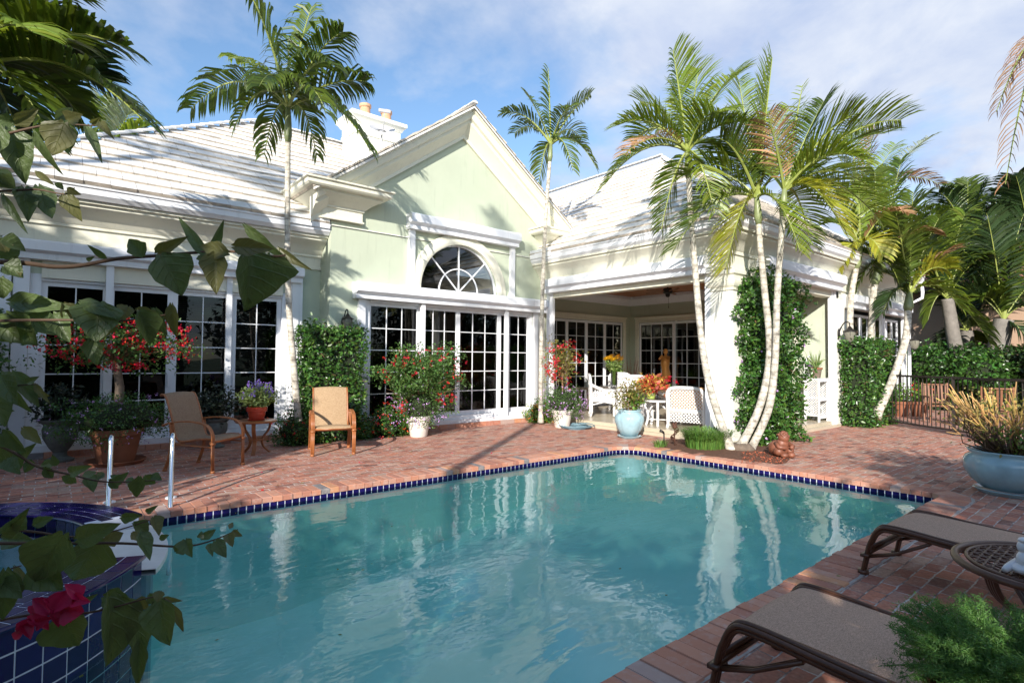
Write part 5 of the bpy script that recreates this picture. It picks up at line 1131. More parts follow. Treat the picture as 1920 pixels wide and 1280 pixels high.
# stone urns with dark plants
URN = [(.16, 0), (.17, .03), (.09, .07), (.08, .13), (.13, .2), (.20, .34), (.21, .46), (.19, .52), (.25, .57), (.26, .60), (.22, .60), (.18, .5)]
for (px, py, lab, sc_, s_) in ((112, 852, 'grey stone urn holding a dark plant at the left end of the first window', 1., (.36, .3, .30)), (405, 838, 'grey stone urn with a dark leafy plant behind the brown armchair', .8, (.40, .34, .34))):
    q = p0(px, py); q[1] = min(q[1], 10.35)
    if q[1] >= 10.35: q = at_y(px, py, 10.25); q[2] = 0.
    u = potted(lab, 'potted plant', q, [(a * sc_, b * sc_) for a, b in URN], M['pot_stone'], soil=(.17 * sc_, .54 * sc_), potname='urn', name='planted_urn', group='stone urns under the windows')
    cloud(u, (0, 0, .60 * sc_ + s_[2] * .7), s_, 900, .07, M['leaf_dk'], shell=.2); branches(u, (0, 0, .5), (0, 0, .6 * sc_ + s_[2] * .7), s_, 14, .006, M['core'])
# small pale blue jar and large pale blue bowl pot
BJ = [(.13, .035), (.15, .04), (.24, .18), (.285, .33), (.28, .41), (.23, .475), (.205, .50), (.235, .53), (.235, .545), (.20, .545), (.18, .48)]
q = p0(1180, 820); bj = potted('pale blue glazed jar with a straggly green plant standing by the lanai step', 'potted plant', q, BJ, M['pot_blue'], soil=(.19, .47), n=64, lobes=8, amp=.05, zr=(.06, .44), name='glazed_planter', potname='glazed_jar')
mb = MB(); mb.lathe([(0, 0), (.19, 0), (.235, .04), (.225, .045), (.18, .02), (0, .02)], (0, 0, .001), 40); mb.build('saucer', M['pot_blue'], bj, smooth=True)
cloud(bj, (.05, 0, .84), (.32, .30, .30), 750, .06, M['leaf_tan'], shell=.15, lump=.4); cloud(bj, (.1, -.05, .72), (.22, .2, .2), 320, .07, M['leaf_l'], shell=.2, name='lower_foliage'); cloud(bj, (-.3, -.05, .64), (.16, .12, .10), 120, .04, M['leaf_tan'], shell=.1, name='trailing_shoots')
branches(bj, (0, 0, .48), (.05, 0, .84), (.3, .28, .28), 30, .006, M['twig']); branches(bj, (0, 0, .5), (-.3, -.05, .64), (.15, .1, .08), 8, .004, M['twig'], name='trailing_stems')
BB = [(.24, .05), (.27, .055), (.38, .15), (.44, .27), (.445, .35), (.42, .41), (.37, .445), (.40, .475), (.405, .49), (.37, .492), (.34, .44)]
q = p0(1895, 950); q = at_z(1898, 925); q[2] = 0
bb = potted('large pale blue lobed pot with a spiky pencil stemmed shrub by the pool corner', 'potted plant', q, BB, M['pot_blue'], soil=(.35, .43), n=72, lobes=8, amp=.045, zr=(.07, .40), name='glazed_planter', potname='glazed_bowl')
mb = MB(); mb.lathe([(0, 0), (.31, 0), (.355, .045), (.34, .05), (.29, .022), (0, .022)], (0, 0, .001), 48); mb.build('saucer', M['pot_blue'], bb, smooth=True)
M['pencil'] = mat('pencil_stem', (.55, .36, .12), .5, island=.35, hue=.02, trans=.1)
M['stem_dk'] = mat('brown_stem', (.12, .07, .04), .8, island=.3)
mb = MB(); mk = MB()
for i in range(130):
    a = rnd.uniform(0, 6.28); r0 = rnd.uniform(.02, .22); e = np.array([math.cos(a) * rnd.uniform(.25, .74), math.sin(a) * rnd.uniform(.25, .74), rnd.uniform(.75, 1.22)])
    s0 = np.array([math.cos(a) * r0, math.sin(a) * r0, .44]); mid = s0 * .5 + e * .5 + np.array([math.cos(a) * .06, math.sin(a) * .06, -.05]); sp_ = s0 * .35 + e * .65
    mk.tube([s0, mid, sp_], [.010, .007, .006], 5)
    for j in range(rnd.choice((1, 2, 3))):
        f = sp_ + (e - sp_) * rnd.uniform(.7, 1.1) + nr.normal(size=3) * .045; mb.tube([sp_ - (sp_ - mid) * .3 * j / 3, (sp_ + f) / 2 + nr.normal(size=3) * .015, f], [.008, .0075, .006], 5)
mk.build('old_stems', M['stem_dk'], bb); mb.build('pencil_stems', M['pencil'], bb)
cloud(bb, (0, 0, .86), (.66, .66, .36), 900, .045, M['leaf_tan'], shell=.4, lump=.3); cloud(bb, (-.2, -.2, .68), (.45, .45, .2), 420, .05, M['leaf_l'], shell=.3, name='lower_foliage')
# ornamental grass clump, bed of mulch at the column foot
M['grass'] = mat('grass_blade', (.10, .20, .035), .5, island=.4, trans=.25, hue=.02)
def grass(label, c, R, n, L, name='grass_clump'):
    mb = MB()
    for i in range(n):
        a = rnd.uniform(0, 6.28); r = R * math.sqrt(rnd.random()) * .75; l = L * rnd.uniform(.6, 1.1); x, y = c[0] + r * math.cos(a), c[1] + r * math.sin(a) * .8; b = a + rnd.uniform(-.8, .8)
        w_ = .005; s = (-math.sin(b) * w_, math.cos(b) * w_); o = rnd.uniform(.3, 1.0)
        P = []
        for t, (h, k_) in enumerate(((0, 0), (.45, .15), (.75, .45), (.72, .85))):
            ww = (1, 1, .8, .15)[t]; P += [(x + math.cos(b) * l * k_ * o + s[0] * ww, y + math.sin(b) * l * k_ * o + s[1] * ww, l * h), (x + math.cos(b) * l * k_ * o - s[0] * ww, y + math.sin(b) * l * k_ * o - s[1] * ww, l * h)]
        mb.add(P, [(0, 1, 3, 2), (2, 3, 5, 4), (4, 5, 7, 6)])
    return tag(mb.build(name, M['grass']), label, 'ornamental grass')
gq = at_z(1312, 838); grass('clump of arching green liriope grass between the pool edge and the white column', (gq[0] + .05, gq[1] - .1), .52, 1500, .42)
grass('small tuft of grass beside the garden light', at_z(1238, 838)[:2], .16, 90, .16)
mb = MB(); a = [at_z(*p) for p in ((1228, 836), (1300, 852), (1385, 862), (1440, 872), (1475, 868), (1490, 850), (1470, 838), (1420, 830), (1330, 822), (1250, 824))]
mb.add([(p[0], p[1], .010) for p in a], [tuple(range(len(a)))]); bed = struct(mb.build('mulch_bed', M['mulch']))
V, F = leaves(np.array([[*(at_z(rnd.uniform(1390, 1482), rnd.uniform(848, 870))[:2]), .02] for i in range(420)]), .035, up=1.); V[:, 2] = np.abs(V[:, 2]) * .7 + .006
M['chip'] = mat('red_mulch_chip', (.36, .09, .04), .9, island=.5); tag(mesh_np('mulch_chips', V, F, M['chip']), kind='stuff')
# ------------------------------------------------------------------ furniture
def sling_mat(name, col, col2, s=90.):
    m = bpy.data.materials.new(name); m.use_nodes = True; t = m.node_tree; b = t.nodes['Principled BSDF']
    tcn = N(t, 'ShaderNodeTexCoord'); 
    mp = N(t, 'ShaderNodeMapping'); mp.inputs['Scale'].default_value = (3.0, .35, .35); LK(t, tcn.outputs['Object'], mp.inputs[0])
    nz = N(t, 'ShaderNodeTexNoise', i_Scale=s, i_Detail=3., i_Roughness=.7); LK(t, mp.outputs[0], nz.inputs[0])
    mp2 = N(t, 'ShaderNodeMapping'); mp2.inputs['Scale'].default_value = (.3, 3., 3.); LK(t, tcn.outputs['Object'], mp2.inputs[0])
    n3 = N(t, 'ShaderNodeTexNoise', i_Scale=s, i_Detail=3.); LK(t, mp2.outputs[0], n3.inputs[0])
    av = N(t, 'ShaderNodeMath', operation='ADD'); LK(t, nz.outputs[0], av.inputs[0]); LK(t, n3.outputs[0], av.inputs[1])
    cr = N(t, 'ShaderNodeValToRGB'); cr.color_ramp.elements[0].color = (*col2, 1); cr.color_ramp.elements[1].color = (*col, 1); cr.color_ramp.elements[0].position = .42; cr.color_ramp.elements[1].position = .60
    hf = N(t, 'ShaderNodeMath', operation='MULTIPLY'); hf.inputs[1].default_value = .5; LK(t, av.outputs[0], hf.inputs[0]); LK(t, hf.outputs[0], cr.inputs[0]); LK(t, cr.outputs[0], b.inputs['Base Color'])
    b.inputs['Roughness'].default_value = .8; bp = N(t, 'ShaderNodeBump', i_Strength=.5, i_Distance=.003); LK(t, hf.outputs[0], bp.inputs['Height']); LK(t, bp.outputs[0], b.inputs['Normal'])
    tr = N(t, 'ShaderNodeBsdfTranslucent'); LK(t, cr.outputs[0], tr.inputs[0]); mx = N(t, 'ShaderNodeMixShader'); mx.inputs[0].default_value = .25; LK(t, b.outputs[0], mx.inputs[1]); LK(t, tr.outputs[0], mx.inputs[2]); LK(t, mx.outputs[0], t.nodes['Material Output'].inputs['Surface'])
    return m
M['sling'] = sling_mat('tan_sling', (.58, .41, .25), (.40, .26, .14))
M['sling_dk'] = sling_mat('brown_sling', (.78, .53, .38), (.44, .28, .19), 210)
M['sling_mid'] = sling_mat('taupe_sling', (.40, .29, .20), (.27, .18, .12))
M['frame'] = mat('copper_brown_frame', (.34, .12, .04), .35, vary=.25, nscale=12)
def reed(mb, pts, r=.011, n=3, gap=.019, side=(1, 0, 0), seg=6):
    s = Vector(side)
    for i in range(n):
        o = s * ((i - (n - 1) / 2) * gap); mb.tube([Vector(p) + o for p in pts], r, seg)
def sheet(mb, prof, x0, x1, th=.006, nx=8, sag=.015):
    k = len(prof); P = []
    for s_ in (0, 1):
        for i, (y, z) in enumerate(prof):
            a = Vector((prof[min(i + 1, k - 1)][0] - prof[max(i - 1, 0)][0], prof[min(i + 1, k - 1)][1] - prof[max(i - 1, 0)][1])).normalized(); nn = (-a.y, a.x)
            for j in range(nx + 1):
                u = j / nx; d = -sag * math.sin(math.pi * u) - s_ * th
                P.append((x0 + (x1 - x0) * u, y + nn[0] * d, z + nn[1] * d))
    q = nx + 1; F = []
    for s_ in (0, 1):
        b = s_ * k * q
        for i in range(k - 1):
            for j in range(nx): f = (b + i * q + j, b + i * q + j + 1, b + (i + 1) * q + j + 1, b + (i + 1) * q + j); F.append(f if s_ == 0 else f[::-1])
    mb.add(P, F)
def arm_chair(label, loc, rz, sl):
    """front faces -y"""
    t = thing('patio_armchair', label, 'patio chair', loc, rz, group='sling patio armchairs')
    prof = smooth_path([(0, -.31, .40), (0, -.27, .43), (0, -.10, .425), (0, .12, .39), (0, .22, .405), (0, .27, .50), (0, .31, .66), (0, .36, .82), (0, .42, .97), (0, .47, 1.0), (0, .49, .985)], 3)
    pr = [(p[1], p[2]) for p in prof]
    mb = MB(); sheet(mb, pr[::-1], .255, -.255); o = mb.build('sling', sl, t, smooth='all')
    mb = MB()
    for x in (-.27, .27): mb.tube([(x, y, z) for y, z in pr], .014, 7)
    mb.tube([(-.27, -.31, .40), (.27, -.31, .40)], .013, 7); mb.tube([(-.27, .49, .985), (.27, .49, .985)], .013, 7); mb.tube([(-.29, .16, .37), (.29, .16, .37)], .013, 7); mb.tube([(-.3, -.27, .385), (.3, -.27, .385)], .016, 7)
    mb.build('seat_frame', M['frame'], t, smooth='all')
    for x in (-.305, .305):
        a = MB(); reed(a, smooth_path([(x, .40, .60), (x, .30, .635), (x, .10, .655), (x, -.10, .645), (x, -.24, .60), (x, -.31, .50), (x, -.32, .40)], 4)); a.ball((x, .405, .598), .022, 8, 6); a.build('armrest', M['frame'], t, smooth='all')
        a = MB(); reed(a, [(x, -.32, .40), (x, -.32, .2), (x, -.325, .0)]); a.tube([(x, -.325, 0), (x, -.325, .03)], .03, 8); a.bar((x, -.32, .36), (x, -.32, .385), .07, .035); a.build('front_leg', M['frame'], t, smooth='all')
        a = MB(); reed(a, smooth_path([(x, .30, .63), (x, .28, .45), (x, .30, .22), (x, .37, .02)], 4)); a.tube([(x, .37, 0), (x, .37, .03)], .03, 8); a.build('back_leg', M['frame'], t, smooth='all')
        a = MB(); reed(a, [(x, -.31, .33), (x, .28, .36)], n=2); a.build('side_rail', M['frame'], t, smooth='all')
    return t
arm_chair('tan sling patio armchair in full sun facing the pool, before the clipped vine', (3.49, 8.70, 0), math.radians(-17), M['sling'])
arm_chair('brown sling patio armchair turned sideways in the shade, left of the round side table', (1.66, 8.46, 0), math.radians(41), M['sling_mid'])
# round side table
q = at_z(482, 846); tb = thing('side_table', 'small round copper coloured side table between the chairs carrying the red pot', 'side table', (2.50, 9.28, 0))
mb = MB(); mb.lathe([(0, .485), (.285, .485), (.30, .495), (.30, .51), (.285, .52), (0, .515)], n=36); mb.build('table_top', M['frame'], tb, smooth=True)
for i in range(3):
    a = 2.2 + i * 2.094; c, s_ = math.cos(a), math.sin(a); mb = MB(); reed(mb, smooth_path([(c * .22, s_ * .22, .485), (c * .20, s_ * .20, .36), (c * .10, s_ * .10, .22), (c * .12, s_ * .12, .10), (c * .22, s_ * .22, 0)], 5), side=(-s_, c, 0)); mb.build('leg', M['frame'], tb, smooth='all')
mb = MB(); mb.tube([(.11 * math.cos(i * .4), .11 * math.sin(i * .4), .22) for i in range(17)], .009, 6); mb.build('ring_brace', M['frame'], tb, smooth='all')
rp = potted('purple flowering salvia in a glossy red pot on the small round table', 'potted plant', (2.50, 9.26, .525), [(.10, 0), (.11, .02), (.135, .13), (.15, .135), (.155, .20), (.145, .205), (.13, .16)], M['pot_red'], soil=(.13, .17))
mb = MB(); mb.lathe([(0, 0), (.12, 0), (.135, .022), (.12, .012), (0, .012)], (0, 0, -.002), 28); mb.build('saucer', M['pot_red'], rp, smooth=True)
cloud(rp, (0, 0, .36), (.27, .25, .19), 1500, .055, M['leaf_grey'], shell=.2, aspect=.4)
mb = MB(); P = []
for i in range(34):
    a = rnd.uniform(0, 6.28); r = rnd.uniform(.02, .30); h = rnd.uniform(.50, .66) - r * .35; x, y = r * math.cos(a), r * math.sin(a); mb.tube([(x * .5, y * .5, .3), (x, y, h)], .003, 4)
    for j in range(7): P.append((x, y, h - .09 * j / 7))
mb.build('flower_stems', M['leaf_grey'], rp); V, F = petals(np.array(P), .018, 4); mesh_np('violet_spikes', V, F, M['violet'], rp)

# chaise lounges: foot end at -y.. built with the foot end at y=0, running to -y
def chaise(label, loc, rz, W=.64, L=1.95, H=.36):
    t = thing('chaise_lounge', label, 'chaise lounge', loc, rz, group='brown sling chaise lounges by the pool')
    pr = [(p[1], p[2]) for p in smooth_path([(0, .02, H - .09), (0, -.01, H - .03), (0, -.07, H), (0, -.3, H - .005), (0, -.8, H - .02), (0, -1.25, H - .01), (0, -1.35, H + .05), (0, -1.65, H + .28), (0, -1.95, H + .50)], 4)]
    mb = MB(); sheet(mb, pr, -W / 2 + .03, W / 2 - .03, sag=.012, nx=8); mb.build('sling', M['sling_dk'], t, smooth='all')
    for x in (-W / 2, W / 2):
        mb = MB(); rail = smooth_path([(x, .10, 0), (x, .075, .12), (x, .05, H - .13), (x, .0, H - .02), (x, -.10, H + .01), (x, -.5, H - .015), (x, -1.0, H - .03), (x, -1.9, H - .03)], 6)
        for dx_, dz_ in ((-.021, -.010), (0, 0), (.021, -.010), (-.012, -.032), (.012, -.032)): mb.tube([Vector(p) + Vector((dx_, -dz_ * .3 if p[2] < H - .1 else 0, dz_)) for p in rail], .0125, 7)
        mb.tube([(x, .10, -.002), (x, .098, .03)], .036, 8); mb.bar((x - .045, .076, .14), (x + .045, .076, .14), .05, .02); mb.build('side_rail', M['bronze'], t, smooth='all')
        mb = MB(); 
        for g in (-.012, .012): mb.tube([(x + g, .065, .13), (x + g, -.10, .19), (x + g, -.30, H - .05)], .011, 6)
        mb.build('corner_brace', M['bronze'], t, smooth='all')
        mb = MB()
        for g in (-.016, .016): mb.tube([(x + g, -1.35, H - .05), (x + g, -1.42, 0)], .013, 6)
        mb.build('rear_leg', M['bronze'], t, smooth='all')
    mb = MB(); mb.tube([(-W / 2, .07, .18), (W / 2, .07, .18)], .014, 7); mb.tube([(-W / 2, .065, .155), (W / 2, .065, .155)], .014, 7); mb.tube([(-W / 2, -1.4, .2), (W / 2, -1.4, .2)], .014, 7); mb.tube([(-W / 2, .0, H - .05), (W / 2, .0, H - .05)], .013, 7); mb.build('cross_bars', M['bronze'], t, smooth='all')
    return t
chaise('near brown sling chaise lounge partly covered by the fern at the bottom right', (2.66, 1.28, 0), math.radians(0))
chaise('farther brown sling chaise lounge beside the mesh side table at the right edge', (4.80, 1.36, 0), math.radians(-2))
# mesh topped side table
st = thing('mesh_side_table', 'dark bronze oval side table with a woven mesh top between the two chaises', 'side table', (3.92, .40, 0))
mb = MB(); R = .42
mb.tube([(R * math.cos(i * math.pi / 24), R * math.sin(i * math.pi / 24), .46) for i in range(49)], .02, 8); mb.tube([((R - .05) * math.cos(i * math.pi / 24), (R - .05) * math.sin(i * math.pi / 24), .468) for i in range(49)], .01, 6)
mb.build('table_rim', M['bronze'], st, smooth='all')
mb = MB()
for i in range(-10, 11):
    c = i * .038
    if abs(c) < R - .06:
        h = math.sqrt((R - .05) ** 2 - c * c)
        k = 20
        mb.tube([(-h + 2 * h * j / k, c, .466 + .004 * (1 if (i + j) % 2 else -1)) for j in range(k + 1)], .0065, 5); mb.tube([(c, -h + 2 * h * j / k, .466 - .004 * (1 if (i + j) % 2 else -1)) for j in range(k + 1)], .0065, 5)
mb.build('woven_mesh', M['bronze'], st, smooth='all')
for i in range(4):
    a = math.pi / 4 + i * math.pi / 2; c, s_ = math.cos(a), math.sin(a); mb = MB(); reed(mb, smooth_path([(c * .34, s_ * .34, .45), (c * .30, s_ * .30, .33), (c * .17, s_ * .17, .20), (c * .16, s_ * .16, .12), (c * .27, s_ * .27, 0)], 5), n=4, r=.012, side=(-s_, c, 0)); mb.build('leg', M['bronze'], st, smooth='all')
M['porcelain'] = mat('white_porcelain', (.72, .70, .70), .3)
fg = at_z(1925, 1075, .48); 
mb = MB(); fx, fy = float(fg[0]), float(fg[1])
mb.ball((0, 0, .03), (.075, .06, .03), 14, 8); mb.ball((-.01, 0, .075), (.045, .038, .045), 14, 8); mb.ball((-.01, 0, .135), (.034, .034, .036), 14, 8); mb.tube([(-.03, -.02, .09), (-.065, -.035, .06), (-.07, -.03, .03)], [.016, .014, .012], 7); mb.tube([(.02, -.03, .05), (-.03, -.07, .025), (-.07, -.085, .02)], [.022, .02, .014], 7); mb.tube([(.02, .03, .05), (-.03, .06, .025), (-.07, .07, .02)], [.022, .02, .014], 7); mb.ball((-.015, 0, .168), (.03, .03, .014), 10, 6)
o = mb.build('figurine', M['porcelain'], smooth='all', loc=(fx, fy, .475)); tag(o, 'small white porcelain sitting figurine on the mesh table at the right edge', 'figurine')
# asparagus fern in the corner
fq = at_d(1868, 1262, 1.75)
fr_ = thing('potted_fern', 'bushy bright green asparagus fern overlapping the near chaise at the bottom right corner', 'potted fern', (float(fq[0]), float(fq[1]), 0))
FZ = float(fq[2]); FH = FZ
mb = MB(); mb.lathe([(.13, 0), (.14, .02), (.17, FZ - .14), (.19, FZ - .13), (.19, FZ - .07), (.17, FZ - .07), (.16, FZ - .12)], n=28); mb.build('pot', M['terracotta'], fr_, smooth=True)
M['fern'] = mat('fern_needle', (.095, .21, .045), .5, island=.35, trans=.3, hue=.015)
mb = MB(); Ps = []; 
for i in range(300):
    a = rnd.uniform(0, 6.28); R_ = rnd.uniform(.06, .32); e = np.array([math.cos(a) * R_, math.sin(a) * R_, FH + rnd.uniform(-.06, .19) - R_ * .20 + .02]); s0 = np.array([math.cos(a) * .05, math.sin(a) * .05, FH - .1]); mid = (s0 + e) / 2 + np.array([0, 0, .05])
    T = smooth_path([s0, mid, e], 8); mb.tube(T, [.0022] * len(T), 4)
    for j, p in enumerate(T[3:]):
        for k_ in range(4):
            b_ = nr.normal(size=3); b_[2] = abs(b_[2]) * .4; b_ /= np.linalg.norm(b_); f = j / len(T); 
            for m_ in range(3): Ps.append(np.array(p) + b_ * (.042 * (1 - .5 * f)) * (m_ + .5) / 3)
mb.build('stems', M['fern'], fr_)
n_ = len(Ps); V, F = leaves(np.repeat(np.array(Ps), 2, 0) + nr.normal(size=(n_ * 2, 3)) * .004, .014, aspect=.16, up=.0); mesh_np('needles', V, F, M['fern'], fr_)
# pale fallen leaf on the rail
a = at_d(1562, 1243, 1.62); b = at_d(1640, 1285, 1.5)
# ------------------------------------------------------------------ wicker
M['wicker'] = mat('white_wicker', (.78, .77, .76), .55, vary=.12, nscale=60, bump=.8, bscale=160)
M['cushion'] = mat('striped_cushion', (.62, .36, .16), .9, vary=.3, nscale=20)
def lattice(mb, P0, U, V, nu, nv, w=.015, curve=None):
    """diagonal lattice over the patch P0 + u U + v V"""
    P0, U, V = np.array(P0, float), np.array(U, float), np.array(V, float); f = curve or (lambda u, v: np.zeros(3)); lu, lv = np.linalg.norm(U), np.linalg.norm(V)
    step = lu / nu; nrm = np.cross(U, V); nrm /= np.linalg.norm(nrm)
    for sg in (1, -1):
        m = int((lu + lv) / step) + 1
        for i in range(m):
            c = i * step
            if sg > 0: a = (c, 0) if c <= lu else (lu, c - lu); b = (0, c) if c <= lv else (c - lv, lv)
            else: a = (lu - c, 0) if c <= lu else (0, c - lu); b = (lu, c) if c <= lv else (lu - (c - lv), lv)
            q = [P0 + U * (a[0] + (b[0] - a[0]) * t) / lu + V * (a[1] + (b[1] - a[1]) * t) / lv + f((a[0] + (b[0] - a[0]) * t) / lu, (a[1] + (b[1] - a[1]) * t) / lv) for t in (0, .25, .5, .75, 1)]
            if np.linalg.norm(q[0] - q[-1]) < .01: continue
            d = (q[-1] - q[0]) / np.linalg.norm(q[-1] - q[0]); s = np.cross(d, nrm) * w / 2; o = nrm * .002 * sg
            vs = []; 
            for p in q: vs += [p - s + o, p + s + o]
            mb.add(vs, [(2 * j, 2 * j + 1, 2 * j + 3, 2 * j + 2) for j in range(4)])
def wicker_chair(label, loc, rz, W=.62, back=1.0, depth=.6, cushion=False, sh=.42, nu=13):
    """front faces -y, back at +y"""
    t = thing('wicker_chair', label, 'wicker chair', loc, rz, group='white wicker chairs in the lanai')
    yb = depth / 2; h = W / 2
    fr = MB(); arc_ = [(-h, yb, .08), (-h, yb + .01, .5), (-h * 1.02, yb + .03, back - .14), (-h * .9, yb + .04, back - .04), (-h * .6, yb + .05, back), (0, yb + .055, back + .01), (h * .6, yb + .05, back), (h * .9, yb + .04, back - .04), (h * 1.02, yb + .03, back - .14), (h, yb + .01, .5), (h, yb, .08)]
    fr.tube(smooth_path(arc_, 4), .036, 8); fr.tube([(-h, yb, .36), (h, yb, .36)], .03, 8); fr.build('back_frame', M['wicker'], t, smooth='all')
    mb = MB(); lattice(mb, (-h, yb + .02, .36), (W, 0, 0), (0, .03, back - .38), nu, 1); lattice(mb, (-h, yb + .012, .14), (W, 0, 0), (0, 0, .2), nu, 1); mb.build('lattice_back', M['wicker'], t)
    mb = MB(); mb.box(-h, h, -yb, yb, sh - .06, sh - .02); mb.box(-h, h, -yb - .02, -yb, sh - .12, sh - .02); mb.build('seat', M['wicker'], t)
    for x in (-h, h):
        mb = MB(); mb.tube(smooth_path([(x, yb + .02, back - .22), (x, yb - .08, .72), (x, .02, .64), (x, -yb + .06, .63), (x, -yb - .02, .55), (x, -yb, .02)], 4), .034, 8); mb.build('armrest', M['wicker'], t, smooth='all')
        mb = MB(); lattice(mb, (x, yb, sh - .02), (0, -depth, 0), (0, 0, .20), 10, 1); mb.build('lattice_side', M['wicker'], t)
        mb = MB(); mb.tube([(x, yb, .1), (x * 1.02, yb + .03, 0)], .03, 8); mb.build('back_leg', M['wicker'], t, smooth='all')
        mb = MB(); mb.tube([(x, -yb, .30), (x, 0, .36), (x, yb, .28)], .018, 6); mb.build('apron', M['wicker'], t, smooth='all')
    if cushion:
        mb = MB(); mb.box(-h + .04, h - .04, -yb, yb - .1, sh - .02, sh + .10); mb.box(-h + .05, h - .05, yb - .14, yb - .02, sh + .08, back + .02); mb.build('cushion', M['cushion'], t)
    return t
FZ0 = .13
wicker_chair('white wicker dining chair seen from the side, leftmost in the lanai', (10.55, 9.15, FZ0), math.radians(45), nu=12)
wicker_chair('white wicker dining chair with its lattice back to the pool, before the flower vase', (10.45, 8.25, FZ0), math.radians(140), nu=14)
wicker_chair('white wicker dining chair on the far side of the glass dining table', (11.9, 9.55, FZ0), math.radians(-25), nu=14)
wicker_chair('white wicker lounge chair with an orange cushion behind the pale blue jar', (10.35, 7.52, FZ0), math.radians(75), W=.66, back=.82, cushion=True)
q = at_z(1293, 801, FZ0)
wicker_chair('wide white wicker armchair with its lattice back turned to the pool beside the column', (10.12, 6.40, FZ0), math.radians(102), W=.74, back=.82, depth=.7, cushion=True, nu=11)
wicker_chair('wicker armchair with striped orange cushions deep in the lanai by the right windows', (12.9, 6.9, FZ0), math.radians(-80), W=.7, back=.95, depth=.7, cushion=True)
# glass dining table
dt = thing('dining_table', 'round glass topped dining table among the wicker chairs', 'dining table', (11.15, 8.95, FZ0))
mb = MB(); mb.lathe([(0, .72), (.60, .72), (.60, .735), (0, .735)], n=40); mb.build('glass_top', M['clear'], dt, smooth=True)
mb = MB(); mb.lathe([(.30, 0), (.28, .05), (.14, .3), (.14, .45), (.26, .68), (.30, .715), (0, .715)], n=24); mb.build('wicker_pedestal', M['wicker'], dt, smooth=True)
vz = thing('flower_vase', 'tall glass vase of yellow gerbera flowers on the dining table', 'vase of flowers', (10.76, 8.98, FZ0 + .736))
mb = MB(); mb.lathe([(0, 0), (.065, 0), (.07, .01), (.085, .36), (.08, .36), (.065, .02), (0, .02)], n=24); mb.build('glass_vase', M['clear'], vz, smooth=True)
mb = MB()
for i in range(22):
    a = i * 2.4; r = .05; mb.tube([(math.cos(a) * .04, math.sin(a) * .04, .02), (math.cos(a + .5) * .05, math.sin(a + .5) * .05, .33), (math.cos(a) * (.08 + .012 * i), math.sin(a) * (.06 + .008 * i), .62)], .006, 5)
mb.build('flower_stalks', M['leaf_l'], vz); cloud(vz, (0, 0, .5), (.22, .18, .14), 260, .06, M['leaf_grey'], shell=.2)
mb = MB()
for (x, y, z, tl) in ((-.20, -.02, .70, -.4), (-.08, .05, .74, 0), (.02, -.08, .69, .1), (.12, .02, .74, .2), (.20, -.03, .70, .5), (-.14, -.08, .66, -.3), (.08, -.14, .65, .3), (-.26, .04, .68, -.4), (.26, .04, .67, .4)):
    for k_ in range(2):
        for j in range(16):
            a = j * math.pi / 8 + k_ * .2; l = .10 - .015 * k_; P = []
            for rr, ww in ((.015, .006), (l * .6, .014), (l, .004)):
                for s_ in (-1, 1):
                    px_, py_ = rr * math.cos(a) - s_ * ww * math.sin(a), rr * math.sin(a) + s_ * ww * math.cos(a); P.append((x + px_, y + py_ * .75 - .01, z + px_ * tl * .5 - py_ * .55 + k_ * .006 + .0))
            mb.add(P, [(0, 1, 3, 2), (2, 3, 5, 4)])
    mb.ball((x, y - .012, z + .004), .018, 8, 6)
mb.build('yellow_flowers', M['yellow'], vz)
# small wicker end table with glass top
et = thing('wicker_end_table', 'white wicker end table with a glass top between the wicker armchairs', 'end table', (9.86, 7.05, FZ0))
mb = MB(); mb.lathe([(0, .56), (.30, .56), (.30, .572), (0, .572)], n=36); mb.build('glass_top', M['clear'], et, smooth=True)
mb = MB(); mb.lathe([(.0, .50), (.25, .50), (.27, .51), (.27, .55), (0, .555)], n=28); mb.build('top_ring', M['wicker'], et, smooth=True)
for i in range(4):
    a = .6 + i * math.pi / 2; c, s_ = math.cos(a), math.sin(a); mb = MB(); mb.tube(smooth_path([(c * .24, s_ * .24, .50), (c * .26, s_ * .26, .40), (c * .20, s_ * .20, .22), (c * .24, s_ * .24, .0)], 4), .026, 8)
    mb.tube(smooth_path([(c * .22, s_ * .22, .25), (c * .12, s_ * .12, .40), (0, 0, .46)], 4), .014, 6); mb.tube([(c * .22, s_ * .22, .13), (0, 0, .13)], .012, 6); mb.build('leg', M['wicker'], et, smooth='all')
cp = potted('red and yellow coleus in a green pot on the wicker end table', 'potted plant', (9.72, 7.12, FZ0 + .573), [(.075, 0), (.08, .01), (.10, .17), (.095, .17)], M['pot_green'], soil=(.09, .15))
M['coleus'] = mat('coleus_leaf', (.42, .05, .03), .5, island=.35, trans=.2, hue=.01); M['coleus_y'] = mat('coleus_edge', (.62, .42, .08), .5, island=.3, trans=.2)
cloud(cp, (-.02, 0, .30), (.30, .28, .17), 420, .11, M['coleus'], shell=.35, aspect=.5); cloud(cp, (-.02, 0, .31), (.31, .29, .18), 420, .10, M['coleus_y'], shell=.5, aspect=.22, name='yellow_leaf_edges')
bm = potted('bromeliad with red flower spikes standing behind the wicker end table', 'potted plant', (10.45, 7.15, FZ0 + .55), [(.08, 0), (.11, .16), (.10, .16)], M['pot_stone'], soil=(.09, .15))
mb = MB()
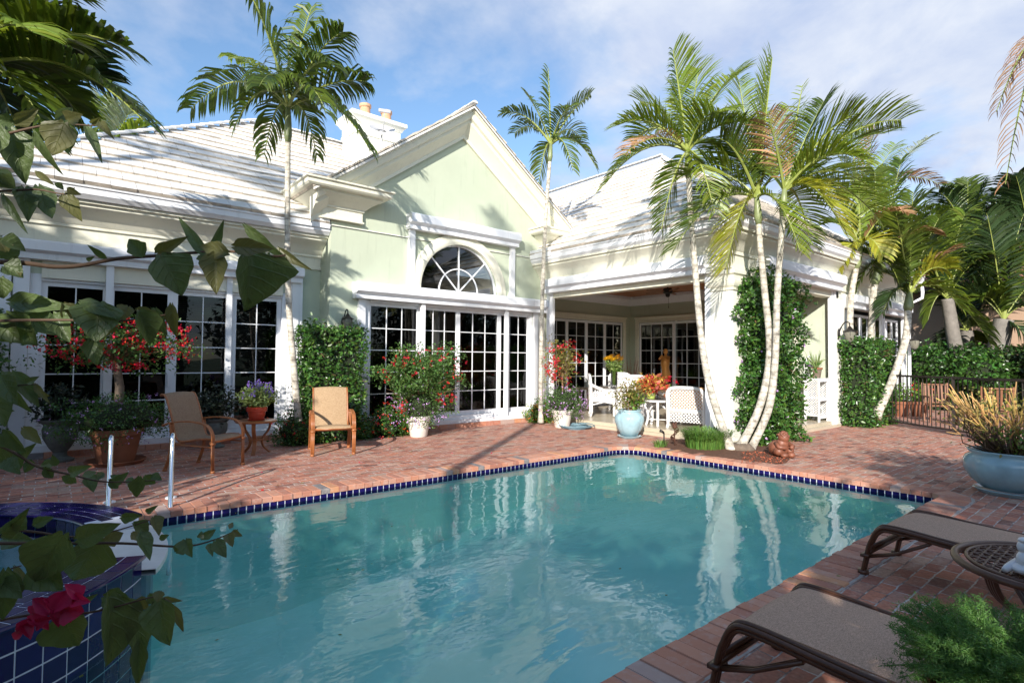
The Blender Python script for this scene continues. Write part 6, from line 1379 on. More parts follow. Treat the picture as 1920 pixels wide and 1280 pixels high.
for i in range(46):
    a = rnd.uniform(0, 6.28); l = rnd.uniform(.25, .38); e = rnd.uniform(.3, 1.2); w_ = .016; c, s_ = math.cos(a), math.sin(a); P = []
    for t_, ww in ((0, 1), (.5, 1.1), (1, .1)): r = l * t_ * math.cos(e) + .02; z = .15 + l * t_ * math.sin(e) - .12 * t_ * t_; P += [(c * r - s_ * w_ * ww, s_ * r + c * w_ * ww, z), (c * r + s_ * w_ * ww, s_ * r - c * w_ * ww, z)]
    mb.add(P, [(0, 1, 3, 2), (2, 3, 5, 4)])
mb.build('strap_leaves', M['leaf'], bm); P = [(x, y, z + j * .02) for x, y, z, k_ in ((-.05, 0, .38, 6), (.16, -.05, .33, 4)) for j in range(k_)]; V, F = petals(np.array(P), .04, 5); mesh_np('red_spikes', V, F, M['red'], bm)
dz_ = thing('bench_prop', None, None); bpy.data.objects.remove(dz_)
pt = thing('terracotta_planter', 'little terracotta planter with curly handles on the wicker end table', 'planter', (9.98, 6.90, FZ0 + .573)); mb = MB(); mb.lathe([(.03, 0), (.07, .02), (.085, .06), (.07, .10), (.06, .10)], n=24); mb.build('bowl', M['terracotta'], pt, smooth=True)
mb = MB(); mb.tube(smooth_path([(-.03, 0, .09), (-.05, 0, .17), (0, 0, .22), (.05, 0, .17), (.02, 0, .12), (.06, 0, .26), (.09, 0, .30)], 5), .014, 7); mb.build('curled_handle', M['terracotta'], pt, smooth='all')
# white cat like ornament and plants behind
mb = MB(); mb.ball((0, 0, .06), (.10, .07, .06), 14, 8); mb.ball((.09, 0, .13), (.05, .045, .045), 12, 8); mb.ball((-.02, 0, .11), (.07, .05, .05), 12, 8); q = at_d(1215, 712, 13.2)
o = mb.build('ceramic_ornament', M['porcelain'], smooth='all', loc=(11.55, 7.35, FZ0 + .52)); tag(o, 'white ceramic animal ornament above the coleus plant', 'ornament')
for lab, x, y, pm, hh, mm in (('strappy plant in a red pot at the back of the lanai by the left windows', 12.35, 10.2, 'pot_red', .55, 'leaf_l'), ('low plant in a small terracotta pot at the back of the lanai', 12.9, 10.35, 'terracotta', .22, 'leaf_l'), ('dark trailing plant in a wide bowl behind the small bougainvillea', 11.55, 10.55, 'pot_stone', .3, 'leaf_fine')):
    pp = potted(lab, 'potted plant', (x, y, FZ0 + .62), [(.10, 0), (.13, .14), (.12, .14)], M[pm], soil=(.11, .12), group='potted plants on the back bench')
    mb = MB()
    for i in range(26):
        a = rnd.uniform(0, 6.28); l = hh * rnd.uniform(.7, 1.2); e = rnd.uniform(.5, 1.4); w_ = .012; c, s_ = math.cos(a), math.sin(a); P = []
        for t_, ww in ((0, 1), (.5, 1.1), (1, .1)): r = l * t_ * math.cos(e) + .02; z = .13 + l * t_ * math.sin(e) - .2 * hh * t_ * t_; P += [(c * r - s_ * w_ * ww, s_ * r + c * w_ * ww, z), (c * r + s_ * w_ * ww, s_ * r - c * w_ * ww, z)]
        mb.add(P, [(0, 1, 3, 2), (2, 3, 5, 4)])
    mb.build('strap_leaves', M[mm], pp)
bn = thing('plant_bench', 'dark low bench holding potted plants along the back wall of the lanai', 'bench', (12.2, 10.4, FZ0)); mb = MB(); mb.box(-1.1, 1.1, -.2, .2, .57, .62); mb.build('bench_top', M['bark_dark'], bn)
for x in (-1., 1.):
    for y in (-.15, .15): mb = MB(); mb.box(x - .03, x + .03, y - .03, y + .03, 0, .57); mb.build('leg', M['bark_dark'], bn)
rb = thing('branch_arrangement', 'spray of bare red twigs in the corner of the lanai', 'branches', (13.75, 10.75, FZ0)); mb = MB(); mb.lathe([(.1, 0), (.14, .25), (.09, .5), (.08, .5)], n=20); mb.build('floor_vase', M['pot_stone'], rb, smooth=True)
M['redtwig'] = mat('red_twig', (.32, .05, .03), .6); branches(rb, (0, 0, .45), (-.05, 0, 1.15), (.45, .3, .45), 42, .007, M['redtwig'], name='twigs')
# golden figure statue behind the right hand glass: standing torso
M['gold'] = mat('gilded_wood', (.75, .33, .08), .35, metal=.3)
sg_ = MB(); sg_.tube(smooth_path([(0, 0, .0), (.02, 0, .25), (-.02, 0, .5), (.0, 0, .72), (.01, 0, .84)], 4), [.09, .10, .11, .12, .13, .12, .11, .11, .12, .13, .13, .12, .10, .08, .05, .04, .04], 12); sg_.ball((0, 0, .92), (.07, .07, .085), 12, 8); sg_.tube([(.0, -.10, .76), (-.08, -.17, .62), (-.14, -.05, .74)], [.045, .035, .03], 8); sg_.tube([(.0, .10, .76), (-.08, .15, .70), (-.14, .02, .80)], [.045, .035, .03], 8)
o = sg_.build('gilded_statue', M['gold'], smooth='all', loc=(14.02, 9.75, .85)); tag(o, 'golden carved torso statue standing against the right hand lanai windows', 'statue')
pd = MB(); pd.box(-.12, .12, -.14, .14, 0, .72); pd.box(-.14, .14, -.16, .16, .69, .72); o = pd.build('pedestal', M['bark_dark'], loc=(14.0, 9.75, FZ0)); tag(o, 'dark pedestal carrying the golden torso statue', 'pedestal')
# ceiling fan
cf = thing('ceiling_fan', 'dark ceiling fan with brown leaf shaped blades under the wooden lanai ceiling', 'ceiling fan', (12.1, 8.35, 3.5)); mb = MB(); mb.tube([(0, 0, 0), (0, 0, -.16)], .018, 8); mb.lathe([(0, -.14), (.10, -.15), (.13, -.20), (.12, -.27), (.06, -.30), (.05, -.36), (.02, -.38), (0, -.38)], n=24); mb.build('motor', M['iron'], cf, smooth=True)
mb = MB(); mb.tube([(.04, 0, -.36), (.04, 0, -.60)], .003, 5); mb.tube([(.04, 0, -.60), (.04, 0, -.66)], .008, 6); mb.build('pull_chain', M['iron'], cf)
M['blade'] = mat('fan_blade', (.24, .10, .04), .5)
for i in range(5):
    a = .35 + i * 2 * math.pi / 5; c, s_ = math.cos(a), math.sin(a); mb = MB(); P = []
    for r, ww in ((.10, .02), (.18, .02), (.24, .07), (.38, .10), (.52, .10), (.62, .06), (.66, .01)):
        for g in (-1, 1): P.append((c * r - s_ * ww * g, s_ * r + c * ww * g, -.23 + .012 * g))
    P2 = [(x, y, z - .01) for x, y, z in P]; k = len(P); mb.add(P + P2, [(2 * j, 2 * j + 1, 2 * j + 3, 2 * j + 2) for j in range(6)] + [(k + 2 * j + 2, k + 2 * j + 3, k + 2 * j + 1, k + 2 * j) for j in range(6)]); mb.build('fan_blade', M['blade'], cf)
# etagere
eg = thing('etagere', 'tall white wicker shelf unit just inside the right lanai opening', 'shelf unit', (13.78, 5.45, FZ0), math.radians(0)); W_, D_, Hh = .48, .34, 1.5
for x in (-W_ / 2, W_ / 2):
    mb = MB(); mb.box(x - .02, x + .02, -D_ / 2, -D_ / 2 + .04, 0, .98); mb.build('front_post', M['wicker'], eg); mb = MB(); mb.box(x - .02, x + .02, D_ / 2 - .04, D_ / 2, 0, Hh - .1); mb.build('back_post', M['wicker'], eg)
    mb = MB(); lattice(mb, (x, -D_ / 2, .12), (0, D_, 0), (0, 0, .85), 6, 1); mb.build('lattice_side', M['wicker'], eg)
for z in (.12, .52, .96): mb = MB(); mb.box(-W_ / 2, W_ / 2, -D_ / 2, D_ / 2, z, z + .03); mb.box(-W_ / 2 + .02, W_ / 2 - .02, -D_ / 2 - .006, -D_ / 2 + .01, z - .05, z + .03); mb.build('shelf', M['wicker'], eg)
mb = MB(); lattice(mb, (-W_ / 2, D_ / 2 - .02, .15), (W_, 0, 0), (0, 0, 1.15), 8, 1, w=.014); mb.tube(smooth_path([(-W_ / 2, D_ / 2 - .02, 1.35), (-W_ / 4, D_ / 2 - .02, 1.46), (0, D_ / 2 - .02, 1.5), (W_ / 4, D_ / 2 - .02, 1.46), (W_ / 2, D_ / 2 - .02, 1.35)], 4), .022, 8); mb.build('lattice_back', M['wicker'], eg)
pp = potted('spindly aloe in a dark orange rimmed pot on top of the white shelf unit', 'potted plant', (13.78, 5.45, FZ0 + .992), [(.09, 0), (.12, .19), (.135, .20), (.135, .24), (.12, .24)], M['bark_dark'], soil=(.12, .22)); mb = MB(); mb.lathe([(.132, .205), (.139, .205), (.139, .243), (.12, .245)], n=24); mb.build('pot_rim', M['terracotta'], pp, smooth=True)
mb = MB()
for i in range(26): a = rnd.uniform(0, 6.28); r = rnd.uniform(.08, .26); mb.tube([(0, 0, .22), (math.cos(a) * r * .6, math.sin(a) * r * .6, .40), (math.cos(a) * r, math.sin(a) * r, rnd.uniform(.38, .66))], [.014, .010, .002], 5)
mb.build('succulent_leaves', M['leaf_grey'], pp)
M['sand'] = mat('sandstone', (.62, .46, .30), .8, vary=.2)
mb = MB(); mb.lathe([(.05, 0), (.06, .03), (.045, .10), (.055, .17), (.03, .22), (.0, .24)], n=14); mb.ball((0, 0, .26), (.035, .035, .045), 10, 8); o = mb.build('figurine', M['sand'], smooth='all', loc=(13.78, 5.42, FZ0 + .552)); tag(o, 'slim sandstone figurine on the middle shelf of the white shelf unit', 'figurine')
mb = MB(); mb.ball((0, 0, .07), (.11, .07, .07), 12, 8); mb.ball((-.09, 0, .15), (.04, .04, .05), 10, 8); o = mb.build('figurine', M['pot_stone'], smooth='all', loc=(13.78, 5.42, FZ0 + .152)); tag(o, 'dark little animal figurine on the lowest shelf of the white shelf unit', 'figurine')
sb = thing('stone_pedestal_table', 'low white pedestal table behind the vine covered column', 'table', (13.35, 6.5, FZ0)); mb = MB(); mb.lathe([(.2, 0), (.2, .05), (.10, .10), (.08, .25), (.14, .38), (.16, .40), (0, .40)], n=20); mb.build('pedestal', M['whitewall'], sb, smooth=True); mb = MB(); mb.lathe([(0, .402), (.30, .402), (.30, .43), (0, .43)], n=28); mb.build('table_top', M['whitewall'], sb, smooth=True)
mb = MB(); mb.lathe([(.10, 0), (.12, .05), (.10, .14), (.06, .20), (0, .2)], n=16); mb.ball((0, 0, .26), (.07, .07, .08), 12, 8); mb.ball((.03, -.08, .10), (.05, .05, .06), 10, 8); o = mb.build('garden_figure', M['sand'], smooth='all', loc=(13.35, 6.5, FZ0 + .431)); tag(o, 'sandstone seated figure on the low white pedestal table', 'statue')
# hose, light, iron ornament, terracotta cherub
M['hose'] = mat('blue_grey_hose', (.16, .27, .33), .45); q = at_z(1087, 800); mb = MB(); pts = []
for i in range(120): a = i * .35; r = .20 + .05 * math.sin(i * .13) + .001 * i; pts.append((r * math.cos(a) * 1.2, r * math.sin(a), .014 + .010 * (i // 18) + .004 * math.sin(i)))
mb.tube(pts, .010, 6); o = mb.build('garden_hose', M['hose'], smooth='all', loc=(q[0] - .25, q[1] - .15, 0)); tag(o, 'coiled blue grey garden hose lying on the bricks by the lanai step', 'hose')
q = at_z(1245, 838); gl = thing('garden_light', 'short black garden spotlight on a stake beside the iron ornament', 'garden light', (q[0], q[1], 0)); mb = MB(); mb.tube([(0, 0, 0), (0, 0, .24)], .012, 8); mb.build('stake', M['iron'], gl, smooth='all'); mb = MB(); mb.tube([(0, 0, .24), (-.02, .02, .27), (-.05, .05, .285)], [.018, .022, .028], 10); mb.build('lamp_head', M['iron'], gl, smooth='all')
q = at_z(1265, 836); M['rust'] = mat('rusty_iron', (.09, .035, .02), .8, vary=.4, nscale=20); mb = MB()
for i in range(9): a = i * .7; mb.tube(smooth_path([(0, 0, .02 + .03 * i), (.07 * math.cos(a), .07 * math.sin(a), .05 + .03 * i), (.05 * math.cos(a + .9), .05 * math.sin(a + .9), .11 + .03 * i), (0, 0, .08 + .03 * i)], 4), .008, 5)
mb.ball((0, 0, .34), (.045, .045, .05), 10, 8); mb.ball((-.04, 0, .39), (.02, .02, .03), 8, 6); mb.ball((.04, 0, .39), (.02, .02, .03), 8, 6); mb.tube([(0, 0, 0), (0, 0, .3)], .01, 6)
o = mb.build('iron_ornament', M['rust'], smooth='all', loc=(q[0], q[1], 0)); tag(o, 'rusty scrolled iron garden ornament beside the grass clump', 'garden ornament')
q = at_z(1466, 856); M['tcotta2'] = mat('glazed_terracotta', (.22, .08, .045), .5, vary=.45, nscale=16); ck = thing('terracotta_cherub', 'crouching terracotta cherub statue in the red mulch at the pool corner', 'statue', (q[0], q[1] + .05, 0), math.radians(-20))
mb = MB(); mb.ball((0, 0, .13), (.15, .16, .13), 16, 12, jit=.03); mb.ball((.0, -.08, .21), (.10, .08, .10), 14, 10); mb.ball((.11, -.10, .10), (.07, .08, .07), 12, 8); mb.ball((-.11, -.10, .10), (.07, .08, .07), 12, 8); mb.ball((.06, -.19, .05), (.06, .06, .045), 12, 8); mb.ball((-.07, -.18, .05), (.06, .06, .045), 12, 8); mb.tube([(.10, -.05, .22), (.14, -.15, .17), (.05, -.20, .16)], [.04, .035, .03], 8); mb.tube([(-.10, -.05, .22), (-.14, -.15, .17), (-.05, -.20, .16)], [.04, .035, .03], 8); mb.build('body', M['tcotta2'], ck, smooth='all')
mb = MB(); mb.ball((0, -.10, .31), (.085, .085, .085), 16, 12); 
for i in range(26): a = rnd.uniform(0, 6.28); b_ = rnd.uniform(.2, 1.5); mb.ball((.08 * math.cos(a) * math.cos(b_), -.09 + .08 * math.sin(a) * math.cos(b_), .315 + .08 * math.sin(b_)), .022, 6, 5)
mb.build('head', M['tcotta2'], ck, smooth='all')
sl2 = MB(); sl2.tube([(0, 0, 0), (0, 0, .16)], .008, 6); sl2.tube([(0, 0, .16), (.02, -.02, .20)], [.015, .02], 8); q = at_z(1447, 848); o = sl2.build('garden_light', M['iron'], smooth='all', loc=(q[0], q[1], 0)); tag(o, 'tiny black garden light standing left of the terracotta cherub', 'garden light')
# wall lanterns
M['lampglass'] = mat('bubbled_lamp_glass', (.22, .21, .17), .12, trans=.1)
def lantern(label, loc, rz, s=1.0):
    """mounted on a wall at y=0, stands off towards -y"""
    t = thing('wall_lantern', label, 'wall lantern', loc, rz, group='wall lanterns'); mb = MB(); mb.ball((0, -.015, -.02), (.05 * s, .02, .10 * s), 12, 8); mb.tube(smooth_path([(0, 0, -.05 * s), (0, -.05 * s, .10 * s), (0, -.12 * s, .20 * s), (0, -.19 * s, .19 * s), (0, -.20 * s, .12 * s)], 5), .011 * s, 7); mb.build('bracket', M['iron'], t, smooth='all')
    mb = MB(); mb.lathe([(.0, .13 * s), (.02 * s, .12 * s), (.05 * s, .07 * s), (.115 * s, .03 * s), (.115 * s, .02 * s), (.0, .02 * s)], (0, -.20 * s, 0), 20); mb.ball((0, -.20 * s, .135 * s), .014 * s, 8, 6); mb.build('lamp_cap', M['iron'], t, smooth=True)
    mb = MB(); mb.lathe([(.09 * s, .018 * s), (.095 * s, -.03 * s), (.07 * s, -.14 * s), (.04 * s, -.17 * s), (0, -.17 * s)], (0, -.20 * s, 0), 16); mb.build('lamp_glass', M['lampglass'], t, smooth=True)
    mb = MB(); mb.lathe([(.045 * s, -.168 * s), (.04 * s, -.19 * s), (.012 * s, -.21 * s), (.0, -.24 * s)], (0, -.20 * s, 0), 12)
    for i in range(4): a = i * math.pi / 2 + .4; mb.tube([(.095 * s * math.cos(a), -.20 * s + .095 * s * math.sin(a), .02 * s), (.098 * s * math.cos(a), -.20 * s + .098 * s * math.sin(a), -.03 * s), (.042 * s * math.cos(a), -.20 * s + .042 * s * math.sin(a), -.17 * s)], .004 * s, 5)
    mb.build('lamp_cage', M['iron'], t, smooth='all'); return t
q = at_y(652, 600, YG - .2); lantern('black wall lantern above the clipped vine left of the gable doors', (q[0], YG - .0, q[2]), 0, 1.0)
q = at_y(1592, 628, YF - .2); lantern('black wall lantern half hidden by palm trunks beside the lanai opening', (q[0] - .1, YF, q[2] + .05), 0, 1.25)
q = at_y(1716, 637, YF - .2); lantern('black wall lantern at the far right corner of the house', (19.35, YF, q[2] - .05), 0, 1.3)
# satellite dish
q = at_d(716, 246, float(np.dot(np.array([6.3, 12.6, 7.3]) - CAMP, f_))); sd = thing('satellite_dish', 'small grey satellite dish on a mast in front of the chimney', 'satellite dish', tuple(map(float, q)), math.radians(-20)); M['grey'] = mat('grey_metal', (.42, .42, .43), .5)
mb = MB(); mb.tube([(0, 0, -.95), (0, 0, -.1)], .025, 8); mb.build('mast', M['grey'], sd, smooth='all')
mb = MB(); n = 28
P = [(0, .0, 0)]; F = []
for i, r in enumerate((.10, .21, .32)):
    for j in range(n): a = 2 * math.pi * j / n; P.append((r * 1.0 * math.cos(a), -r * r * .7, r * .8 * math.sin(a)))
F += [(0, 1 + j, 1 + (j + 1) % n) for j in range(n)] + [(1 + i * n + j, 1 + i * n + (j + 1) % n, 1 + (i + 1) * n + (j + 1) % n, 1 + (i + 1) * n + j) for i in range(2) for j in range(n)]
R_ = Matrix.Rotation(math.radians(-50), 3, 'X'); mb.add([tuple(R_ @ Vector(p)) for p in P], F); mb.build('reflector', M['grey'], sd, smooth='all')
mb = MB(); mb.tube([(0, -.05, -.25), (0, -.45, .05), (0, -.50, .28)], .012, 6); mb.bar((-.14, -.50, .30), (.14, -.50, .30), .05, .07); mb.build('feed_arm', M['grey'], sd)

# ------------------------------------------------------------------ fence and what stands beyond it
A_, B_ = np.array([15.75, 4.85]), np.array([14.44, 3.01]); dr_ = (B_ - A_) / np.linalg.norm(B_ - A_); Lf = 7.5
fn = thing('metal_fence', 'black metal picket fence running from the right wing to the right edge', 'fence', (A_[0], A_[1], 0), world=True)
M['fenceblk'] = mat('black_fence_paint', (.03, .024, .022), .4)
mb = MB(); fp = lambda s, z: (A_[0] + dr_[0] * s, A_[1] + dr_[1] * s, z)
mb.bar(fp(0, 1.19), fp(Lf, 1.19), .055, .045); mb.build('top_rail', M['fenceblk'], fn); mb = MB(); mb.bar(fp(0, .10), fp(Lf, .10), .03, .03); mb.build('bottom_rail', M['fenceblk'], fn)
s = 0
mb = MB(); nfp = 0
while s < Lf:
    if nfp % 20 == 0: p = MB(); p.bar(fp(s, 0), fp(s, 1.20), .05); p.build('post', M['fenceblk'], fn)
    else: mb = MB(); mb.bar(fp(s, .09), fp(s, 1.17), .018); mb.build('picket', M['fenceblk'], fn)
    s += .112; nfp += 1
M['teak'] = mat('teak', (.20, .075, .03), .55, vary=.25, nscale=9)
def teak_chair(label, loc, rz):
    t = thing('wooden_armchair', label, 'wooden chair', loc, rz, group='wooden chairs behind the fence')
    for x in (-.27, .27):
        mb = MB(); mb.bar((x, -.25, 0), (x, -.25, .62), .05); mb.build('front_leg', M['teak'], t); mb = MB(); mb.bar((x, .25, 0), (x, .34, .98), .05); mb.build('back_leg', M['teak'], t); mb = MB(); mb.bar((x, -.30, .64), (x, .30, .64), .07, .03); mb.build('armrest', M['teak'], t)
    mb = MB(); 
    for i in range(7): mb.bar((-.25, -.24 + i * .075, .42), (.25, -.24 + i * .075, .42), .06, .02)
    mb.build('slatted_seat', M['teak'], t); mb = MB(); mb.bar((-.26, .33, .94), (.26, .33, .94), .07, .03); mb.bar((-.26, .27, .48), (.26, .27, .48), .05, .03)
    for i in range(7): mb.bar((-.21 + i * .07, .275, .48), (-.21 + i * .07, .325, .92), .04, .015)
    mb.build('slatted_back', M['teak'], t); return t
teak_chair('wooden slatted armchair behind the fence, facing left', (17.3, 3.9, 0), math.radians(-60)); teak_chair('wooden slatted armchair behind the fence, seen from its back', (16.4, 2.7, 0), math.radians(110))
for lab, px, py, pm, sz, fl in (('terracotta pot of red and green flowers on the patio behind the fence', 1722, 745, 'terracotta', .24, True), ('potted green plant behind the fence beside the leaning palm', 1690, 775, 'terracotta', .18, False)):
    q = at_d(px, py, 15.5); pp = potted(lab, 'potted plant', (q[0], q[1], 0), [(.16, 0), (.22, .34), (.25, .35), (.25, .42), (.22, .42)], M[pm], soil=(.21, .38), group='pots on the patio beyond the fence')
    cloud(pp, (0, 0, .62), (.34, .34, .30), 500, .07, M['leaf_l'], shell=.2)
    if fl: flowers(pp, (0, 0, .66), (.32, .32, .28), 30, .03, M['redfl'])
# neighbour's house with a clay barrel tile roof
nb = thing('neighbour_house', 'tan stucco house next door with a pink clay tile roof', 'house', (25, 0, 0), world=True)
M['tan'] = mat('tan_stucco', (.40, .27, .19), .9, vary=.06); M['clay'] = mat('clay_barrel_tile', (.48, .22, .17), .8, vary=.2, nscale=4)
mb = MB(); mb.box(25, 33, -6, 10, 0, 4.3); mb.build('wall', M['tan'], nb)
mb = MB(); y = -7.; 
while y < 11: 
    for k_ in range(12):
        x0_ = 24.3 + k_ * .42; z0_ = 4.2 + k_ * .17
        P = []; 
        for xx, zz, r in ((x0_, z0_ + .03, .15), (x0_ + .46, z0_ + .17, .13)):
            for j in range(7): a = math.pi * j / 6; P.append((xx, y + .16 - r * math.cos(a), zz + r * math.sin(a)))
        mb.add(P, [(j, j + 1, 8 + j, 7 + j) for j in range(6)] + [tuple(range(7))])
    y += .33
mb.add([(24.3, -7, 4.2), (29.5, -7, 6.3), (29.5, 11, 6.3), (24.3, 11, 4.2)], [(0, 1, 2, 3)]); mb.build('roof', M['clay'], nb, smooth='all')
mb = MB(); mb.box(24.32, 25, -6.8, 10.8, 4.08, 4.16); mb.build('eave', M['bark_dark'], nb)

# ------------------------------------------------------------------ bougainvillea branches hanging in from the left, close to the camera
fb = thing('bougainvillea_shrub', 'bougainvillea branches with large heart shaped leaves reaching in from the left edge, close up', 'shrub', (-1.1, .25, 0), world=True)
M['bigleaf'] = mat('bougainvillea_leaf', (.085, .13, .045), .42, spec=.45, vary=.3, nscale=14, island=.35, trans=.30, hue=.02, bump=.35, bscale=70)
M['youngleaf'] = mat('young_bougainvillea_leaf', (.12, .125, .045), .45, vary=.3, nscale=14, island=.3, trans=.35, hue=.02)
for key_ in ('bigleaf', 'youngleaf'):
    t = M[key_].node_tree; b = t.nodes['Principled BSDF']; uvn = N(t, 'ShaderNodeUVMap', uv_map='leaf'); sx = N(t, 'ShaderNodeSeparateXYZ'); LK(t, uvn.outputs[0], sx.inputs[0])
    ab = N(t, 'ShaderNodeMath', operation='ABSOLUTE'); LK(t, sx.outputs['X'], ab.inputs[0])
    a_ = N(t, 'ShaderNodeMath', operation='MULTIPLY'); a_.inputs[1].default_value = 5.5; LK(t, sx.outputs['Y'], a_.inputs[0])
    b_ = N(t, 'ShaderNodeMath', operation='MULTIPLY_ADD'); b_.inputs[1].default_value = -1.7; LK(t, ab.outputs[0], b_.inputs[0]); LK(t, a_.outputs[0], b_.inputs[2])
    p_ = N(t, 'ShaderNodeMath', operation='PINGPONG'); p_.inputs[1].default_value = .5; LK(t, b_.outputs[0], p_.inputs[0])
    m_ = N(t, 'ShaderNodeMath', operation='MINIMUM'); s_ = N(t, 'ShaderNodeMath', operation='MULTIPLY'); s_.inputs[1].default_value = 2.2; LK(t, ab.outputs[0], s_.inputs[0]); LK(t, p_.outputs[0], m_.inputs[0]); LK(t, s_.outputs[0], m_.inputs[1])
    r_n = N(t, 'ShaderNodeMapRange'); r_n.inputs[1].default_value = .0; r_n.inputs[2].default_value = .10; r_n.inputs[3].default_value = 1.; r_n.inputs[4].default_value = 0.; LK(t, m_.outputs[0], r_n.inputs[0])
    lk = b.inputs['Base Color'].links[0].from_socket; mv = N(t, 'ShaderNodeMixRGB'); mv.inputs[2].default_value = (.16, .20, .08, 1); fm = N(t, 'ShaderNodeMath', operation='MULTIPLY'); fm.inputs[1].default_value = .22; LK(t, r_n.outputs[0], fm.inputs[0]); LK(t, fm.outputs[0], mv.inputs[0]); LK(t, lk, mv.inputs[1]); LK(t, mv.outputs[0], b.inputs['Base Color'])
    bp2 = N(t, 'ShaderNodeBump', i_Strength=.6, i_Distance=.002); bp2.invert = True; LK(t, r_n.outputs[0], bp2.inputs['Height'])
    if b.inputs['Normal'].links: LK(t, b.inputs['Normal'].links[0].from_socket, bp2.inputs['Normal'])
    LK(t, bp2.outputs[0], b.inputs['Normal'])
M['bract'] = mat('magenta_bract', (.42, .012, .05), .5, island=.3, hue=.02, vary=.35, nscale=14, trans=.3)
M['woody'] = mat('bougainvillea_stem', (.10, .06, .035), .8, vary=.3, nscale=30)
UVS = {}
def heart(mb, base, tip, wpx, D, cup=.25, curl=.25, tilt=None, dd=0.):
    a = at_d(base[0], base[1], D); b = at_d(tip[0], tip[1], D + dd); w_ = wpx / FPX * D; ax = b - a; L = np.linalg.norm(ax); ax /= L
    view = (a + b) / 2 - CAMP; view /= np.linalg.norm(view); s = np.cross(ax, view); s /= np.linalg.norm(s); u = -view
    t = rnd.uniform(-.7, .7) if tilt is None else tilt; s2 = s * math.cos(t) + u * math.sin(t); u2 = np.cross(ax, s2) * (1 if np.dot(np.cross(ax, s2), u) > 0 else -1)
    w_ = w_ / max(.85, abs(math.cos(t)))
    nn, mm = 14, 6; P = []
    for i in range(nn + 1):
        v = i / nn
        if v < .5: wd = math.sin(math.pi * .5 * min(1, (v + .035) / .36)) ** .55
        else: wd = 1.0
        if v > .36: q_ = (v - .36) / .64; wd = (1 - q_ ** 1.65) * (1 - .12 * math.sin(q_ * 3.1)); 
        wd *= 1 + .05 * math.sin(v * 19 + cup * 30)
        for j in range(-mm, mm + 1):
            f = j / mm; x = f * wd * w_ / 2; lobe = -.09 * L * math.sin(min(1, abs(f) * 1.2) * math.pi) * max(0, 1 - v * 3.5)
            h = abs(f) ** 1.05 * cup * wd * w_ * .62 - curl * L * v * v * .35 + .012 * w_ * math.sin(f * 9 + v * 11 + cup * 40)
            P.append(a + ax * (L * v + lobe) + s2 * x + u2 * h)
    k = 2 * mm + 1; mb.uv = [((j - mm) / mm, i / nn) for i in range(nn + 1) for j in range(k)]; mb.add(P, [(i * k + j, i * k + j + 1, (i + 1) * k + j + 1, (i + 1) * k + j) for i in range(nn) for j in range(k - 1)])
LV = {'a': [], 'y': []}
def lf(*rows):
    for r in rows: LV[r[-1] if isinstance(r[-1], str) else 'a'].append(r)
D1 = 1.02
lf((20, 245, 46, 336, 58), (24, 230, -12, 222, 30), (28, 232, 72, 206, 26, 'y'), (120, 232, 97, 292, 56, 'y'), (112, 228, 134, 284, 42), (66, 248, 106, 330, 16), (106, 226, 140, 202, 26), (128, 226, 156, 214, 30, 'y'), (160, 237, 195, 294, 20), (172, 232, 186, 222, 12, 'y'), (190, 230, 206, 254, 16, 'y'), (84, 246, 62, 268, 18), (-5, 235, -20, 300, 50))
lf((4, 328, 30, 354, 34), (46, 354, 54, 410, 40), (72, 350, 98, 413, 42), (68, 322, 104, 348, 14, 'y'), (103, 344, 121, 356, 12), (122, 364, 147, 411, 30, 'y'), (128, 352, 152, 366, 16, 'y'), (6, 366, 49, 438, 15), (-6, 320, 22, 350, 30))
lf((2, 452, 52, 466, 30), (0, 480, 40, 452, 36), (8, 500, 44, 520, 40), (2, 520, 6, 560, 44), (12, 470, -6, 440, 30, 'y'), (30, 488, 38, 516, 16, 'y'))
lf((199, 484, 164, 458, 12), (163, 487, 176, 482, 8), (268, 480, 242, 448, 34), (296, 474, 344, 446, 24, 'y'), (302, 482, 344, 553, 78), (386, 480, 338, 410, 22), (392, 478, 420, 412, 20), (382, 476, 392, 496, 34), (405, 478, 404, 550, 46, 'y'), (428, 474, 372, 460, 34, 'y'), (466, 478, 474, 582, 112), (500, 478, 490, 545, 60), (440, 462, 512, 466, 34, 'y'), (462, 424, 534, 492, 22), (524, 466, 574, 508, 18, 'y'), (350, 480, 330, 520, 50, 'y'))
lf((20, 566, 122, 572, 38), (36, 582, 112, 628, 60), (14, 590, 70, 648, 62), (-10, 600, 24, 640, 70), (152, 566, 216, 590, 26), (186, 570, 180, 642, 80), (205, 580, 180, 640, 50, 'y'), (170, 638, 182, 684, 34), (176, 640, 166, 672, 14), (240, 576, 226, 604, 28, 'y'), (256, 580, 298, 588, 16, 'y'), (262, 584, 290, 646, 44), (292, 580, 306, 628, 30), (322, 572, 328, 634, 22, 'y'), (120, 570, 150, 606, 34, 'y'), (100, 590, 130, 640, 40))
lf((2, 702, 26, 756, 46), (24, 700, 74, 764, 30), (20, 728, 56, 778, 16), (62, 734, 96, 742, 16, 'y'), (52, 716, 78, 704, 14), (-8, 740, 10, 800, 40), (66, 720, 92, 756, 12, 'y'))
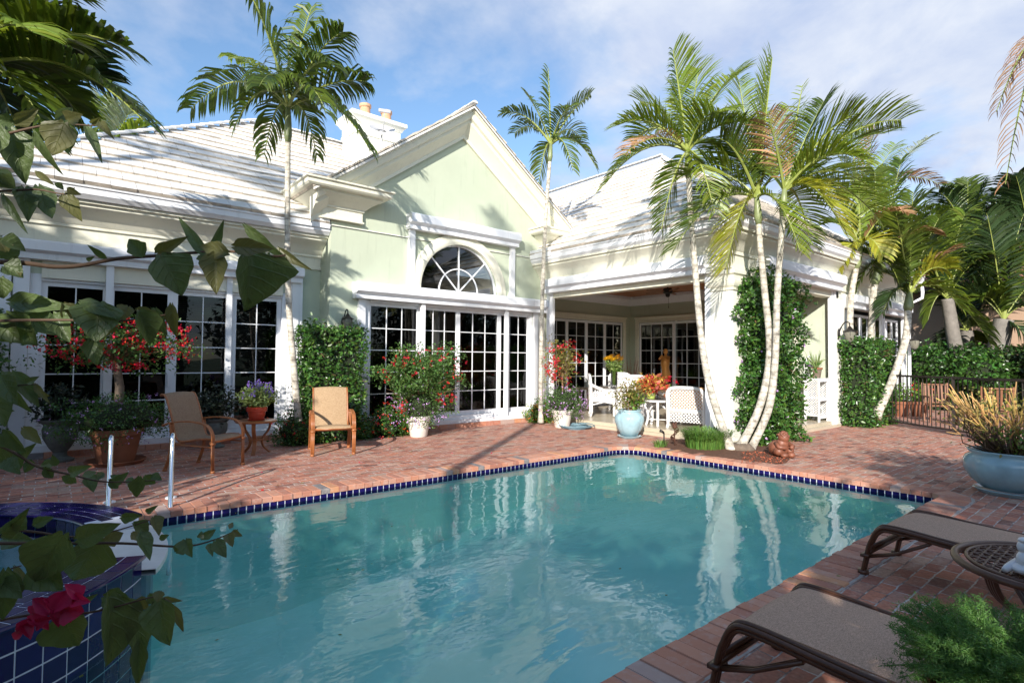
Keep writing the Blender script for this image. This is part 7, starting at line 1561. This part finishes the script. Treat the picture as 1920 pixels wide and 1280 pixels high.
lf((12, 806, 48, 848, 30), (44, 802, 78, 832, 22, 'y'), (10, 830, -8, 872, 40), (22, 846, 40, 878, 28), (40, 852, 64, 834, 18), (56, 862, 48, 888, 20), (78, 872, 106, 864, 18), (84, 876, 100, 900, 18), (104, 872, 98, 852, 14), (132, 886, 158, 876, 22), (136, 890, 120, 910, 26), (160, 896, 176, 922, 28), (156, 892, 182, 884, 14), (206, 898, 222, 918, 16), (214, 902, 240, 888, 18), (240, 898, 256, 918, 14), (262, 894, 258, 930, 30), (272, 892, 292, 906, 22), (286, 890, 304, 900, 16), (226, 900, 206, 890, 14), (182, 898, 196, 884, 14), (12, 862, 30, 884, 30))
lf((4, 1000, 52, 960, 30), (6, 1010, 50, 1010, 40), (28, 990, 48, 962, 26), (64, 984, 100, 968, 22), (118, 1002, 66, 1090, 88), (180, 1010, 140, 1112, 84), (66, 1060, 120, 1105, 60), (146, 1010, 218, 984, 44), (196, 1012, 234, 1000, 30, 'y'), (228, 968, 268, 964, 20), (250, 980, 276, 998, 26), (276, 960, 290, 950, 12), (262, 1000, 282, 1050, 26), (248, 998, 262, 1014, 22, 'y'), (288, 970, 298, 1006, 22, 'y'), (300, 1010, 318, 1002, 12), (330, 1034, 348, 1016, 26), (348, 1012, 356, 1042, 28), (370, 1006, 386, 1000, 14), (378, 1010, 404, 992, 16), (392, 1020, 398, 1040, 14), (404, 1014, 424, 1044, 26), (428, 1002, 436, 1024, 20, 'y'), (438, 994, 456, 1004, 14, 'y'), (430, 990, 436, 980, 10, 'y'))
lf((10, 1070, 6, 1164, 48), (2, 1090, 40, 1120, 40), (28, 1062, 60, 1100, 12, 'y'), (118, 1152, 142, 1216, 76), (205, 1120, 222, 1252, 76), (196, 1118, 246, 1128, 40), (252, 1148, 262, 1240, 44), (262, 1200, 258, 1290, 28), (300, 1126, 310, 1212, 58), (268, 1118, 254, 1146, 30, 'y'), (324, 1136, 346, 1186, 16, 'y'), (304, 1122, 342, 1126, 12, 'y'), (300, 1108, 294, 1128, 20, 'y'), (148, 1128, 184, 1112, 12), (280, 1114, 300, 1130, 22))
for key, mname, mm_ in (('a', 'leaf', 'bigleaf'), ('y', 'young_leaf', 'youngleaf')):
    for i, r in enumerate(LV[key]):
        mb = MB(); heart(mb, (r[0], r[1]), (r[2], r[3]), r[4], D1 + rnd.uniform(-.05, .05), cup=rnd.uniform(.15, .7), curl=rnd.uniform(-.25, .85), dd=rnd.uniform(-.03, .03))
        o = mb.build(mname, M[mm_], fb, smooth='all'); ul = o.data.uv_layers.new(name='leaf'); ul.data.foreach_set('uv', np.array([mb.uv[l.vertex_index] for l in o.data.loops], dtype=np.float32).ravel())
for r in ((126, 1110, 96, 1150, 38), (120, 1140, 158, 1146, 46), (98, 1150, 60, 1120, 30), (150, 1120, 118, 1096, 26), (52, 1160, 94, 1176, 30), (56, 1160, 30, 1186, 30), (44, 1180, 18, 1204, 16), (130, 1126, 150, 1096, 18), (112, 1128, 134, 1168, 30), (138, 1122, 166, 1128, 26), (108, 1140, 84, 1122, 24), (60, 1150, 78, 1128, 20), (96, 1146, 112, 1174, 26), (40, 1170, 58, 1198, 24), (70, 1166, 96, 1158, 22)):
    mb = MB(); heart(mb, r[:2], r[2:4], r[4], D1 - .02, cup=rnd.uniform(.4, .9), curl=rnd.uniform(-.3, .7), dd=rnd.uniform(-.02, .02)); mb.build('bract', M['bract'], fb, smooth='all')
mb = MB()
for pts, r0, r1 in (([(-30, 262), (30, 247), (80, 236), (116, 233), (180, 236)], .0028, .0012), ([(-30, 360), (45, 356), (75, 356), (122, 364), (140, 352)], .0024, .001), ([(-30, 490), (45, 493), (100, 500), (150, 498), (220, 485), (300, 479), (420, 471), (512, 480), (535, 478)], .0052, .0018), ([(-30, 602), (60, 600), (140, 600), (220, 602), (310, 590)], .0034, .0012), ([(-30, 728), (40, 722), (70, 720)], .002, .001), ([(-30, 820), (30, 850), (70, 874), (135, 890), (200, 903), (290, 900)], .003, .001), ([(-30, 988), (60, 996), (140, 1006), (210, 996), (280, 975)], .0026, .001), ([(-30, 1018), (100, 1018), (230, 1018), (340, 1024), (400, 1012), (446, 992)], .0032, .001), ([(-30, 1168), (60, 1152), (150, 1150), (220, 1136), (290, 1118), (320, 1128)], .0028, .001), ([(-30, 1090), (20, 1066), (40, 1060)], .002, .001)):
    P = smooth_path([at_d(x, y, D1) for x, y in pts], 5); k = len(P); mb.tube(P, [r0 + (r1 - r0) * i / (k - 1) for i in range(k)], 6)
o = mb.build('twigs', M['woody'], fb, smooth='all')
# main stems of the shrub, left of the frame
mb = MB(); e0 = at_d(-30, 490, D1)
for (x, y) in ((-30, 262), (-30, 360), (-30, 490), (-30, 602), (-30, 728), (-30, 820), (-30, 988), (-30, 1018), (-30, 1168), (-30, 1090)):
    q = at_d(x, y, D1); mb.tube(smooth_path([(-1.15, .25, 0), (-1.1, .3, max(.3, q[2] * .6)), (float(q[0]) - .25, float(q[1]) - .1, q[2] - .05), tuple(q)], 5), [.016] * 6 + [.010] * 6 + [.005] * 4, 6)
mb.build('main_stems', M['woody'], fb, smooth='all')
cloud_ = leaves(pts_ball(900, (-1.25, .35, 1.3), (.55, .5, .9), .3), .08, aspect=.8); mesh_np('outer_foliage', cloud_[0], cloud_[1], M['bigleaf'], fb)
# ------------------------------------------------------------------ behind the camera: unseen hedges added to shade the deck, palms shadowing the roofs
def uv(u, v): return np.array([.8 * v - .6 * u, .6 * v + .8 * u])
def tree(label, u, v, H, R, n=5200, size=.24, name='garden_tree', z0=.9, m='leaf'):
    c = uv(u, v); t = thing(name, label, 'tree', (c[0], c[1], 0), group='trees behind the camera'); mb = MB(); mb.tube(smooth_path([(0, 0, 0), (.1, 0, H * .3), (0, .1, H * .6)], 4), .16, 8); mb.build('trunk', M['bark_dark'], t, smooth='all')
    cc = (0, 0, (H + z0) / 2); rr = (R, R, (H - z0) / 2); V, F = leaves(pts_ball(n, cc, rr, .25, lump=.2), size, aspect=.6); mesh_np('crown', V, F, M[m], t); return t

def screen(label, u0, u1, v0, v1, H, n, z0=.0):  # added out of view; each height is set by the shade it casts
    c = uv((u0 + u1) / 2, (v0 + v1) / 2); t = thing('shade_screen', label, 'hedge', (c[0], c[1], 0), math.atan2(.6, .8), group='unseen planting added for shade behind the camera')
    b = (-(v1 - v0) / 2, (v1 - v0) / 2, -(u1 - u0) / 2, (u1 - u0) / 2, z0, H); P, Nn = pts_box(n, b, .35, .22); V, F = leaves(P, .16, aspect=.7, face=Nn, up=.2); mesh_np('foliage', V, F, M['leaf'], t)
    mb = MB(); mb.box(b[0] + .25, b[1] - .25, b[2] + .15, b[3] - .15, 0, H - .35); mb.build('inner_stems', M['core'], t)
screen('tall unseen hedge added for shade behind the camera, far right section', -13, -3, -3.6, -2.6, 5.3, 3200)
screen('tall unseen hedge added for shade behind the camera, second section from the right', -3, -1, -3.5, -2.6, 4.3, 1300)
screen('unseen hedge added for shade directly behind the camera', -1, 2, -3.5, -2.6, 3.35, 1500)
screen('lower unseen hedge added for shade behind the camera towards the spa', 2, 5.3, -3.5, -2.6, 3.15, 1600)
screen('unseen hedge added for shade left of the spa outside the picture', 5.3, 7.1, -3.5, -2.6, 5.3, 1500)
screen('tallest unseen hedge added for shade far left outside the picture', 7.1, 14, -3.7, -2.6, 7.5, 4500)
for lab, u, v, H, sd_ in (('feather palm behind the camera shading the left roof', 8.6, -3.2, 9.8, 1), ('feather palm behind the camera shading the gable', 6.3, -3.2, 10.6, 2), ('feather palm behind the camera shading the lanai shutter', 2.55, -3.4, 9.3, 3)):
    c = uv(u, v); t = palm(lab, [np.array([c[0], c[1], 0]), np.array([c[0] + .1, c[1], H * .5]), np.array([c[0], c[1], H - .4])], (.12, .08), [], shaft=.4, name='palm_tree', group='palms behind the camera')
    add_rand(t, (c[0], c[1], H), rand_fronds(None, 11, 2.3, ['palm'], (-15, 65)), .6, 26, width=.05)
# fallen leaves and petals
P = []
for (x0, x1, y0, y1, n) in ((0, 6, 6.7, 10, 70), (7.9, 14, 1, 4.6, 40), (2.6, 7, -.3, 1.6, 26)): P += [[rnd.uniform(x0, x1), rnd.uniform(y0, y1), .012] for i in range(n)]
V, F = leaves(np.array(P), .04, up=2.); V[:, 2] = .006 + np.abs(V[:, 2] - .012) * .35; o = mesh_np('fallen_leaves', V, F, M['leaf_tan']); tag(o, kind='stuff')
P = [[rnd.uniform(0, 7.6), rnd.uniform(2, 6.2), WZ] for i in range(60)]; V, F = leaves(np.array(P), .028, up=2.); V[:, 2] = WZ + .003 + np.abs(V[:, 2] - WZ) * .1; o = mesh_np('floating_leaves', V, F, M['leaf_tan']); tag(o, kind='stuff')
P = [[rnd.uniform(.5, 5.6), rnd.uniform(6.6, 9.6), .012] for i in range(34)]; V, F = leaves(np.array(P), .035, up=2., aspect=.9); V[:, 2] = .008 + np.abs(V[:, 2] - .012) * .4; o = mesh_np('fallen_petals', V, F, M['red']); tag(o, kind='stuff')
# dense dark planting beyond the fence on the right
def bigtree(label, px, py, D, r, n, size, m='palm_dark'):
    c = at_d(px, py, D); t = thing('garden_tree', label, 'tree', (c[0], c[1], 0)); mb = MB(); mb.tube([(0, 0, 0), (.1, .1, c[2])], [.2, .1], 8); mb.build('trunk', M['bark_dark'], t, smooth='all')
    V, F = leaves(pts_ball(n, (0, 0, c[2]), r, .25, lump=.35), size, aspect=.22); mesh_np('crown', V, F, M[m], t)
bigtree('dark spiky leaved tree mass at the right edge behind the hedge', 1935, 500, 27, (3.4, 3.4, 3.0), 8000, .7)
bigtree('dark tree behind the stout palms to the right of the lanai roof', 1800, 530, 28, (2.6, 2.6, 2.2), 5000, .6)
bigtree('green palm thicket seen just past the corner of the house', 1735, 500, 24, (1.6, 1.6, 2.0), 2600, .6, 'palm')

for lab, x, y in (('leafy tree in the garden off to the right, nearer the fence', 25, -6), ('leafy tree in the garden off to the right, beyond the nearer one', 30, -14), ('leafy tree in the garden far off to the right', 24, -20), ('leafy tree behind the far end of the added shade hedge', 12, -17)):
    t = thing('garden_tree', lab, 'tree', (x, y, 0), group='trees outside the picture'); mb = MB(); mb.tube([(0, 0, 0), (.1, .1, 3)], [.2, .12], 8); mb.build('trunk', M['bark_dark'], t, smooth='all'); V, F = leaves(pts_ball(3800, (0, 0, 3.4), (4.6, 4.6, 3.3), .4, lump=.2), .42, aspect=.6); mesh_np('crown', V, F, M['leaf_dk'], t)
